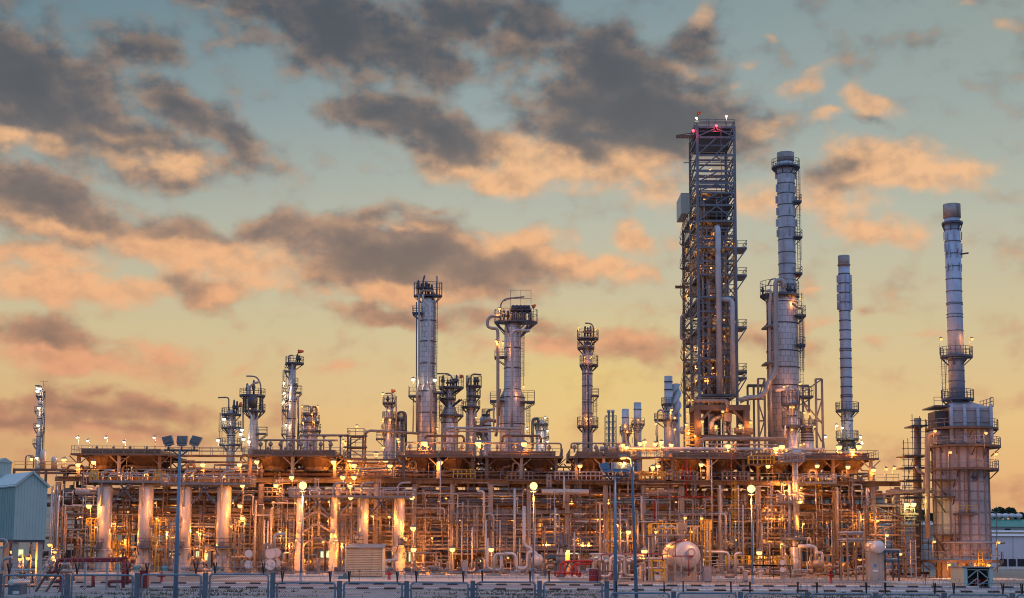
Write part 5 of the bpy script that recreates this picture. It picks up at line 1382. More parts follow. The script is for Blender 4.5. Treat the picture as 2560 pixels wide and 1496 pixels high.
# ------------------------------------------------------------------ far buildings and trees
def building(label, px0, px1, Y, depth, pyb, pyt, wall, roofmt, rise, openings=(), omat='black_gap', name='warehouse', extra=None):
    x0, x1 = X(px0, pyb, Y), X(px1, pyb, Y)
    zt = Z((px0 + px1) / 2, pyt, Y)
    t = thing(name, label, 'building', ((x0 + x1) / 2, Y, 0))
    MB().box(x0, x1, Y, Y + depth, 0, zt).build('wall', wall, t)
    m = MB().add([(x0 - .4, Y - .5, zt), (x1 + .4, Y - .5, zt), (x1 + .4, Y + depth + .5, zt), (x0 - .4, Y + depth + .5, zt), (x0 - .4, Y + depth / 2, zt + rise), (x1 + .4, Y + depth / 2, zt + rise)],
                 [(0, 1, 5, 4), (2, 3, 4, 5), (1, 2, 5), (3, 0, 4), (3, 2, 1, 0)])
    rf = m.build('roof', roofmt, t)
    for (a, b, c, d) in openings:
        q0, q1 = P(a, d, Y), P(b, c, Y)
        MB().box(q0.x, q1.x, Y - .12, Y - .002, max(.02, q0.z), q1.z).build('opening', omat, t)
    return t, rf, zt
building('long white warehouse with dark bays along its foot, at far right', 2476, 2760, 372, 30, 1412, 1341, 'white_wall', 'white_wall', .6, [(2500 + 22 * k, 2517 + 22 * k, 1398, 1416) for k in range(10)])
MB_t = building('beige lower annex strip above the white warehouse', 2470, 2760, 404, 10, 1410, 1331, 'beige_slat', 'white_wall', .5, [(2502, 2508, 1336, 1342)], 'yellow_paint', 'annex')
t, rf, zt = building('grey building with green roof and five roof vents', 2468, 2800, 480, 26, 1400, 1318, 'grey_wall', 'green_roof', 2.6, [(2512, 2526, 1322, 1331)])
for k in range(5):
    q = P(2481 + 16.5 * k, 1304, 493)
    MB().lathe(q.x, 493, [(.5, zt + 2.2), (.5, zt + 3.1), (1.15, zt + 3.3), (1.25, zt + 3.9), (.9, zt + 4.4), (.1, zt + 4.6)], 12).build('roof_vent', 'white_wall', rf)
building('low teal-grey shed seen between the rack end and furnace', 2225, 2345, 330, 14, 1412, 1312, 'grey_wall', 'teal_roof', 1.0, [(2252, 2262, 1330, 1338), (2310, 2318, 1352, 1362)], 'white_wall', 'shed')
t = thing('guard_rail', 'white road guard rail in front of the white warehouse', 'guard rail', (P(2530, 1412, 300).x, 300, 0))
for k in range(12): MB().beam((X(2478, 1412, 300) + 2.2 * k, 300, 0), (X(2478, 1412, 300) + 2.2 * k, 300, 1.0), .1).build('post', 'sign_white', t)
MB().box(X(2478, 1412, 300), X(2478, 1412, 300) + 25, 299.9, 300.0, .55, .95).build('beam', 'sign_white', t)
tag(MB().beam((X(2493, 1412, 290), 290, 0), (X(2491, 1283, 290), 290, Z(2491, 1283, 290)), .16).beam(P(2491, 1283, 290), P(2478, 1277, 290), .1).build('street_lamp', 'grey_steel'), 'thin grey street lamp beside the furnace, before the warehouse', 'street lamp')

def tree(label, px, py_top, py_bot, wpx, Y, seed, n=900, group=None):
    q = random.Random(seed)
    c = P(px, py_bot, Y)
    zt = Z(px, py_top, Y); rad = Wm(wpx / 2, Y)
    t = thing('tree', label, 'tree', (c.x, Y, 0), group)
    zc = zt - rad * 1.05
    m = MB().tube([(c.x, Y, 0), (c.x + .1, Y, zc * .5), (c.x, Y, zc)], [.38, .28, .2], 8)
    for k in range(5):
        a = 2 * PI * k / 5 + q.random()
        m.tube([(c.x, Y, zc * .6), (c.x + rad * .55 * math.cos(a), Y + rad * .55 * math.sin(a), zc + rad * q.uniform(-.2, .5))], [.14, .05], 5)
    m.build('trunk', 'bark', t)
    m = MB()
    lobes = [(c.x + rad * .6 * math.cos(a) * q.uniform(.3, 1), Y + rad * .6 * math.sin(a), zc + rad * q.uniform(-.4, .55), rad * q.uniform(.4, .62)) for a in [q.uniform(0, 2 * PI) for _ in range(9)]]
    for k in range(n):
        lx, ly, lz, lr = q.choice(lobes)
        d = Vector((q.gauss(0, 1), q.gauss(0, 1), q.gauss(0, 1))).normalized() * lr * q.uniform(.55, 1.05)
        p = Vector((lx, ly, lz)) + d
        s = q.uniform(.22, .5)
        a = Vector((q.uniform(-1, 1), q.uniform(-1, 1), q.uniform(-1, 1))).normalized() * s
        b = a.cross(Vector((q.uniform(-1, 1), q.uniform(-1, 1), q.uniform(-1, 1)))).normalized() * s
        m.add([tuple(p - a), tuple(p + b), tuple(p + a), tuple(p - b)], [(0, 1, 2, 3)])
    m.build('crown', 'leaf', t)
    return t
for k, (px, pt, w, Y) in enumerate(((2500, 1268, 36, 520), (2527, 1269, 30, 524), (2547, 1278, 26, 520), (2479, 1281, 22, 530), (2566, 1282, 30, 530))):
    tree(['round dark tree behind green roof, leftmost of the tall pair', 'round dark tree behind green roof, right one of the tall pair', 'lower dark tree right of the tall pair behind green roof',
          'small dark tree half hidden by the furnace edge', 'lower dark tree at the right picture edge behind green roof'][k], px, pt, 1330, w, Y, k + 3, 1100)
for k, (px, pt, w) in enumerate(((2262, 1285, 34), (2290, 1272, 36), (2318, 1276, 34), (2342, 1282, 30))):
    row(tree('x', px, pt, 1330, w, 420 + 4 * (k % 2), 20 + k, 800), 'tree', 'dark tree seen through the scaffold left of furnace', px, 'trees behind the scaffold')
# ------------------------------------------------------------------ white vessels in front of the rack
VY = 231.5
def white_vessel(label, pxl, pxr, pyt, pyp, plinth=(0, 0), balcony=None, goose=1, Y=VY, mt='white_vessel', manway=True, man_side=0):
    c = P((pxl + pxr) / 2, (pyt + pyp) / 2, Y)
    r = Wm((pxr - pxl) / 2, Y)
    zt, zp = Z((pxl + pxr) / 2, pyt, Y), Z((pxl + pxr) / 2, pyp, Y)
    t = thing('vertical_vessel', label, 'vessel', (c.x, Y, 0), 'white vessels on concrete plinths')
    MB().lathe(c.x, Y, [(r, zp), (r, zt - .3 * r), (r * .9, zt - .1 * r), (r * .6, zt + .15 * r), (.05, zt + .25 * r)], 28).lathe(c.x, Y, [(r + .01, zp), (r + .12, zp + .02), (r + .12, zp + .18), (r + .01, zp + .2)], 28).build('shell', mt, t)
    m = MB().lathe(c.x, Y, [(r + .38, 0), (r + .38, .35), (r + .16, .4), (r + .13, zp - .01)], 24, smooth=True)
    m.build('plinth', 'pale_concrete', t)
    if goose:
        x = c.x - r * .2
        MB().tube([(x, Y - r - .25, zt - 3.2), (x, Y - r - .25, zt + 2.2), (x + 1.9, Y - r - .25, zt + 2.3)], .17, 8, bend=.9).build('vent_pipe', 'pipe_grey', t)
    if manway:
        zz = zp + 1.4
        MB().tube([(c.x + man_side * r * .8, Y - r * (.55 if man_side else .95), zz), (c.x + man_side * (r + .25), Y - r - (.1 if man_side else .35), zz)], .36, 12).build('manway', 'pipe_grey', t)
    if balcony:
        xl, xr, py = balcony
        z = Z((xl + xr) / 2, py, Y - r)
        xa, xb = X(xl, py, Y - r), X(xr, py, Y - r)
        d = MB().box(xa, xb, Y - r - 1.1, Y - r + .6, z - .2, z).beam((xa + .1, Y - r - 1, z - .2), (c.x - r * .5, Y - r * .9, z - 1.4), .12).build('balcony', 'blue_steel', t)
        MB().rail([(xa, Y - r - 1.05, z), (xb, Y - r - 1.05, z), (xb, Y - r + .5, z)], 1.2).build('railing', 'dark_steel', d)
    for s in (-1, 1):       # lifting lugs on the plinth
        MB().beam((c.x + s * (r - .1), Y - r * .7, zp - 1.5), (c.x + s * (r + .2), Y - r * .9, zp - .5), .28, .16).build('lug', 'pipe_grey', t)
    return t, c, r, zt, zp
white_vessel('leftmost white vessel, its left flank in shade', 243, 279, 1214, 1376, balcony=(216, 258, 1368))
white_vessel('second white vessel from left, lit patch on its right', 346, 382, 1214, 1371, balcony=(345, 378, 1366))
white_vessel('third white vessel, partly hidden by the floodlight mast', 448, 478, 1216, 1374, balcony=(444, 462, 1366))
white_vessel('fourth white vessel with lamp glow near its top right', 542, 577, 1216, 1373, balcony=(540, 576, 1367))
white_vessel('slim amber-lit vessel behind left big lamp post, left of braced pair', 741, 760, 1245, 1352, goose=0, Y=230, mt='white_vessel')
white_vessel('slim amber-lit vessel, right of the braced pair', 826, 843, 1245, 1352, goose=1, Y=230)
white_vessel('white vessel half behind the beige louvred shed', 893, 921, 1245, 1367, balcony=(888, 909, 1360), man_side=-1)
white_vessel('white vessel right of the beige louvred shed, tall plinth', 984, 1011, 1245, 1371, balcony=(997, 1014, 1360), man_side=1)
# low vessels behind
white_vessel('thin vessel tucked right behind the leftmost white vessel', 282, 296, 1258, 1360, goose=0, Y=236.8, mt='pipe_white', manway=False)

def top_deck(px0, px1, py, y0, y1, label, legs=(), yellow=()):
    z = Z((px0 + px1) / 2, py, (y0 + y1) / 2)
    x0, x1 = X(px0, py, y0), X(px1, py, y0)
    t = thing('platform', label, 'platform', ((x0 + x1) / 2, y0, z))
    d = MB().box(x0, x1, y0, y1, z - .1, z).box(x0, x1, y0 - .12, y0 - .002, z - .30, z + .04).box(x0, x1, y1 + .002, y1 + .12, z - .42, z + .06)
    d.build('deck', 'grey_steel', t)
    MB().rail([(x0, y1, z), (x0, y0, z), (x1, y0, z), (x1, y1, z)], 1.25, step=1.1, r=.045).build('railing', 'galvanised', t)
    for px, s in legs:
        x = X(px, py, y0)
        MB().beam((x, y0 + .2, z - 3.2), (x + s * 2.4, y0 + .2, z - .4), .22).build('knee_brace', 'blue_steel', t)
    for px in yellow:
        x = X(px, py, y0)
        MB().rail([(x - .6, y0 - .1, z), (x + .6, y0 - .1, z)], 1.5, step=.6, r=.05).build('gate', 'yellow_paint', t)
    for k in range(6):
        xx = x0 + (x1 - x0) * (k + .5) / 6
        MB().tube([(xx, y0 + .9, z), (xx, y0 + .9, z + 1.0), (xx + rnd.choice([-2, 2]), y0 + .9, z + 1.0)], .1, 6, bend=.3).build('pipe', 'pipe_white', t)
    return t
top_deck(223, 400, 1204, 229.3, 234.2, 'railed deck over the two leftmost white vessels', ((284, 1), (338, -1)), (236, 395))
top_deck(402, 626, 1209, 229.3, 234.2, 'railed deck over the third and fourth white vessels', ((480, 1), (540, -1), (578, 1)))
top_deck(722, 1032, 1241, 228.6, 234.0, 'railed deck over the slim braced vessels and shed vessels', ((763, 1), (824, -1), (922, 1), (982, -1), (845, 1)))
# chevron struts between the slim pair
t = thing('brace_frame', 'pale chevron struts arching between the two slim amber-lit vessels', 'bracing', (P(793, 1430, 229.5).x, 229.5, Z(793, 1350, 229.5)))
for py in (1281, 1313, 1345):
    for (a, b) in ((759, 786), (827, 800)):
        MB().beam(P(a, py + 17, 229), P(b, py, 229), .26).build('strut', 'pipe_tan', t)
    MB().beam(P(786, py, 229), P(800, py, 229), .26).build('strut', 'pipe_tan', t)
# access ladders with little platforms
def access(px, py_top, py_bot, Y, w, label, mt, cage=True):
    c = P(px, py_bot, Y)
    zt, zb = Z(px, py_top, Y), max(0, Z(px, py_bot, Y))
    t = thing('access_ladder', label, 'ladder', (c.x, Y, zb))
    MB().ladder(c.x, Y - .3, zb, zt + 1.0, .55, cage).build('ladder', mt, t)
    d = MB().box(c.x - w / 2, c.x + w / 2, Y - .1, Y + 1.2, zt - .18, zt).build('landing', 'blue_steel', t)
    MB().rail([(c.x - w / 2, Y + 1.2, zt), (c.x - w / 2, Y - .08, zt), (c.x + w / 2, Y - .08, zt), (c.x + w / 2, Y + 1.2, zt)], 1.2, step=.8, r=.04).build('railing', mt, d)
    for s in (-1, 1): MB().beam((c.x + s * w * .45, Y + .5, 0), (c.x + s * w * .45, Y + .5, zt - .18), .14).build('post', 'grey_steel', t)
    return t
access(229, 1316, 1440, 230.6, 2.2, 'yellow caged ladder left of the leftmost white vessel', 'yellow_paint')
access(392, 1315, 1440, 230.6, 2.2, 'yellow caged ladder right of the second white vessel', 'yellow_paint')
access(432, 1317, 1440, 230.6, 2.0, 'grey caged ladder left of the third white vessel', 'grey_steel')
access(590, 1315, 1440, 230.6, 2.2, 'grey caged ladder right of the fourth white vessel', 'grey_steel')
access(727, 1306, 1440, 230.4, 2.0, 'caged ladder left of slim amber-lit vessel', 'pipe_tan')
access(858, 1306, 1440, 230.4, 2.0, 'caged ladder right of slim amber-lit pair', 'pipe_tan')
access(878, 1290, 1440, 231.4, 1.8, 'caged ladder just left of the vessel behind the shed', 'pipe_tan')
access(294, 1372, 1440, 233.0, 1.8, 'low yellow ladder behind the leftmost white vessel', 'yellow_paint', False)

# tall riser column at the right
white_vessel('tall thin silver riser column near the right end of the rack', 1982, 1996, 1150, 1345, goose=0, Y=229, mt='cladding', manway=False)
vpipe('thinner silver pipe hugging left side of the tall riser column', [(1975, 1206), (1975, 1352)], 5.4, 229.5, 'cladding')
tag(MB().drum(P(1985, 1133, 228), P(2000, 1133, 227), .5, 12).build('manway_drum', 'pipe_white'), 'short pale drum on top of the tall riser column', 'drum')
top_deck(1958, 2012, 1153, 227, 231, 'small railed deck at head of the tall riser column')
top_deck(1953, 2010, 1255, 227, 231, 'small railed deck halfway up the tall riser column')
top_deck(2006, 2092, 1207, 231, 235.3, 'orange-lit railed deck right of the tall riser column')
column('stubby silver vessel under the tall riser column on concrete ring', 1986, 1390, 226, [(1352, 12), (1366, 12.5), (1392, 9), (1400, 12)], [(1345, 1950, 2012)], (1366,), dome=.3, name='process_vessel', cat='vessel')
vpipe('thick pale pipe bending down right of the stubby silver vessel', [(1996, 1366), (2041, 1366), (2041, 1402)], 4.6, 222, 'pipe_white')
vpipe('pale pipe looping down to a pump, right of bent thick pipe', [(2041, 1382), (2056, 1382), (2056, 1425)], 3.6, 221, 'pipe_white')
tag(MB().drum(P(2040, 1410, 221), P(2052, 1409, 220), .6, 14).build('pump_casing', 'pipe_tan'), 'tan pump casing below the bent pale pipes', 'pump')

# ------------------------------------------------------------------ horizontal drums
DA, DB = P(1717, 1384, 186), P(1688, 1383, 194.5)
t = thing('horizontal_drum', 'big white horizontal drum with round manway in its domed end', 'drum', (DA.x, 190, 0))
DR = Wm(34.5, 186)
DA.z = DB.z = 3.2
MB().drum(DA, DB, DR, 36, .42).build('shell', 'tank_metal', t)
dd_ = (DB - DA).normalized()
for u in (.04, .5, .96):
    q = DA.lerp(DB, u)
    MB().tube([q - dd_ * .1, q + dd_ * .1], DR + .03, 36).build('band', 'pipe_grey', t)
e = DA - dd_ * (DR * .40) + Vector((.35, 0, .35))
MB().tube([e + dd_ * .25, e - dd_ * .35], .46, 18).tube([e - dd_ * .36, e - dd_ * .42], .56, 18).build('manway', 'pipe_grey', t)
MB().tube([e - dd_ * .43, e - dd_ * .46], .34, 18).build('manway_cover', 'white_vessel', t)
for u in (.15, .85):
    q = DA.lerp(DB, u)
    MB().box(q.x - DR * .8, q.x + DR * .8, q.y - .35, q.y + .35, 0, 3.2 - DR * .72).build('saddle', 'pale_concrete', t)
xl, xr = X(1630, 1338, 187), X(1760, 1338, 187)
zt = Z(1700, 1336, 187)
t2 = thing('platform', 'yellow-railed platform above the big white drum', 'platform', ((xl + xr) / 2, 187, zt))
MB().box(xl, xr, 187.2, 192, zt - .2, zt).build('deck', 'grey_steel', t2)
MB().rail([(xl, 192, zt), (xl, 187.25, zt), (X(1695, 1338, 187), 187.25, zt)], 1.3, step=.9, r=.05).build('railing', 'yellow_paint', t2)
MB().rail([(X(1727, 1345, 186), 186.4, zt - .9), (X(1762, 1345, 186), 186.4, zt - .9)], 1.9, step=.45, r=.05).build('railing', 'yellow_paint', t2)
for x in (xl + .2, xr - .2):
    for yy in (187.4, 191.8): MB().beam((x, yy, 0), (x, yy, zt - .2), .22).build('post', 'grey_steel', t2)
for k in range(5):
    xx = xl + 1 + k * 1.15
    MB().tube([(xx, 189, zt), (xx, 189, zt + 1.0), (xx + .9, 189, zt + 1.0), (xx + .9, 189, zt + .4)], .13, 8, bend=.35).build('pipe', 'pipe_white', t2)
MB().box(X(1693, 1320, 189), X(1716, 1320, 189), 188.6, 190, zt + .5, zt + 1.5).build('cabinet', 'grey_steel', t2)
access(1768, 1325, 1450, 186, 1.2, 'yellow caged ladder at right side of the big white drum', 'yellow_paint')
# second drum on its concrete pier
t = thing('horizontal_drum', 'smaller silver drum resting on a tall concrete pier', 'drum', (P(2189, 1440, 195).x, 195, 0))
a, b = P(2196, 1368, 193.5), P(2177, 1367, 201)
b.z = a.z
MB().drum(a, b, Wm(16, 194), 28, .5).build('shell', 'white_vessel', t)
MB().box(X(2172, 1440, 195), X(2206, 1440, 195), 194.2, 196.4, 0, a.z - Wm(16, 194) + .15).build('pier', 'pale_concrete', t)
MB().box(b.x - .8, b.x + .8, 199.5, 200.8, 0, a.z - Wm(16, 194) + .15).build('pier', 'pale_concrete', t)
MB().box(X(2182, 1428, 194.1), X(2196, 1428, 194.1), 194.13, 194.195, Z(2190, 1430, 194.1), Z(2190, 1425, 194.1)).build('plate', 'sign_white', t)
MB().box(X(2185, 1413, 194.1), X(2191, 1413, 194.1), 194.13, 194.195, Z(2190, 1418, 194.1), Z(2190, 1410, 194.1)).build('plate', 'sign_blue', t)
def gantry(label, px0, px1, pyt, Y, depth, mt, nx=2, shelves=(), name='pipe_gantry'):
    x0, x1 = X(px0, pyt, Y), X(px1, pyt, Y)
    zt = Z((px0 + px1) / 2, pyt, Y)
    t = thing(name, label, 'steel frame', ((x0 + x1) / 2, Y, 0))
    for k in range(nx):
        xx = x0 + (x1 - x0) * k / (nx - 1)
        for yy in (Y, Y + depth): MB().beam((xx, yy, 0), (xx, yy, zt), .2).build('post', mt, t)
    for py in (pyt,) + tuple(shelves):
        z = Z((px0 + px1) / 2, py, Y)
        MB().beam((x0, Y, z - .1), (x1, Y, z - .1), .2).beam((x0, Y + depth, z - .1), (x1, Y + depth, z - .1), .2).beam((x0, Y, z - .1), (x0, Y + depth, z - .1), .16).beam((x1, Y, z - .1), (x1, Y + depth, z - .1), .16).build('beam', mt, t)
        for q in range(3): MB().tube([(x0 - .4, Y + depth * (q + .5) / 3, z + .15), (x1 + .4, Y + depth * (q + .5) / 3, z + .15)], rnd.uniform(.08, .16), 6).build('pipe', 'pipe_white', t)
    return t
gantry('pale pipe gantry left of the drum on its pier', 2118, 2156, 1334, 196, 4, 'pipe_tan', 2, (1352,))
gantry('grey pipe gantry in front of pier drum, right side', 2212, 2246, 1378, 196, 3, 'blue_steel', 2, (1402,))
t, x0, x1, zt = frame_tower(2186, 2258, 1262, 226, 6, 0, 5, 'open stair and platform tower at the right end of the rack', 'pipe_tan')
frame_tower(2262, 2284, 1282, 222, 5, 0, 6, 'dark platform frame between rack end and scaffold', 'brown_steel', 'platform_tower', .2)
tag(MB().ladder(X(2283, 1380, 205), 205, 0, Z(2280, 1351, 205), .7, False, r=.05).build('ladder', 'pipe_white'), 'long pale leaning ladder beside the rack end', 'ladder')
# round stacked exchangers
for (px, pys, r, Y, lab) in ((675, (1384, 1412), 13, 214, 'front pair of stacked round exchanger heads'), (690, (1382, 1408), 11, 218, 'rear pair of stacked round exchangers, right behind the front pair'), (621, (1385, 1412), 9.5, 222, 'smaller stacked exchanger pair by the fourth white vessel'), (1956, (1407, 1425), 6.2, 205, 'small pair of stacked exchangers by the right big lamp post')):
    a0 = P(px, pys[1], Y)
    t = thing('heat_exchanger', lab, 'heat exchanger', (a0.x, Y, 0))
    R_ = Wm(r, Y)
    for py in pys:
        z = Z(px, py, Y)
        sx = a0.x / Y
        MB().drum((a0.x + .5 * sx, Y + .5, z), (a0.x + 5.5 * sx, Y + 5.5, z), R_, 22, .3).tube([(a0.x + .2 * sx, Y + .2, z), (a0.x + .34 * sx, Y + .34, z)], R_ * 1.14, 22).build('shell', 'pipe_grey', t)
        MB().tube([(a0.x, Y, z), (a0.x + .18 * sx, Y + .18, z)], R_ * 1.02, 22).build('channel_cover', 'white_vessel', t)
    for yy in (1.2, 4.4): MB().box(a0.x + yy * sx - R_ * .7, a0.x + yy * sx + R_ * .7, Y + yy, Y + yy + .3, 0, Z(px, pys[1], Y) - R_ * .6).build('saddle', 'pale_concrete', t)
vpipe('thick pale pipe rising beside the stacked exchangers', [(660, 1400), (660, 1363), (668, 1360), (676, 1364), (676, 1372)], 3.6, 213, 'pipe_tan')
vpipe('pale inverted-L pipe over the stacked exchangers', [(686, 1370), (686, 1336), (714, 1335)], 3.4, 216, 'pipe_white')
# U-bend pipe set
for k, (lab, pts, r, Y) in enumerate((('white U-bend pipe, left leg touching ground by the small sign', [(1236, 1424), (1236, 1385), (1268, 1385)], 3, 208), ('white S-shaped pipe loop in the middle of the U-bend set', [(1262, 1384), (1290, 1384), (1290, 1422), (1319, 1422), (1319, 1380), (1340, 1380), (1344, 1398)], 4.2, 206),
                             ('tall white riser of the U-bend set with kinked foot', [(1310, 1266), (1310, 1364), (1328, 1371), (1328, 1384)], 4.2, 209), ('low white U-bend pipe dipping to the ground', [(1219, 1345), (1219, 1421), (1252, 1426), (1252, 1384)], 2.6, 209),
                             ('long thin white riser left of the U-bend set', [(1215, 1300), (1215, 1420)], 1.9, 213))):
    vpipe(lab, pts, r, Y, 'pipe_white')
tag(MB().drum(P(1343, 1400, 205), P(1343, 1400, 208), .85, 18).build('pump_casing', 'pipe_white'), 'round white casing at end of the U-bend pipes', 'pump')
column('small grey vertical drum right of the U-bend pipes', 1403, 1400, 209, [(1372, 10), (1376, 10.5)], [(1357, 1390, 1421), (1402, 1386, 1425, 0)], (1390,), dome=.2, mt='pipe_grey', name='process_vessel', cat='vessel', pipes=[([(1403, 1372), (1403, 1350)], 3, 0, 'pipe_grey')])
tag(MB().box(X(1412, 1400, 226), X(1424, 1400, 226), 226, 227.2, 0, Z(1418, 1373, 226)).box(X(1411, 1400, 226), X(1425, 1400, 226), 225.9, 227.3, Z(1418, 1373, 226), Z(1418, 1371, 226)).build('cabinet', 'amber'), 'amber-lit cabinet right of the small grey vertical drum', 'cabinet')
# white tube bundles by the masts
for k in range(7):
    px = 1503 + 13 * k + (4 if k > 3 else 0)
    t = MB(); q = P(px, 1440, 197)
    zt = Z(px, 1398 + (k % 2) * 4, 197)
    t.lathe(q.x, 197, [(.24, 0), (.24, zt - .3), (.42, zt - .25), (.42, zt), (.1, zt + .25)], 12).tube([(q.x, 197, zt * .3), (q.x, 196.3, zt * .3), (q.x, 196.3, zt * .8)], .09, 6, bend=.2)
    row(t.build('filter_vessel', 'pipe_white'), 'vessel', 'slim white filter pot in the row behind the blue masts', px, 'white filter pots')
gantry('white pipe frame over the slim white filter pots', 1484, 1605, 1389, 198, 3, 'pipe_white', 4, (1400,))
gantry('low yellow frame left of big white drum', 1629, 1660, 1400, 184, 3, 'yellow_paint', 2, (1424,))
for k, px in enumerate((1622, 1668, 1688, 1703, 1738, 1752)):
    q = P(px, 1451, 181.5)
    row(MB().beam((q.x, 181.5, 0), (q.x, 181.5, Z(px, 1392 + 6 * (k % 3), 181.5)), .14).beam((q.x, 181.4, 1.2), (q.x + .9, 181.4, 1.2), .07).build('post', 'pipe_grey'), 'post', 'thin pale post standing before the big white drum', px, 'posts before the big white drum')
vpipe('thick pale pipe running right from the big white drum', [(1752, 1380), (1764, 1380), (1822, 1381), (1822, 1436)], 3.8, 188, 'pipe_white')
vpipe('pale pipe arch right of the big white drum, foot bent left', [(1838, 1440), (1838, 1384), (1854, 1384)], 3.8, 187, 'pipe_white')
vpipe('short fat tan pump pipe lying at foot of the pale arch', [(1812, 1440), (1836, 1440)], 5, 187, 'pipe_tan')
def cabinet(label, px0, px1, pyt, Y, mt, name='cabinet', d=.8, feet=True):
    x0, x1 = X(px0, pyt, Y), X(px1, pyt, Y)
    zt = Z((px0 + px1) / 2, pyt, Y)
    t = thing(name, label, 'cabinet', ((x0 + x1) / 2, Y, 0))
    MB().box(x0, x1, Y, Y + d, .12, zt).build('body', mt, t)
    MB().box(x0 - .05, x1 + .05, Y - .06, Y + d + .05, zt, zt + .07).build('top', mt, t)
    MB().box(x0 + .06, (x0 + x1) / 2 - .02, Y - .04, Y - .002, .2, zt - .08).build('door', mt, t)
    MB().box((x0 + x1) / 2 + .02, x1 - .06, Y - .04, Y - .002, .2, zt - .08).build('door', mt, t)
    MB().box(x0 + .05, x1 - .05, Y + .1, Y + d - .1, 0, .12).build('foot', 'dark_steel', t)
cabinet('red fire cabinet beside the blue masts', 1473, 1499, 1425, 178, 'red_paint')
cabinet('red fire cabinet behind the fence near second white vessel', 350, 369, 1428, 140, 'red_paint')
cabinet('grey cabinet right of the big white drum', 1760, 1778, 1417, 182, 'pipe_grey')
cabinet('brown grey cabinet in the bays right of beige shed', 1156, 1168, 1403, 212, 'pipe_grey')
cabinet('small pale cabinet left of right big lamp post', 1859, 1870, 1428, 186, 'pipe_grey')
# red fire-water pipes
def red_set(label, runs, Y, r=.16):
    t = thing('fire_water_pipe', label, 'pipe', (*P(*runs[0][0], Y).xy, 0))
    for pts in runs:
        MB().tube([P(a, b, Y) for a, b in pts], r, 8, bend=.5).build('run', 'red_paint', t)
    return t
t = red_set('red fire-water pipe bridge on grey legs, behind the left fence panels', [[(120, 1432), (141, 1430), (141, 1400), (306, 1398), (318, 1392)], [(150, 1402), (300, 1402)], [(233, 1468), (233, 1440)], [(308, 1470), (308, 1396)], [(272, 1465), (272, 1455), (330, 1453)], [(318, 1462), (318, 1402)]], 133)
for px in (267, 294, 212):
    q = P(px, 1470, 133)
    MB().beam((q.x, 133, 0), (q.x, 133, Z(px, 1399, 133)), .2).build('leg', 'galvanised', t)
red_set('red fire-water manifold with looping pipes, right of the small grey drum', [[(1392, 1443), (1400, 1432), (1400, 1409), (1414, 1404), (1482, 1403)], [(1412, 1440), (1412, 1404)], [(1430, 1442), (1430, 1412), (1480, 1410)], [(1440, 1404), (1440, 1436), (1450, 1442)], [(1385, 1432), (1452, 1434)], [(1450, 1442), (1450, 1428)]], 194)
red_set('thin red pipe running past the masts to the big white drum', [[(1503, 1402), (1503, 1385), (1656, 1385), (1656, 1402)], [(1688, 1390), (1688, 1352), (1712, 1352)], [(1680, 1391), (1738, 1390), (1722, 1392), (1722, 1440)]], 182, .07)
red_set('thin red vertical sprinkler pipes in the right rack bays', [[(1636, 1302), (1636, 1243), (1790, 1243)], [(1717, 1243), (1717, 1150)], [(1828, 1243), (1828, 1158), (1832, 1130)]], 234.3, .1)
def hydrant(label, px, py, tall=1.1):
    Y = None
    # distance from where its foot meets the ground
    for k in range(60, 260):
        if Z(px, py, k) <= 0: Y = k; break
    Y = Y or 190
    q = P(px, py, Y)
    t = thing('hydrant', label, 'hydrant', (q.x, Y, 0), 'red hydrants along the road')
    MB().lathe(q.x, Y, [(.24, 0), (.24, .1), (.15, .14), (.15, tall - .25), (.24, tall - .22), (.24, tall - .1), (.12, tall), (.04, tall + .1)], 12).build('barrel', 'red_paint', t)
    MB().tube([(q.x - .42, Y - .1, tall * .62), (q.x + .42, Y - .1, tall * .62)], .11, 8).build('outlet', 'red_paint', t)
hydrant('red hydrant right of the beige louvred shed', 973, 1450)
hydrant('red hydrant behind fence under the third white vessel', 404, 1457)
hydrant('dark red hydrant just left of the blue masts', 1527, 1450)
hydrant('red hydrant in front of the tall riser column', 2077, 1459, 1.6)
hydrant('red hydrant close to left fence beside the foreground pipes', 152, 1480, 1.5)
# ------------------------------------------------------------------ sheds
SY = 202
x0, x1 = X(864, 1405, SY), X(958, 1405, SY)
zt = Z(910, 1371, SY)
t = thing('louvred_shed', 'beige slatted louvre shed in front of the rack', 'shed', ((x0 + x1) / 2, SY, 0))
m = MB()
ns = 15
for k in range(ns):
    z0 = .15 + (zt - .35) * k / ns; z1 = .15 + (zt - .35) * (k + .9) / ns
    m.add([(x0 + .12, SY - .16, z0), (x1 - .12, SY - .16, z0), (x1 - .12, SY + .10, z1), (x0 + .12, SY + .10, z1), (x0 + .12, SY - .12, z0 - .05), (x1 - .12, SY - .12, z0 - .05)], [(0, 1, 2, 3), (4, 5, 1, 0)])
m.build('louvre', 'beige_slat', t)
MB().box(x0, x0 + .12, SY - .2, SY + 3.2, 0, zt).box(x1 - .12, x1, SY - .2, SY + 3.2, 0, zt).box(x0 + .12, x1 - .12, SY + .2, SY + 3.2, 0, zt - .02).build('wall', 'beige_slat', t)
MB().add([(x0 - .15, SY - .35, zt + .002), (x1 + .15, SY - .35, zt + .002), (x1 + .15, SY + 3.4, zt + .5), (x0 - .15, SY + 3.4, zt + .5), (x0 - .15, SY - .35, zt + .1), (x1 + .15, SY - .35, zt + .1), (x1 + .15, SY + 3.4, zt + .6), (x0 - .15, SY + 3.4, zt + .6)],
         [(3, 2, 1, 0), (4, 5, 6, 7), (0, 1, 5, 4), (1, 2, 6, 5), (2, 3, 7, 6), (3, 0, 4, 7)]).build('roof', 'grey_steel', t)
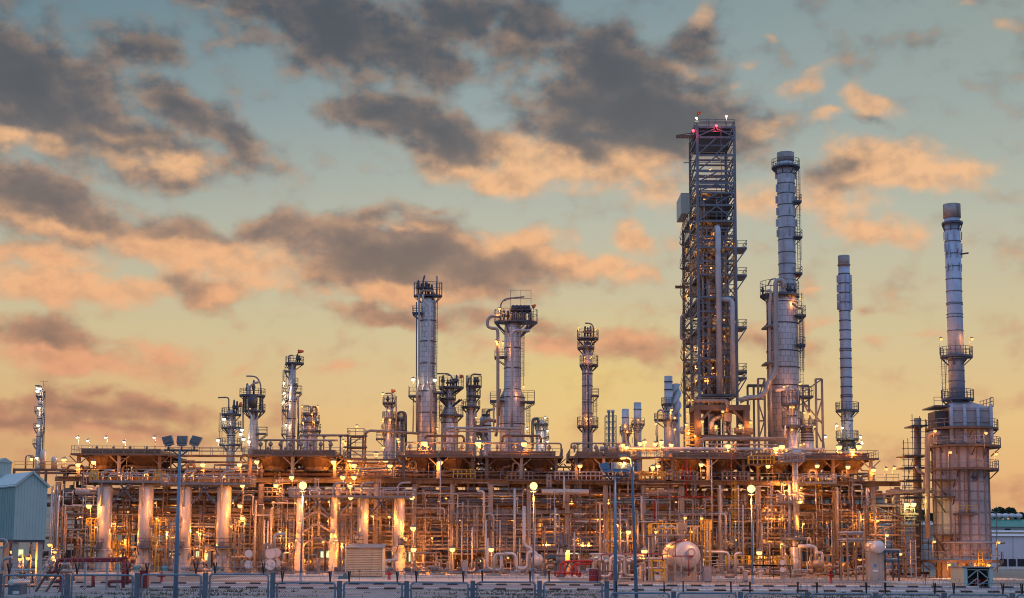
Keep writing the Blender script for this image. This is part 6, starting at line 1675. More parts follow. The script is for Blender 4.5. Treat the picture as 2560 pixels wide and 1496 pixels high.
# open-fronted teal shed at the right
TY2 = 164
x0, x1 = X(2408, 1445, TY2), X(2482, 1445, TY2)
zt = Z(2445, 1420, TY2)
t = thing('open_shed', 'small teal sheet-metal shed with cross-braced open front', 'shed', ((x0 + x1) / 2, TY2, 0))
MB().box(x0, x0 + .08, TY2, TY2 + 4.6, 0, zt).box(x1 - .08, x1, TY2, TY2 + 4.6, 0, zt).box(x0 + .08, x1 - .08, TY2 + 4.5, TY2 + 4.6, 0, zt).build('wall', 'teal_wall', t)
MB().box(x0 - .15, x1 + .15, TY2 - .25, TY2 + 4.8, zt, zt + .12).build('roof', 'grey_steel', t)
for x in (x0 + .2, x1 - .2): MB().box(x - .2, x + .2, TY2 - .12, TY2 - .004, 0, zt - .005).build('post', 'teal_trim', t)
g_ = MB()
xa, xb, zc = x0 + .45, x1 - .45, zt - .2
for p, q in (((xa, .12), (xb, .12)), ((xa, zc), (xb, zc)), ((xa, .12), (xa, zc)), ((xb, .12), (xb, zc)), (((xa + xb) / 2, .12), ((xa + xb) / 2, zc)), ((xa, .2), ((xa + xb) / 2, zc * .55)), ((xa, zc * .5), ((xa + xb) / 2, zc)), (((xa + xb) / 2, zc), (xb, zc * .5)), (((xa + xb) / 2, .2), (xb, zc * .45))):
    g_.beam((p[0], TY2 + .1, p[1]), (q[0], TY2 + .1, q[1]), .09)
g_.build('gate', 'teal_trim', t)
tag(MB().drum((x0 + 1.6, TY2 + 1.6, .55), (x0 + 2.6, TY2 + 1.7, .55), .5, 14).box(x0 + 1.5, x0 + 2.7, TY2 + 1.3, TY2 + 1.9, 0, .2).build('engine_set', 'red_paint'), 'red engine set standing inside the small teal shed', 'machine')
# teal elevated building at the left edge
A = P(33, 1352, 148); A.z = 0
ux, uy = Vector((.80, .60, 0)), Vector((-.60, .80, 0))
Lw, Ld = 3.2, 11.0
zb, ze, za = Z(70, 1350, 149), Z(70, 1212, 149), Z(81, 1181, 149)
t = thing('elevated_building', 'teal sheet-metal building with gable roof raised on concrete legs', 'building', (A.x, A.y, 0))
t.rotation_euler = (0, 0, math.atan2(.6, .8))
def LB(name, m, mt):
    """parts given in the building's own axes"""
    me = bpy.data.meshes.new(name); me.from_pydata(m.v, [], m.f); me.materials.append(MATS[mt])
    o = bpy.data.objects.new(name, me); C.objects.link(o); o.parent = t
    return o
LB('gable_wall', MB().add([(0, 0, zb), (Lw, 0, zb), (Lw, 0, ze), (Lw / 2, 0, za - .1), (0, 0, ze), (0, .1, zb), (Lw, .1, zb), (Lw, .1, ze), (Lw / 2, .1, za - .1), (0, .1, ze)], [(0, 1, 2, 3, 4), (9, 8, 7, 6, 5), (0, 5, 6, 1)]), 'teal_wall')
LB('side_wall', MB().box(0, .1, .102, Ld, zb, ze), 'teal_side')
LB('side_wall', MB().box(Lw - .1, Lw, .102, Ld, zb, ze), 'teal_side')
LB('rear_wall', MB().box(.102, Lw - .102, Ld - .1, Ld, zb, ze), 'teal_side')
LB('floor', MB().box(.05, Lw - .05, .05, Ld, zb - .25, zb - .004), 'dark_steel')
o = .16
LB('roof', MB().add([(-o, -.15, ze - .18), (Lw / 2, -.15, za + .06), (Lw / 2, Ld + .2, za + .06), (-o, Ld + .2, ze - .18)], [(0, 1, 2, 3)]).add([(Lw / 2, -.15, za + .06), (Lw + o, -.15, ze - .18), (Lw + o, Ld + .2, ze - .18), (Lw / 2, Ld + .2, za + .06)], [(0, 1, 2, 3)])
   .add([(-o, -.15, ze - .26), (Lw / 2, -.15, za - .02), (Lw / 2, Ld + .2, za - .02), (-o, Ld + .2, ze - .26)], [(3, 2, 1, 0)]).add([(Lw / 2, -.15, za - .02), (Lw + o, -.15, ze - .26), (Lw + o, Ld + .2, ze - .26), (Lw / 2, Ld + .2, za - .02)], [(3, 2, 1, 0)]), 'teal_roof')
LB('verge_trim', MB().beam((-o, -.2, ze - .2), (Lw / 2, -.2, za + .04), .1, .22).beam((Lw + o, -.2, ze - .2), (Lw / 2, -.2, za + .04), .1, .22), 'teal_trim')
LB('roof_turret', MB().box(Lw / 2 - .7, Lw / 2 + .7, 8.3, 9.7, za - .3, za + 1.3).add([(Lw / 2 - .85, 8.2, za + 1.3), (Lw / 2 + .85, 8.2, za + 1.3), (Lw / 2 + .85, 9.8, za + 1.3), (Lw / 2 - .85, 9.8, za + 1.3), (Lw / 2, 8.2, za + 1.8), (Lw / 2, 9.8, za + 1.8)], [(0, 1, 4), (1, 2, 5, 4), (2, 3, 5), (3, 0, 4, 5)]), 'teal_wall')
for x in (.4, Lw - .4):
    for y in (.5, Ld - .6): LB('leg', MB().box(x - .25, x + .25, y - .25, y + .25, 0, zb - .25), 'pale_concrete')
# foreground pipes and vessel at bottom left
t = thing('horizontal_vessel', 'small silver foreground vessel on a square concrete block, bottom left', 'vessel', (P(46, 1480, 122).x, 122, 0))
a, b = P(28, 1457, 120), P(68, 1452, 122.5)
b.z = a.z
MB().drum(a, b, Wm(8, 120), 20, .5).build('shell', 'white_vessel', t)
MB().box(X(28, 1480, 121), X(58, 1480, 121), 120.2, 122, 0, a.z - Wm(8, 120) + .1).build('block', 'fence_post', t)
MB().box(X(30, 1483, 120), X(46, 1483, 120), 120.14, 120.195, Z(40, 1486, 120), Z(40, 1478, 120)).build('plate', 'sign_white', t)
for lab, pts, r, mt in (('white-blue pipe running level behind left-end fence panel', [(-20, 1424), (86, 1425)], 2.2, 'pipe_white'), ('grey bent pipe by foreground vessel, elbow upward', [(7, 1425), (7, 1397), (30, 1394)], 4, 'pipe_grey'),
                        ('pale hooked pipe rising from behind the foreground vessel', [(20, 1425), (34, 1427), (36, 1440), (36, 1452)], 2.6, 'pipe_white'), ('thin pale drop pipe right of the foreground vessel', [(60, 1426), (66, 1430), (66, 1480)], 1.5, 'pipe_white'),
                        ('second thin pale drop pipe right of foreground vessel', [(74, 1426), (74, 1490)], 1.6, 'pipe_white'), ('grey pipe curving under teal building corner', [(-10, 1370), (16, 1368), (18, 1350), (-5, 1348)], 3, 'pipe_grey')):
    vpipe(lab, pts, r, 124, mt)
t = thing('stair', 'brown steel stair flight by the foreground vessel at left', 'stair', (P(100, 1485, 128).x, 128, 0))
for s in (0, .9): MB().beam((X(88, 1486, 128) + s, 128, 0), (X(112, 1420, 128) + s, 130, Z(112, 1416, 130)), .07, .22).build('stringer', 'brown_steel', t)
m = MB()
for k in range(9):
    u = (k + .5) / 9
    x = X(88, 1486, 128) + (X(112, 1420, 128) - X(88, 1486, 128)) * u
    z = Z(112, 1416, 130) * u
    m.box(x, x + .9, 128 + 2 * u - .12, 128 + 2 * u + .12, z - .03, z)
m.build('tread', 'brown_steel', t)
MB().rail([(X(88, 1486, 128), 127.9, .2), (X(112, 1420, 128), 129.9, Z(112, 1416, 130))], 1.0).build('handrail', 'galvanised', t)
# tarp heap
for lab, px0, px1, py, mt, s in (('grey-white tarpaulin heap on ground left of the beige shed', 812, 846, 1440, 'tarp', 3), ('dark teal tarpaulin heap against the beige shed corner', 846, 872, 1440, 'blue_tarp', 8)):
    q = random.Random(s); m = MB(); n, k2 = 22, 10
    x0, x1 = X(px0, 1448, 190), X(px1, 1448, 190)
    vs = []
    for j in range(k2 + 1):
        for i in range(n + 1):
            u, v = i / n, j / k2
            h = (math.sin(PI * u) ** .5) * (math.sin(PI * v) ** .6) * (.55 + .28 * math.sin(u * 9 + s) + q.uniform(-.12, .12))
            vs.append((x0 + (x1 - x0) * u, 189 + 2.2 * v, max(.006, h)))
    m.add(vs, [(j * (n + 1) + i, j * (n + 1) + i + 1, (j + 1) * (n + 1) + i + 1, (j + 1) * (n + 1) + i) for j in range(k2) for i in range(n)])
    tag(m.build('tarpaulin', mt), lab, 'tarpaulin')
def sign(label, px, py0, py1, w, mt, pyb, Y):
    q = P(px, pyb, Y)
    t = thing('sign_post', label, 'sign', (q.x, Y, 0))
    MB().beam((q.x, Y, 0), (q.x, Y, Z(px, py0, Y)), .07).build('post', 'grey_steel', t)
    MB().box(X(px - w / 2, py0, Y), X(px + w / 2, py0, Y), Y - .06, Y - .036, Z(px, py1, Y), Z(px, py0, Y)).build('plate', mt, t)
sign('small pale blue sign in front of the U-bend pipes', 1204, 1424, 1431, 13, 'sign_blue', 1450, 186)
sign('small dark round-headed sign left of the teal shed', 2314, 1437, 1443, 6, 'red_paint', 1462, 172)
sign('little white notice under the third white vessel', 455, 1438, 1442, 14, 'sign_white', 1448, 186)
sign('little white notice at right foot of the U-bend set', 1343, 1436, 1441, 12, 'sign_white', 1450, 186)
sign('little white notice below the tall riser column', 2049, 1445, 1449, 13, 'sign_white', 1456, 182)
sign('tiny red-topped sign before the beige shed', 899, 1426, 1431, 5, 'red_paint', 1452, 184)

# ------------------------------------------------------------------ pipes and machines that crowd the bays
def tallpipe(px, py0, py1, Y, r, mt, kind):
    a, b = P(px, py1, Y), P(px, py0, Y)
    m = MB()
    zb = max(0, a.z)
    pts = [(a.x, Y, zb), (a.x, Y, b.z)]
    if kind == 1: pts.append((a.x + rnd.choice([-1, 1]) * rnd.uniform(.8, 2.5), Y, b.z))
    if kind == 2: pts.append((a.x, Y + 2.5, b.z))
    if kind == 3:
        d = rnd.choice([-1, 1]) * rnd.uniform(.7, 1.6)
        pts += [(a.x + d, Y, b.z), (a.x + d, Y, b.z - rnd.uniform(1.5, 5))]
    m.tube(pts, r, 6, bend=r * 3)
    if r > .1:
        for z in (zb + .25 * (b.z - zb), zb + .7 * (b.z - zb)): m.tube([(a.x, Y, z - .06), (a.x, Y, z + .06)], r * 1.45, 6)
    o = m.build('upright_pipe', mt)
    row(o, 'pipe', f'{ {"pipe_rust": "rusty", "pipe_tan": "tan", "pipe_grey": "grey", "pipe_white": "pale", "galvanised": "bright", "brown_steel": "brown"}[mt] } upright pipe {zone(px)}', px, 'upright pipes along the rack front')
blocked = [(236, 286), (340, 388), (442, 484), (536, 582), (736, 764), (822, 848), (888, 926), (980, 1016)]
px = 150.0
while px < 2262:
    if not any(a < px < b for a, b in blocked) or rnd.random() < .2:
        top = rnd.choice([1215, 1228, 1250, 1262, 1285, 1300, 1320, 1345])
        bot = rnd.choice([1440, 1440, 1440, 1390, 1372, 1340])
        if bot - top < 30: bot = top + 60
        tallpipe(px, top, bot, rnd.uniform(233.2, 235.2), rnd.choice([.05, .06, .07, .08, .1, .14, .2]), rnd.choice(['pipe_tan', 'pipe_white', 'pipe_rust', 'pipe_grey', 'pipe_white', 'galvanised', 'pipe_tan']), rnd.choice([0, 0, 1, 2, 3]))
    px += rnd.uniform(7, 18)
for (px, a, b, r) in ((658, 1300, 1440, .14), (667, 1303, 1440, .14), (675, 1270, 1440, .18), (1100, 1150, 1300, .08), (1410, 1190, 1270, .14), (1500, 1258, 1440, .16), (1551, 1275, 1440, .14), (1604, 1240, 1300, .16), (1780, 1150, 1305, .1), (2096, 1220, 1345, .2),
                      (2150, 1280, 1345, .22), (2170, 1220, 1335, .22), (2040, 1222, 1262, .14), (1286, 1222, 1380, .2), (1388, 1270, 1360, .2), (1436, 1330, 1400, .14), (1768, 1305, 1395, .12), (1774, 1305, 1395, .12), (1906, 1310, 1400, .14), (1214, 1300, 1425, .16), (1180, 1320, 1440, .16)):
    tallpipe(px, a, b, 232.6, r, 'pipe_white', rnd.choice([0, 0, 2]))
def loop(px, Y, kind):
    q = P(px, 1440, Y)
    x = q.x
    r = rnd.choice([.07, .09, .12, .16, .2])
    w = rnd.uniform(.8, 3.2); h = rnd.uniform(.9, 3.4); d = rnd.uniform(.5, 2.0)
    m = MB()
    if kind == 0: pts = [(x, Y, 0), (x, Y, h), (x + w, Y, h), (x + w, Y, 0)]
    elif kind == 1: pts = [(x, Y, .0), (x, Y, h), (x + w, Y, h), (x + w, Y + d, h), (x + w, Y + d, h + rnd.uniform(.6, 2))]
    elif kind == 2: pts = [(x - 1.5, Y, .5), (x, Y, .5), (x, Y, h), (x + w, Y, h), (x + w, Y, .6), (x + w + 1.4, Y, .6)]
    else: pts = [(x, Y + d, h), (x, Y, h), (x, Y, .4), (x + w * 1.5, Y, .4)]
    m.tube(pts, r, 7, bend=r * 3)
    z = h * .5
    if kind in (0, 1, 3):
        m.lathe(x, Y, [(r, z - .3), (r * 2, z - .22), (r * 2, z + .1), (r, z + .2)], 8)
        m.beam((x, Y - r, z), (x, Y - r - .5, z), .06).tube([(x - .22, Y - r - .5, z), (x + .22, Y - r - .5, z)], .05, 6)
    mt = rnd.choice(['pipe_tan', 'pipe_tan', 'pipe_rust', 'pipe_grey', 'pipe_white'])
    row(m.build('pipe_loop', mt), 'pipe', f'{ {"pipe_rust": "rusty", "pipe_tan": "tan", "pipe_grey": "grey", "pipe_white": "pale"}[mt] } valved pipe loop {zone(px)}', px, 'low pipe loops at ground level')
px = 140.0
while px < 2255:
    for _ in range(rnd.choice([1, 2])):
        if not (855 < px < 965):
            lx = px + rnd.uniform(-6, 6)
            front = rnd.random() < .6 and not any(a - 8 < lx < b + 4 for a, b in blocked)
            loop(lx, rnd.uniform(216, 234.5) if front else rnd.uniform(233.5, 243), rnd.choice([0, 1, 2, 3]))
    px += rnd.uniform(14, 26)
for (px, a, b, r) in ((121, 1216, 1440, .12), (125, 1213, 1440, .09), (130, 1226, 1440, .14), (134, 1213, 1440, .1), (139, 1240, 1440, .16), (152, 1210, 1380, .1), (156, 1262, 1440, .12)):
    tallpipe(px, a, b, 231.5, r, 'pipe_white' if px % 2 else 'pipe_tan', 0)
for k in range(16): loop(22 + 8 * k, 168 + (k * 37) % 44, k % 4)
for k in range(6): loop(1500 + 27 * k, 186 + (k * 5) % 9, (k + 1) % 4)
def pump(px, Y):
    q = P(px, 1440, Y); x = q.x
    t = thing('pump_set', 'x', 'pump', (x, Y, 0))
    MB().box(x - 1.1, x + 1.1, Y - .5, Y + .5, 0, .35).build('plinth', 'pale_concrete', t)
    MB().drum((x - .9, Y, .8), (x - .1, Y, .8), .33, 12, .3).box(x - .8, x - .2, Y - .3, Y + .3, .35, .6).build('motor', rnd.choice(['pipe_grey', 'teal_side', 'brown_steel']), t)
    MB().drum((x + .3, Y, .8), (x + .7, Y, .8), .42, 12, .3).tube([(x + .5, Y, .8), (x + .5, Y, 2.2), (x + .5, Y + 1, 2.2)], .13, 8, bend=.3).tube([(x - .1, Y, .8), (x + .3, Y, .8)], .1, 6).build('pump_casing', 'pipe_tan', t)
    row(t, 'pump', f'motor pump on concrete plinth {zone(px)}', px, 'pump sets along the rack foot')
for px in range(168, 2240, 62):
    if not (855 < px < 965): pump(px + rnd.uniform(-12, 12), rnd.uniform(220, 229))
def exch(px, Y, z, L=4.5):
    x = P(px, 1440, Y).x
    t = thing('heat_exchanger', 'x', 'heat exchanger', (x, Y, 0))
    r = rnd.uniform(.45, .8)
    MB().drum((x - L / 2, Y, z), (x + L / 2, Y, z), r, 14, .35).tube([(x + L / 2 - .3, Y, z), (x + L / 2 - .12, Y, z)], r * 1.15, 14).build('shell', rnd.choice(['pipe_tan', 'pipe_white', 'pipe_grey', 'pipe_rust']), t)
    for s in (-1, 1):
        MB().box(x + s * L * .28 - .15, x + s * L * .28 + .15, Y - .5, Y + .5, 0, z - r * .8).build('saddle', 'pale_concrete' if z < 3 else 'brown_steel', t)
    MB().tube([(x - L * .3, Y, z + r * .8), (x - L * .3, Y, z + r + .9), (x - L * .3, Y + 1.5, z + r + .9)], .14, 7, bend=.3).build('nozzle', 'pipe_tan', t)
    row(t, 'heat exchanger', f'horizontal exchanger drum {zone(px)}', px, 'exchangers inside the rack')
for px in range(190, 2230, 70):
    exch(px + rnd.uniform(-14, 14), rnd.uniform(238, 248), rnd.choice([1.4, 1.6, 2.6, 4.9]))
# small-bore lines wandering across the bays
def runline(px, z, Yk):
    x = X(px, 1300, Yk)
    pts = [(x, Yk, z)]
    n = rnd.choice([3, 4, 5, 6])
    hor = rnd.random() < .6
    dx = rnd.choice([-1, 1])
    for k in range(n):
        p = pts[-1]
        if hor: pts.append((p[0] + dx * rnd.uniform(1.2, 6.5), Yk, p[2]))
        else: pts.append((p[0], Yk, min(14.2, max(.4, p[2] + rnd.choice([-1, 1]) * rnd.uniform(.8, 4.2)))))
        hor = not hor
    r = rnd.choice([.05, .06, .075, .1, .13])
    m = MB().tube(pts, r, 6, bend=r * 3)
    q = pts[1]
    m.lathe(q[0], Yk, [(r, q[2] - .3), (r * 2.2, q[2] - .2), (r * 2.2, q[2] + .2), (r, q[2] + .3)], 8).tube([(q[0] - .2, Yk - .45, q[2]), (q[0] + .2, Yk - .45, q[2])], .05, 6).beam((q[0], Yk, q[2]), (q[0], Yk - .45, q[2]), .05)
    mt = rnd.choice(['pipe_tan', 'pipe_white', 'galvanised', 'pipe_rust', 'pipe_grey', 'pipe_white'])
    row(m.build('small_bore_pipe', mt), 'pipe', f'{ {"pipe_rust": "rusty", "pipe_tan": "tan", "pipe_grey": "grey", "pipe_white": "pale", "galvanised": "bright"}[mt] } stepped thin pipe {zone(px)}', px, 'thin stepped pipes across the rack bays')
for k in range(170):
    runline(150 + 12.4 * k + rnd.uniform(-8, 8), rnd.uniform(.8, 14), rnd.uniform(233.6, 238.5))
for k, px in enumerate((160, 208, 318, 412, 505, 640, 700, 790, 945, 1060, 1190, 1262, 1372, 1448, 1525, 1585, 1660, 1735, 1835, 1925, 2045, 2130, 2200)):
    x = X(px, 1300, 234.6); z0, z1 = rnd.choice([(0, 6.2), (0, 10.2), (6, 14.7), (9.9, 15.5), (4, 10)])
    row(MB().ladder(x, 234.6, z0, z1, .5, True).beam((x, 234.6, z1 - .3), (x, 235.7, z1 - .3), .08).build('ladder', rnd.choice(['galvanised', 'pipe_tan', 'yellow_paint', 'grey_steel'])), 'ladder', f'caged ladder on rack front {zone(px)}', px, 'caged ladders on the rack front')
for k, px in enumerate(range(170, 2200, 47)):
    Yk = rnd.uniform(237, 240); z = rnd.choice([4.2, 6.2, 8.4, 10.4]); q = X(px, 1300, Yk)
    r = rnd.uniform(.35, .7); h = rnd.uniform(1.4, 2.8)
    t = thing('small_drum', 'x', 'drum', (q, Yk, z))
    MB().lathe(q, Yk, [(r * .5, z), (r, z + .25), (r, z + h), (r * .6, z + h + .2), (.05, z + h + .25)], 14).build('shell', rnd.choice(['pipe_white', 'pipe_grey', 'pipe_tan']), t)
    MB().tube([(q, Yk, z + h + .2), (q, Yk, z + h + .7), (q + 1.2, Yk, z + h + .7)], .1, 6, bend=.25).build('nozzle', 'pipe_tan', t)
    MB().box(q - r, q + r, Yk - r, Yk + r, z - .15, z - .003).build('base', 'brown_steel', t)
    row(t, 'drum', f'small upright drum within the rack {zone(px)}', px, 'small drums within the rack tiers')
# small platforms hung on the rack front
for k, (px, py, w, mt) in enumerate(((480, 1262, 3.5, 'pipe_tan'), (680, 1240, 3, 'pipe_tan'), (1146, 1305, 3.4, 'grey_steel'), (1160, 1195, 3.4, 'yellow_paint'), (1460, 1200, 9, 'pipe_white'), (1640, 1200, 5, 'yellow_paint'), (1705, 1200, 5, 'grey_steel'), (1560, 1205, 3, 'grey_steel'), (1905, 1160, 4, 'yellow_paint'), (2205, 1305, 3.5, 'yellow_paint'),
                                     (2010, 1320, 4, 'pipe_tan'), (940, 1190, 5, 'grey_steel'), (330, 1240, 3.2, 'pipe_tan'), (1300, 1200, 4, 'grey_steel'), (1840, 1200, 4, 'grey_steel'), (1880, 1412, 7, 'yellow_paint'), (1930, 1412, 6, 'yellow_paint'))):
    Yp = 234.0 if py < 1400 else 212
    q = P(px, py, Yp)
    t = thing('platform', 'x', 'platform', (q.x, Yp, q.z))
    MB().box(q.x - w / 2, q.x + w / 2, Yp, Yp + 1.5, q.z - .2, q.z).build('deck', 'brown_steel', t)
    MB().rail([(q.x - w / 2, Yp + 1.5, q.z), (q.x - w / 2, Yp + .05, q.z), (q.x + w / 2, Yp + .05, q.z), (q.x + w / 2, Yp + 1.5, q.z)], 1.25, step=.7, r=.045).build('railing', mt, t)
    for s in (-1, 1): MB().beam((q.x + s * w * .45, Yp + .8, max(0, q.z - (4 if py < 1400 else 9))), (q.x + s * w * .45, Yp + .8, q.z - .2), .12).build('post', 'brown_steel', t)
    row(t, 'platform', f'small { {"yellow_paint": "yellow", "pipe_tan": "tan", "grey_steel": "grey", "pipe_white": "white"}[mt] }-railed platform {zone(px)}', px, 'small railed platforms on the rack front')

# ------------------------------------------------------------------ process structures standing behind the rack
for k, (p0, p1, top, lab) in enumerate(((30, 190, 1172, 'low steel platform block with yellow rails, behind the teal building'), (205, 420, 1235, 'dark steel structure behind the left white vessels'), (450, 720, 1215, 'dark steel structure behind third and fourth vessels'), (740, 1000, 1170, 'dark steel structure behind the air cooler gap'), (1040, 1330, 1235, 'dark steel structure behind the open middle bays'),
                                        (1350, 1610, 1215, 'dark steel structure behind the blue masts'), (1640, 1900, 1160, 'dark steel structure under the lattice tower'), (1920, 2190, 1215, 'dark steel structure behind the tall riser column'))):
    Y0, Y1 = 257.0 + (k % 2) * 3, 268.0
    if k == 0: Y0, Y1 = 240, 250
    x0, x1 = X(p0, 1300, Y0), X(p1, 1300, Y0)
    zt = Z((p0 + p1) / 2, top, Y0)
    t = thing('process_structure', lab, 'steel structure', ((x0 + x1) / 2, Y0, 0))
    n = max(2, int((x1 - x0) / 6))
    for i in range(n + 1):
        for yy in (Y0, Y1): MB().beam((x0 + (x1 - x0) * i / n, yy, 0), (x0 + (x1 - x0) * i / n, yy, zt), .35).build('column', 'brown_steel', t)
    nl = 4 if k else 3
    for l in range(1, nl + 1):
        z = zt * l / nl
        m = MB().beam((x0, Y0, z - .2), (x1, Y0, z - .2), .25, .4).beam((x0, Y1, z - .2), (x1, Y1, z - .2), .25, .4)
        for i in range(n):
            if rnd.random() < .7: m.box(x0 + (x1 - x0) * i / n + .2, x0 + (x1 - x0) * (i + 1) / n - .2, Y0 + .2, Y1 - .2, z - .12, z)
        fo = m.build('floor', 'brown_steel', t)
        MB().rail([(x0, Y0 - .1, z), (x1, Y0 - .1, z)], 1.15, step=2).build('railing', 'yellow_paint' if k == 0 and l == nl else 'grey_steel', fo)
    for i in range(int((x1 - x0) / 2.6)):
        x = x0 + 1 + 2.6 * i + rnd.uniform(-.5, .5); z0 = zt * rnd.choice([0, 1 / nl, 2 / nl, 3 / nl if k else 1])
        if k == 0: z0 = zt
        h = rnd.uniform(1.6, 3.6)
        if rnd.random() < .5: MB().lathe(x, Y0 + 2, [(.5, z0), (.5, z0 + h), (.3, z0 + h + .25), (.05, z0 + h + .3)], 12).build('small_vessel', rnd.choice(['pipe_white', 'pipe_tan', 'pipe_grey']), t)
        else: MB().tube([(x, Y0 + 1.5, z0), (x, Y0 + 1.5, z0 + h), (x + 1.3, Y0 + 1.5, z0 + h), (x + 1.3, Y0 + 1.5, z0 + .2)], rnd.uniform(.1, .2), 7, bend=.4).build('pipe', rnd.choice(['pipe_tan', 'pipe_grey', 'blue_steel']), t)
for k, (p0, p1, h, lab, wl) in enumerate(((10, 640, 13.5, 'long plant building with lit windows behind the left vessels', 'beige_slat'), (650, 1390, 13.2, 'long dark plant building behind the middle bays', 'grey_wall'), (1400, 2215, 13.8, 'ribbed plant building behind the right-hand bays', 'teal_wall'))):
    Yb = 288
    x0, x1 = X(p0, 1400, Yb), X(p1, 1400, Yb)
    t = thing('plant_building', lab, 'building', ((x0 + x1) / 2, Yb, 0))
    MB().box(x0, x1, Yb, Yb + 10, 0, h).build('wall', wl, t)
    MB().box(x0 - .4, x1 + .4, Yb - .5, Yb + 10.4, h, h + .3).build('roof', 'grey_steel', t)
    for i in range(int((x1 - x0) / 5)):
        MB().box(x0 + 1.5 + 5 * i, x0 + 3.6 + 5 * i, Yb - .08, Yb - .002, 1.4, 3.2).build('window', 'window_lit' if rnd.random() < .45 else 'black_gap', t)
# ------------------------------------------------------------------ the wire fence in front
FN = 67.0
posts = [-2, 168, 343, 513, 682, 849, 1017, 1182, 1349, 1517, 1684, 1851, 2018, 2189, 2360, 2530, 2700]
tops = [1438, 1438, 1437, 1436, 1457, 1457, 1457, 1456, 1456, 1483, 1483, 1484, 1485, 1486, 1487, 1488]
fence = thing('wire_fence', 'blue-grey chain-link fence with razor wire along the bottom of the picture', 'fence', (0, FN, 0))
def wire_mesh(x0, x1, z0, z1, y, s=.095, r=.0042):
    m = MB()
    def clip(xa, za, d):
        t0, t1 = 0.0, min(x1 - xa, (z1 - za) if d > 0 else (za - z0))
        if xa < x0: t0 = x0 - xa
        if d > 0 and za < z0: t0 = max(t0, z0 - za)
        if d < 0 and za > z1: t0 = max(t0, za - z1)
        return t0, t1
    H = z1 - z0
    k = x0 - H
    while k < x1:
        for d in (1, -1):
            za = z0 if d > 0 else z1
            t0 = max(0, x0 - k); t1 = min(H, x1 - k)
            if t1 - t0 > .02:
                a = (k + t0, y, za + d * t0); b = (k + t1, y, za + d * t1)
                n = .7071 * r
                m.add([(a[0] - n, y, a[2] + d * n), (a[0] + n, y, a[2] - d * n), (a[0], y - r * 1.4, a[2]), (b[0] - n, y, b[2] + d * n), (b[0] + n, y, b[2] - d * n), (b[0], y - r * 1.4, b[2])], [(0, 3, 5, 2), (2, 5, 4, 1), (1, 4, 3, 0)])
        k += s
    return m
arms = []
for i in range(len(posts) - 1):
    xa, xb = X(posts[i], 1460, FN), X(posts[i + 1], 1460, FN)
    zt = Z((posts[i] + posts[i + 1]) / 2, tops[i], FN)
    if i == 0 or True:
        ztp = max(zt, Z(posts[i], tops[max(0, i - 1)], FN)) + .06
        MB().box(xa - .1, xa + .1, FN - .1, FN + .1, 0, ztp).build('post', 'fence_post', fence)
    a, b = xa + .2, xb - .2
    fr = MB().tube([(a, FN, .08), (a, FN, zt), (b, FN, zt), (b, FN, .08)], .045, 8, bend=.16).tube([(a, FN, .08), (b, FN, .08)], .03, 6)
    for z in (.5, zt - .35):
        fr.beam((xa + .1, FN, z), (a, FN, z), .04).beam((b, FN, z), (xb - .1, FN, z), .04)
    p = fr.build('panel_frame', 'fence_steel', fence)
    wire_mesh(a + .035, b - .035, .1, zt - .03, FN).build('chain_link', 'chain_wire', p)
    for x in (a + .22, b - .22):
        arms.append((x, zt))
        m = MB().beam((x, FN, zt + .02), (x, FN, zt + .1), .06)
        m.beam((x, FN, zt + .06), (x - .02, FN - .22, zt + .5), .055, .05).beam((x, FN, zt + .06), (x + .02, FN + .22, zt + .5), .055, .05)
        m.build('barb_arm', 'black_arm', fence)
for (x1, z1), (x2, z2) in zip(arms, arms[1:]):
    if abs(z1 - z2) > .2 and x2 - x1 < 1: pass
    w = MB()
    for s, q in ((-1, .5), (1, .5), (-1, .3), (1, .3)):
        w.tube([(x1, FN + s * .22 * q / .5, z1 + q), ((x1 + x2) / 2, FN + s * .22 * q / .5, (z1 + z2) / 2 + q - .02), (x2, FN + s * .22 * q / .5, z2 + q)], .006, 3)
    w.build('barbed_wire', 'fence_steel', fence)
    m = MB(); pts = []
    n = max(6, int((x2 - x1) / .36)) * 12
    ph = rnd.uniform(0, 6)
    for k in range(n + 1):
        u = k / n
        aa = 2 * PI * k / 12 + ph
        rr = .27 + .035 * math.sin(k * .7)
        pts.append((x1 + (x2 - x1) * u + .1 * math.sin(aa * .5), FN + rr * math.cos(aa), z1 + (z2 - z1) * u + .42 + rr * math.sin(aa)))
    m.tube(pts, .006, 3)
    m.build('razor_coil', 'fence_steel', fence)

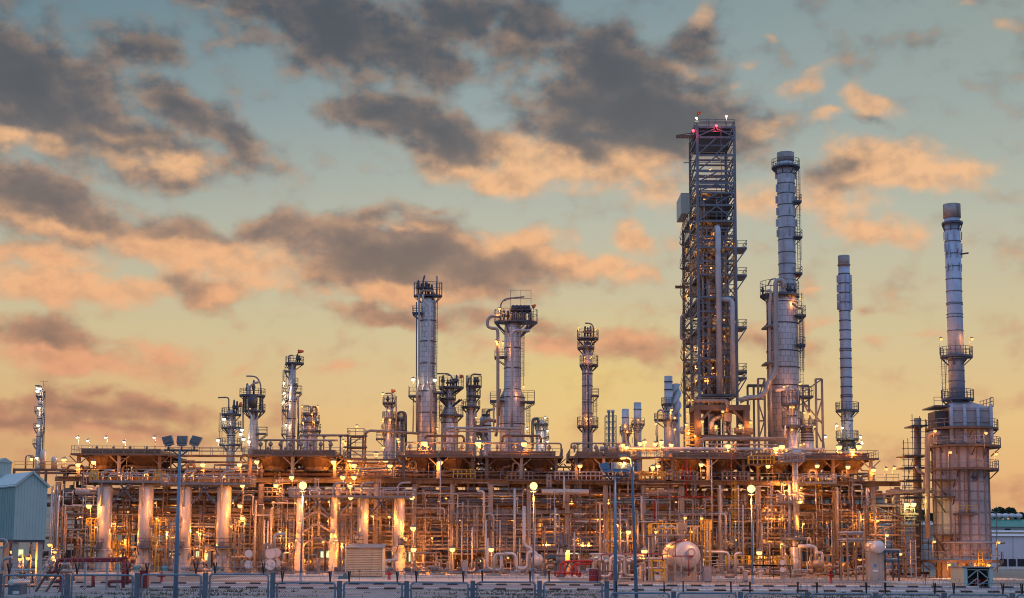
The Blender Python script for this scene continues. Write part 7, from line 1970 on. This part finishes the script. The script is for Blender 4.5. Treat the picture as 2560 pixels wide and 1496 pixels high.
# ------------------------------------------------------------------ masts and lamps
LAMP_E = 1.55
def light(name, p, e, col, parent, rad=.12):
    l = bpy.data.lights.new(name, 'POINT')
    l.energy = e * LAMP_E
    l.color = col
    l.shadow_soft_size = rad
    o = bpy.data.objects.new(name, l)
    C.objects.link(o)
    o.location = Vector(p) - parent.location
    o.parent = parent
    return o
WARM, WHITE, GREENY = (1.0, 0.30, 0.040), (1.0, 0.66, 0.36), (1.0, 0.86, 0.25)
def floodmast(label, px, pyt, pxb, Y, heads, mt, headmt, lit, r0, r1):
    c = P(px, pyt, Y)
    t = thing('floodlight_mast', label, 'light mast', (c.x, Y, 0))
    MB().tube([(c.x, Y, 0), (c.x, Y, c.z)], [r0, r1], 12).lathe(c.x, Y, [(r0 * 2, 0), (r0 * 2, .05), (r0, .3)], 12).build('pole', mt, t)
    hx = [X(h, pyt, Y) for h in heads]
    MB().beam((hx[0] - .3, Y, c.z), (hx[-1] + .3, Y, c.z), .12).beam((c.x - .6, Y, c.z), (c.x, Y, c.z - .45), .08).beam((c.x + .6, Y, c.z), (c.x, Y, c.z - .45), .08).build('crossarm', 'dark_steel', t)
    for k, x in enumerate(hx):
        s = (-1, 0, 1)[k]
        m = MB()
        zc = c.z + .5
        # a wide housing with cooling fins, tilted back; outer ones splay outwards
        ang = s * .38
        def rot(u, w): return (x + u * math.cos(ang) + w * math.sin(ang), zc - u * math.sin(ang) * .6 + w * math.cos(ang))
        def slab(u0, u1, w0, w1, ya, yb):
            v = []
            for yy in (ya, yb):
                for (u, w) in ((u0, w0), (u1, w0), (u1, w1), (u0, w1)):
                    a, b = rot(u, w); v.append((a, Y + yy + (w - .0) * .35, b))
            m.add(v, [(0, 1, 2, 3), (7, 6, 5, 4), (0, 4, 5, 1), (1, 5, 6, 2), (2, 6, 7, 3), (3, 7, 4, 0)])
        slab(-.36, .36, .0, .52, -.12, .2)
        slab(-.32, .32, -.18, .0, -.05, .3)
        for q in range(9): slab(-.34 + q * .084, -.315 + q * .084, .02, .50, -.18, -.122)
        m.build('floodlight', headmt, t)
        b = MB().beam((x, Y, c.z + .05), (x, Y + .05, zc - .25), .1).beam((x - .2, Y, c.z + .3), (x + .2, Y, c.z + .3), .06)
        b.build('yoke', 'dark_steel', t)
    return t
floodmast('tall blue-grey floodlight mast with three finned heads, on the left', 450, 1126, 439, 105, (421, 454, 485), 'blue_pole', 'grey_steel', False, .17, .085)
floodmast('blue floodlight mast with three dark heads, right of centre', 1538, 1191, 1538, 112, (1515, 1541, 1564), 'blue_pole', 'blue_pole', False, .16, .08)
c = P(1580, 1141, 112)
t = thing('street_lamp', 'blue street lamp with curved arm and glowing head, beside blue mast', 'street lamp', (c.x, 112, 0))
MB().tube([(c.x + .3, 112, 0), (c.x, 112, c.z - .8), (c.x - .08, 112, c.z - .2), (c.x - .5, 112, c.z)], [.14, .09, .08, .07], 10).build('pole', 'blue_pole', t)
hd = MB().drum((c.x - .42, 112, c.z), (c.x - .9, 112, c.z - .06), .14, 10).build('lamp_head', 'grey_steel', t)
MB().drum((c.x - .5, 111.96, c.z - .12), (c.x - .82, 111.96, c.z - .16), .11, 10).build('bulb', 'lamp_warm', hd)
light('lamp_light', (c.x - .66, 111.9, c.z - .45), 260, WARM, t)

def bulb_mesh(m, p, r, n=10):
    x, y, z = p
    return m.lathe(x, y, [(max(.02, r * math.sin(PI * k / 6)), z - r * math.cos(PI * k / 6)) for k in range(7)], n)
for lab, px, py, pyb, Y in (('left big lamp post with blazing head, before slim amber vessels', 757, 1221, 1454, 174), ('middle big lamp post with blazing head, by the U-bend pipes', 1334, 1222, 1453, 180), ('right big lamp post with blazing head, right of white drum', 1878, 1229, 1459, 176)):
    q = P(px, py, Y)
    t = thing('lamp_post', lab, 'lamp post', (q.x, Y, 0), 'big lamp posts along the road')
    MB().tube([(q.x, Y, 0), (q.x, Y, q.z - .1)], [.13, .06], 10).lathe(q.x, Y, [(.3, 0), (.3, .06), (.16, .1), (.16, .9), (.12, .95)], 12).build('pole', 'blue_pole', t)
    h = MB().lathe(q.x, Y, [(.1, q.z - .42), (.42, q.z - .34), (.42, q.z - .26), (.12, q.z - .24)], 14).build('lamp_head', 'grey_steel', t)
    bulb_mesh(MB(), (q.x, Y, q.z + .3), .46, 14).build('bulb', 'lamp_blaze', h)
    light('lamp_light', (q.x, Y, q.z + .95), 4200, WARM, t, .3)
    light('lamp_light', (q.x, Y - .2, q.z - 1.0), 1800, WARM, t, .3)

# small lamps: one made with its parts, the others copied from it
LAMP_PROTO = {}
def lamp(px, py, Y, base, kind='warm', e=300, r=.26, pole=2.2, arm=1.0, where='from left'):
    """pole: how far the pole runs down; arm: pole stands that far behind the head"""
    if r >= .3: r = round(r * 1.22, 2)
    p = P(px, py, Y)
    key = (kind, r, pole, arm)
    if key not in LAMP_PROTO:
        t = thing('lamp', 'x', 'lamp', p)
        M_ = MB()
        M_.tube([(p.x, Y + .02, p.z + r * .9), (p.x, Y + arm * .6, p.z + r + .25), (p.x, Y + arm, p.z), (p.x, Y + arm, p.z - pole)], .045, 6, bend=.3)
        po = M_.build('pole', 'galvanised', t)
        hd = MB().lathe(p.x, Y, [(r * 1.25, p.z + r * .35), (r * .9, p.z + r * .8), (r * .3, p.z + r * 1.15)], 10).build('lamp_head', 'grey_steel', t)
        bulb_mesh(MB(), p, r).build('bulb', {'warm': 'lamp_star' if r > .3 else 'lamp_warm', 'white': 'lamp_white', 'green': 'lamp_yellow'}[kind], hd)
        LAMP_PROTO[key] = t
    else:
        s = LAMP_PROTO[key]
        t = s.copy(); C.objects.link(t); t.location = p
        for ch in s.children:
            if ch.type == 'LIGHT': continue
            c2 = ch.copy(); C.objects.link(c2); c2.parent = t
            for g in ch.children:
                d = g.copy(); C.objects.link(d); d.parent = c2
    if e: light('lamp_light', (p.x, Y - r * .6, p.z - r - .16), e * rnd.uniform(.55, 1.5), {'warm': WARM, 'white': WHITE, 'green': GREENY}[kind], t)
    row(t, 'lamp', base, px if where == 'from left' else -p.z, 'small lamps all over the plant', where)
    return t
B = lambda zx, zy: (.3367 * zx, 1000 + .3367 * zy)
def many(base, lst, Y, **k):
    for q in lst: lamp(q[0], q[1], q[2] if len(q) > 2 else Y, base, **k)
many('lamp above the low platform at far left', [(81, 1148), (160, 1150)], 244, e=350, r=.34)
many('starry lamp under the far left air cooler', [(195, 1162), (234, 1156), (507, 1162), (599, 1162)], 234.8, e=300, r=.32)
many('pale lamp on a pole above left air cooler', [(193, 1094, 243), (219, 1102, 243), (264, 1094, 243), (310, 1105, 240), (385, 1094, 243)], 243, kind='white', e=160, r=.24)
many('lamp on a tall pole left of the leftmost white vessel', [(222, 1265)], 229.6, e=520, r=.36, pole=5)
many('lamp low on the flank of a white vessel', [(239, 1318), (392, 1296), (443, 1318), (578, 1316)], 228.8, e=120, r=.2, pole=1)
many('lamp high on the flank of a white vessel', [(388, 1258), (444, 1262), (582, 1258)], 228.9, e=120, r=.15, pole=1)
many('lamp among pipes between the left white vessels', [(284, 1309), (313, 1350), (420, 1330), (493, 1330), (516, 1385), (300, 1390)], 233, e=380, r=.22)
many('starry lamp right of the fourth white vessel', [(606, 1214), (600, 1265), (606, 1296)], 229.6, e=280, r=.3, pole=3, where='from top')
many('lamp under the teal building', [(30, 1380, 150.5), (50, 1398, 149.5), (70, 1396, 150)], 150, e=200, r=.22, pole=1.5)
many('lamp right of the teal building near the ground', [(137, 1379), (132, 1398), (124, 1362)], 190, e=380, r=.28, pole=4)
many('lamp on the railed deck over the white vessels', [(300, 1190), (366, 1186), (480, 1188), (560, 1192)], 231, e=260, r=.16, pole=1.6)
many('lamp on column group left of centre', [(545, 1101, 296), (605, 1075, 290), (602, 1086, 292), (609, 1098, 284), (622, 1104, 284), (560, 1048, 298)], 290, e=124, r=.3, kind='white')
many('lamp between the two columns left of centre', [(710, 957), (711, 983), (709, 1005), (715, 1062)], 288, e=115, r=.26, kind='white', where='from top')
many('lamp on the squat dome-headed column', [(757, 1057), (785, 1056), (780, 1036), (755, 1016), (794, 1017)], 281.5, e=144, r=.2)
many('starry lamp around the slim braced vessels', [(690, 1214, 233), (642, 1155, 235), (729, 1194, 233), (857, 1194, 233), (885, 1194, 233), (875, 1216, 232), (877, 1244, 229), (1030, 1244, 229.5)], 232.5, e=300, r=.32)
many('lamp shining on a slim amber-lit vessel', [(738, 1258, 228), (765, 1255, 228), (822, 1255, 228), (848, 1258, 228), (749, 1306, 228.2), (820, 1303, 228.2), (752, 1360, 228.2), (835, 1358, 228.2)], 228, e=115, r=.17, pole=1)
many('lamp in the gap between the air coolers', [(885, 1164, 237), (875, 1156, 240), (975, 1165, 237), (964, 1152, 241), (834, 1155, 235.2), (940, 1136, 250), (1100, 1157, 235.2)], 238, e=480, r=.34)
many('lamp over the gap between the air coolers', [(858, 1103), (863, 1108), (997, 1104), (958, 1119), (995, 1098), (892, 1066)], 247, e=240, r=.26)
many('lamp low between the slim vessels and beige shed', [(855, 1359), (723, 1359), (808, 1355), (932, 1291), (973, 1292), (700, 1330)], 230, e=380, r=.22)
many('lamp on the posts right of the beige shed', [(1033, 1321, 230), (1034, 1374, 230), (1131, 1374, 230), (1228, 1374, 230)], 230, e=560, r=.36, pole=5.0)
many('dim lamp deep in the middle rack bays', [(1097, 1254), (1115, 1246), (1256, 1247), (1193, 1358), (1150, 1300), (1080, 1345), (1210, 1325), (1290, 1310), (1080, 1400), (1160, 1400), (1270, 1395)], 243, e=280, r=.2)
many('starry lamp on the tan header pipe', [(1061, 1108), (1196, 1109), (1310, 1110)], 236.6, e=420, r=.40, pole=1.0)
many('white lamp on the tall cone-based column', [(1033, 949), (1087, 950)], 281, e=124, r=.32, kind='white')
many('lamp among the columns behind the header pipes', [(1093, 1072), (1190, 1044), (1178, 1093), (1200, 1098), (957, 1053), (958, 1048), (953, 1076)], 281, e=124, r=.2)
many('lamp on the stepped column', [(957, 985), (972, 1026), (975, 1050)], 281, e=115, r=.26)
many('lamp on the fat column with bent pipe', [(1240, 853), (1309, 966), (1257, 857), (1249, 772)], 279.4, e=124, r=.26)
many('lamp on the small dome-topped column', [(1363, 1044), (1369, 1077), (1369, 1104), (1318, 1072)], 305, e=96, r=.26, kind='white')
many('lamp on the slim lit column', [(1447, 818), (1490, 823), (1462, 893), (1478, 893), (1471, 967), (1463, 1046), (1478, 1046), (1455, 1040)], 283.6, e=96, r=.14)
many('lamp on the two small far stacks', [(1550, 1063), (1563, 1063), (1579, 1048), (1596, 1050), (1608, 1048), (1568, 1080), (1582, 1082)], 325.5, e=110, r=.22)
many('lamp at the strake-wound stack', [(1679, 1025), (1687, 1045), (1687, 1074), (1640, 1060)], 296.5, e=110, r=.26)
many('lamp along the cooler tops left of lattice tower', [(1557, 1113), (1566, 1119), (1600, 1109), (1612, 1105), (1638, 1110), (1653, 1106), (1678, 1113), (1645, 1165)], 240, e=320, r=.30)
many('starry lamp under right-hand air coolers', [(1632, 1169), (1753, 1162), (2043, 1165), (2184, 1175), (1450, 1165), (1540, 1166), (1920, 1166), (2120, 1168)], 234.8, e=300, r=.30)
many('starry lamp on top of right-hand air coolers', [(1820, 1115), (1940, 1122), (1955, 1117), (2098, 1118), (2147, 1117), (2131, 1127)], 236.8, e=380, r=.38)
many('lamp about the portal table of lattice tower', [(1807, 1029), (1850, 1064), (1756, 1054), (1716, 1062), (1722, 1082), (1877, 1056), (1738, 1090), (1790, 1066)], 246.5, e=134, r=.26)
many('lamp inside lattice tower', [(1741, 486, 256), (1775, 424, 254), (1741, 598, 256), (1734, 606, 260), (1754, 664, 256), (1742, 666, 260), (1726, 681, 266), (1717, 623, 268), (1761, 499, 255), (1778, 670, 256), (1717, 738, 268), (1738, 869, 252.5), (1758, 878, 255), (1739, 916, 256), (1740, 952, 256),
                              (1765, 952, 254), (1716, 742, 270), (1786, 795, 257), (1810, 800, 256), (1786, 835, 257), (1812, 840, 256), (1782, 920, 257), (1810, 910, 256), (1775, 602, 257), (1821, 605, 256), (1810, 710, 256), (1812, 645, 256), (1718, 1035, 266), (1722, 1000, 262), (1722, 965, 268), (1715, 880, 270), (1717, 690, 270), (1730, 560, 262), (1775, 740, 257)], 256, e=91, r=.18, pole=1.0, where='from top')
many('lamp on the widest column and vessels at its foot', [(1960, 967, 248), (2000, 960, 252), (2011, 1032, 252), (2024, 1035, 252), (2036, 1067, 250), (1976, 1018, 244.4), (1984, 1018, 244.4), (1980, 1074, 244.2), (2002, 1112, 245), (2010, 1110, 246), (2000, 746, 255)], 248, e=134, r=.2)
many('lamp at the foot of stack numbered seven', [(2092, 1064), (2152, 1093), (2064, 1092), (2155, 1108), (2106, 1070)], 257, e=115, r=.26, kind='white')
many('lamp above the right end of the rack', [(2216, 1173), (2236, 1170), (2178, 1175)], 237, e=260, r=.28)
many('greenish lamp between rack end and scaffold', [(2267, 1261), (2284, 1261)], 221, kind='green', e=170, r=.32)
many('lamp on the furnace', [(2376, 1131, 216.5), (2491, 1135, 219), (2465, 1083, 219), (2338, 1078, 219.5), (2336, 1354, 217), (2497, 1356, 218), (2353, 848, 223), (2430, 848, 224)], 216, e=96, r=.24)
many('bright lamp beneath the furnace', [(2373, 1412, 219), (2472, 1413, 219), (2420, 1418, 224)], 219, e=500, r=.26, pole=.8)
many('lamp at right end of the rack near ground', [(2194, 1302, 224), (2218, 1338, 212), (2251, 1385, 205), (2202, 1360, 214), (2165, 1290, 233)], 224, e=420, r=.26, pole=3)
many('lamp around the tall riser column', [(2009, 1310, 228), (2001, 1249, 227), (1949, 1298, 233), (1956, 1210, 234.3), (1924, 1275, 237), (1962, 1212, 229), (2003, 1220, 227), (1955, 1360, 222), (2030, 1190, 236)], 229, e=400, r=.2)
many('lamp above the big white drum', [(1713, 1295), (1754, 1296), (1640, 1330), (1728, 1330)], 196, e=260, r=.22, pole=2.5)
many('bright lamp left of the big white drum', [(1611, 1379, 199), (1898, 1382, 213), (1418, 1378, 225), (1571, 1330, 232)], 200, e=520, r=.34, pole=4.5)
many('dim lamp among pipes behind the blue masts', [(1457, 1357), (1472, 1358), (1367, 1354), (1500, 1300), (1540, 1310), (1390, 1310), (1430, 1250), (1520, 1250)], 236.8, e=240, r=.18)
many('dim lamp inside the right rack bays', [(1660, 1300), (1700, 1350), (1780, 1290), (1840, 1300), (1840, 1350), (1880, 1400), (1900, 1320), (1920, 1400), (1650, 1400), (1760, 1400), (2070, 1300), (2110, 1360), (2140, 1310), (2020, 1405), (2090, 1405), (2150, 1400), (1690, 1255), (1800, 1250)], 240, e=165, r=.16)
many('dim lamp inside the left rack bays', [(200, 1290), (190, 1350), (320, 1280), (420, 1280), (520, 1290), (640, 1290), (690, 1290), (650, 1380), (760, 1400), (880, 1400), (560, 1400), (450, 1400), (350, 1405), (230, 1400), (170, 1400), (980, 1400), (1000, 1330), (900, 1330), (640, 1330), (770, 1260), (960, 1250)], 241, e=165, r=.16)
many('white lamp on the far left column', [(94, 971), (100, 971.5), (93, 978), (97, 1020), (95, 1064), (92, 1145)], 397.5, kind='white', e=144, r=.38, pole=.6, where='from top')
many('white lamp on top mast of lattice tower', [(1741, 295), (1816, 291)], 252, kind='white', e=60, r=.24, pole=1)
for px, py in ((1733, 327), (1791, 315)):
    p = P(px, py, 251.6)
    t = thing('beacon', 'x', 'beacon', (p.x, 251.6, p.z - .4))
    MB().lathe(p.x, 251.6, [(.2, p.z - .42), (.2, p.z - .25), (.12, p.z - .2)], 10).build('base', 'dark_steel', t)
    bulb_mesh(MB(), p, .22, 10).build('lens', 'beacon_red', t)
    light('beacon_light', (p.x, 251.3, p.z - .6), 60, (1, .03, .05), t)
    row(t, 'beacon', 'red aviation beacon at the lattice tower top', px, 'aviation beacons')
label_rows()
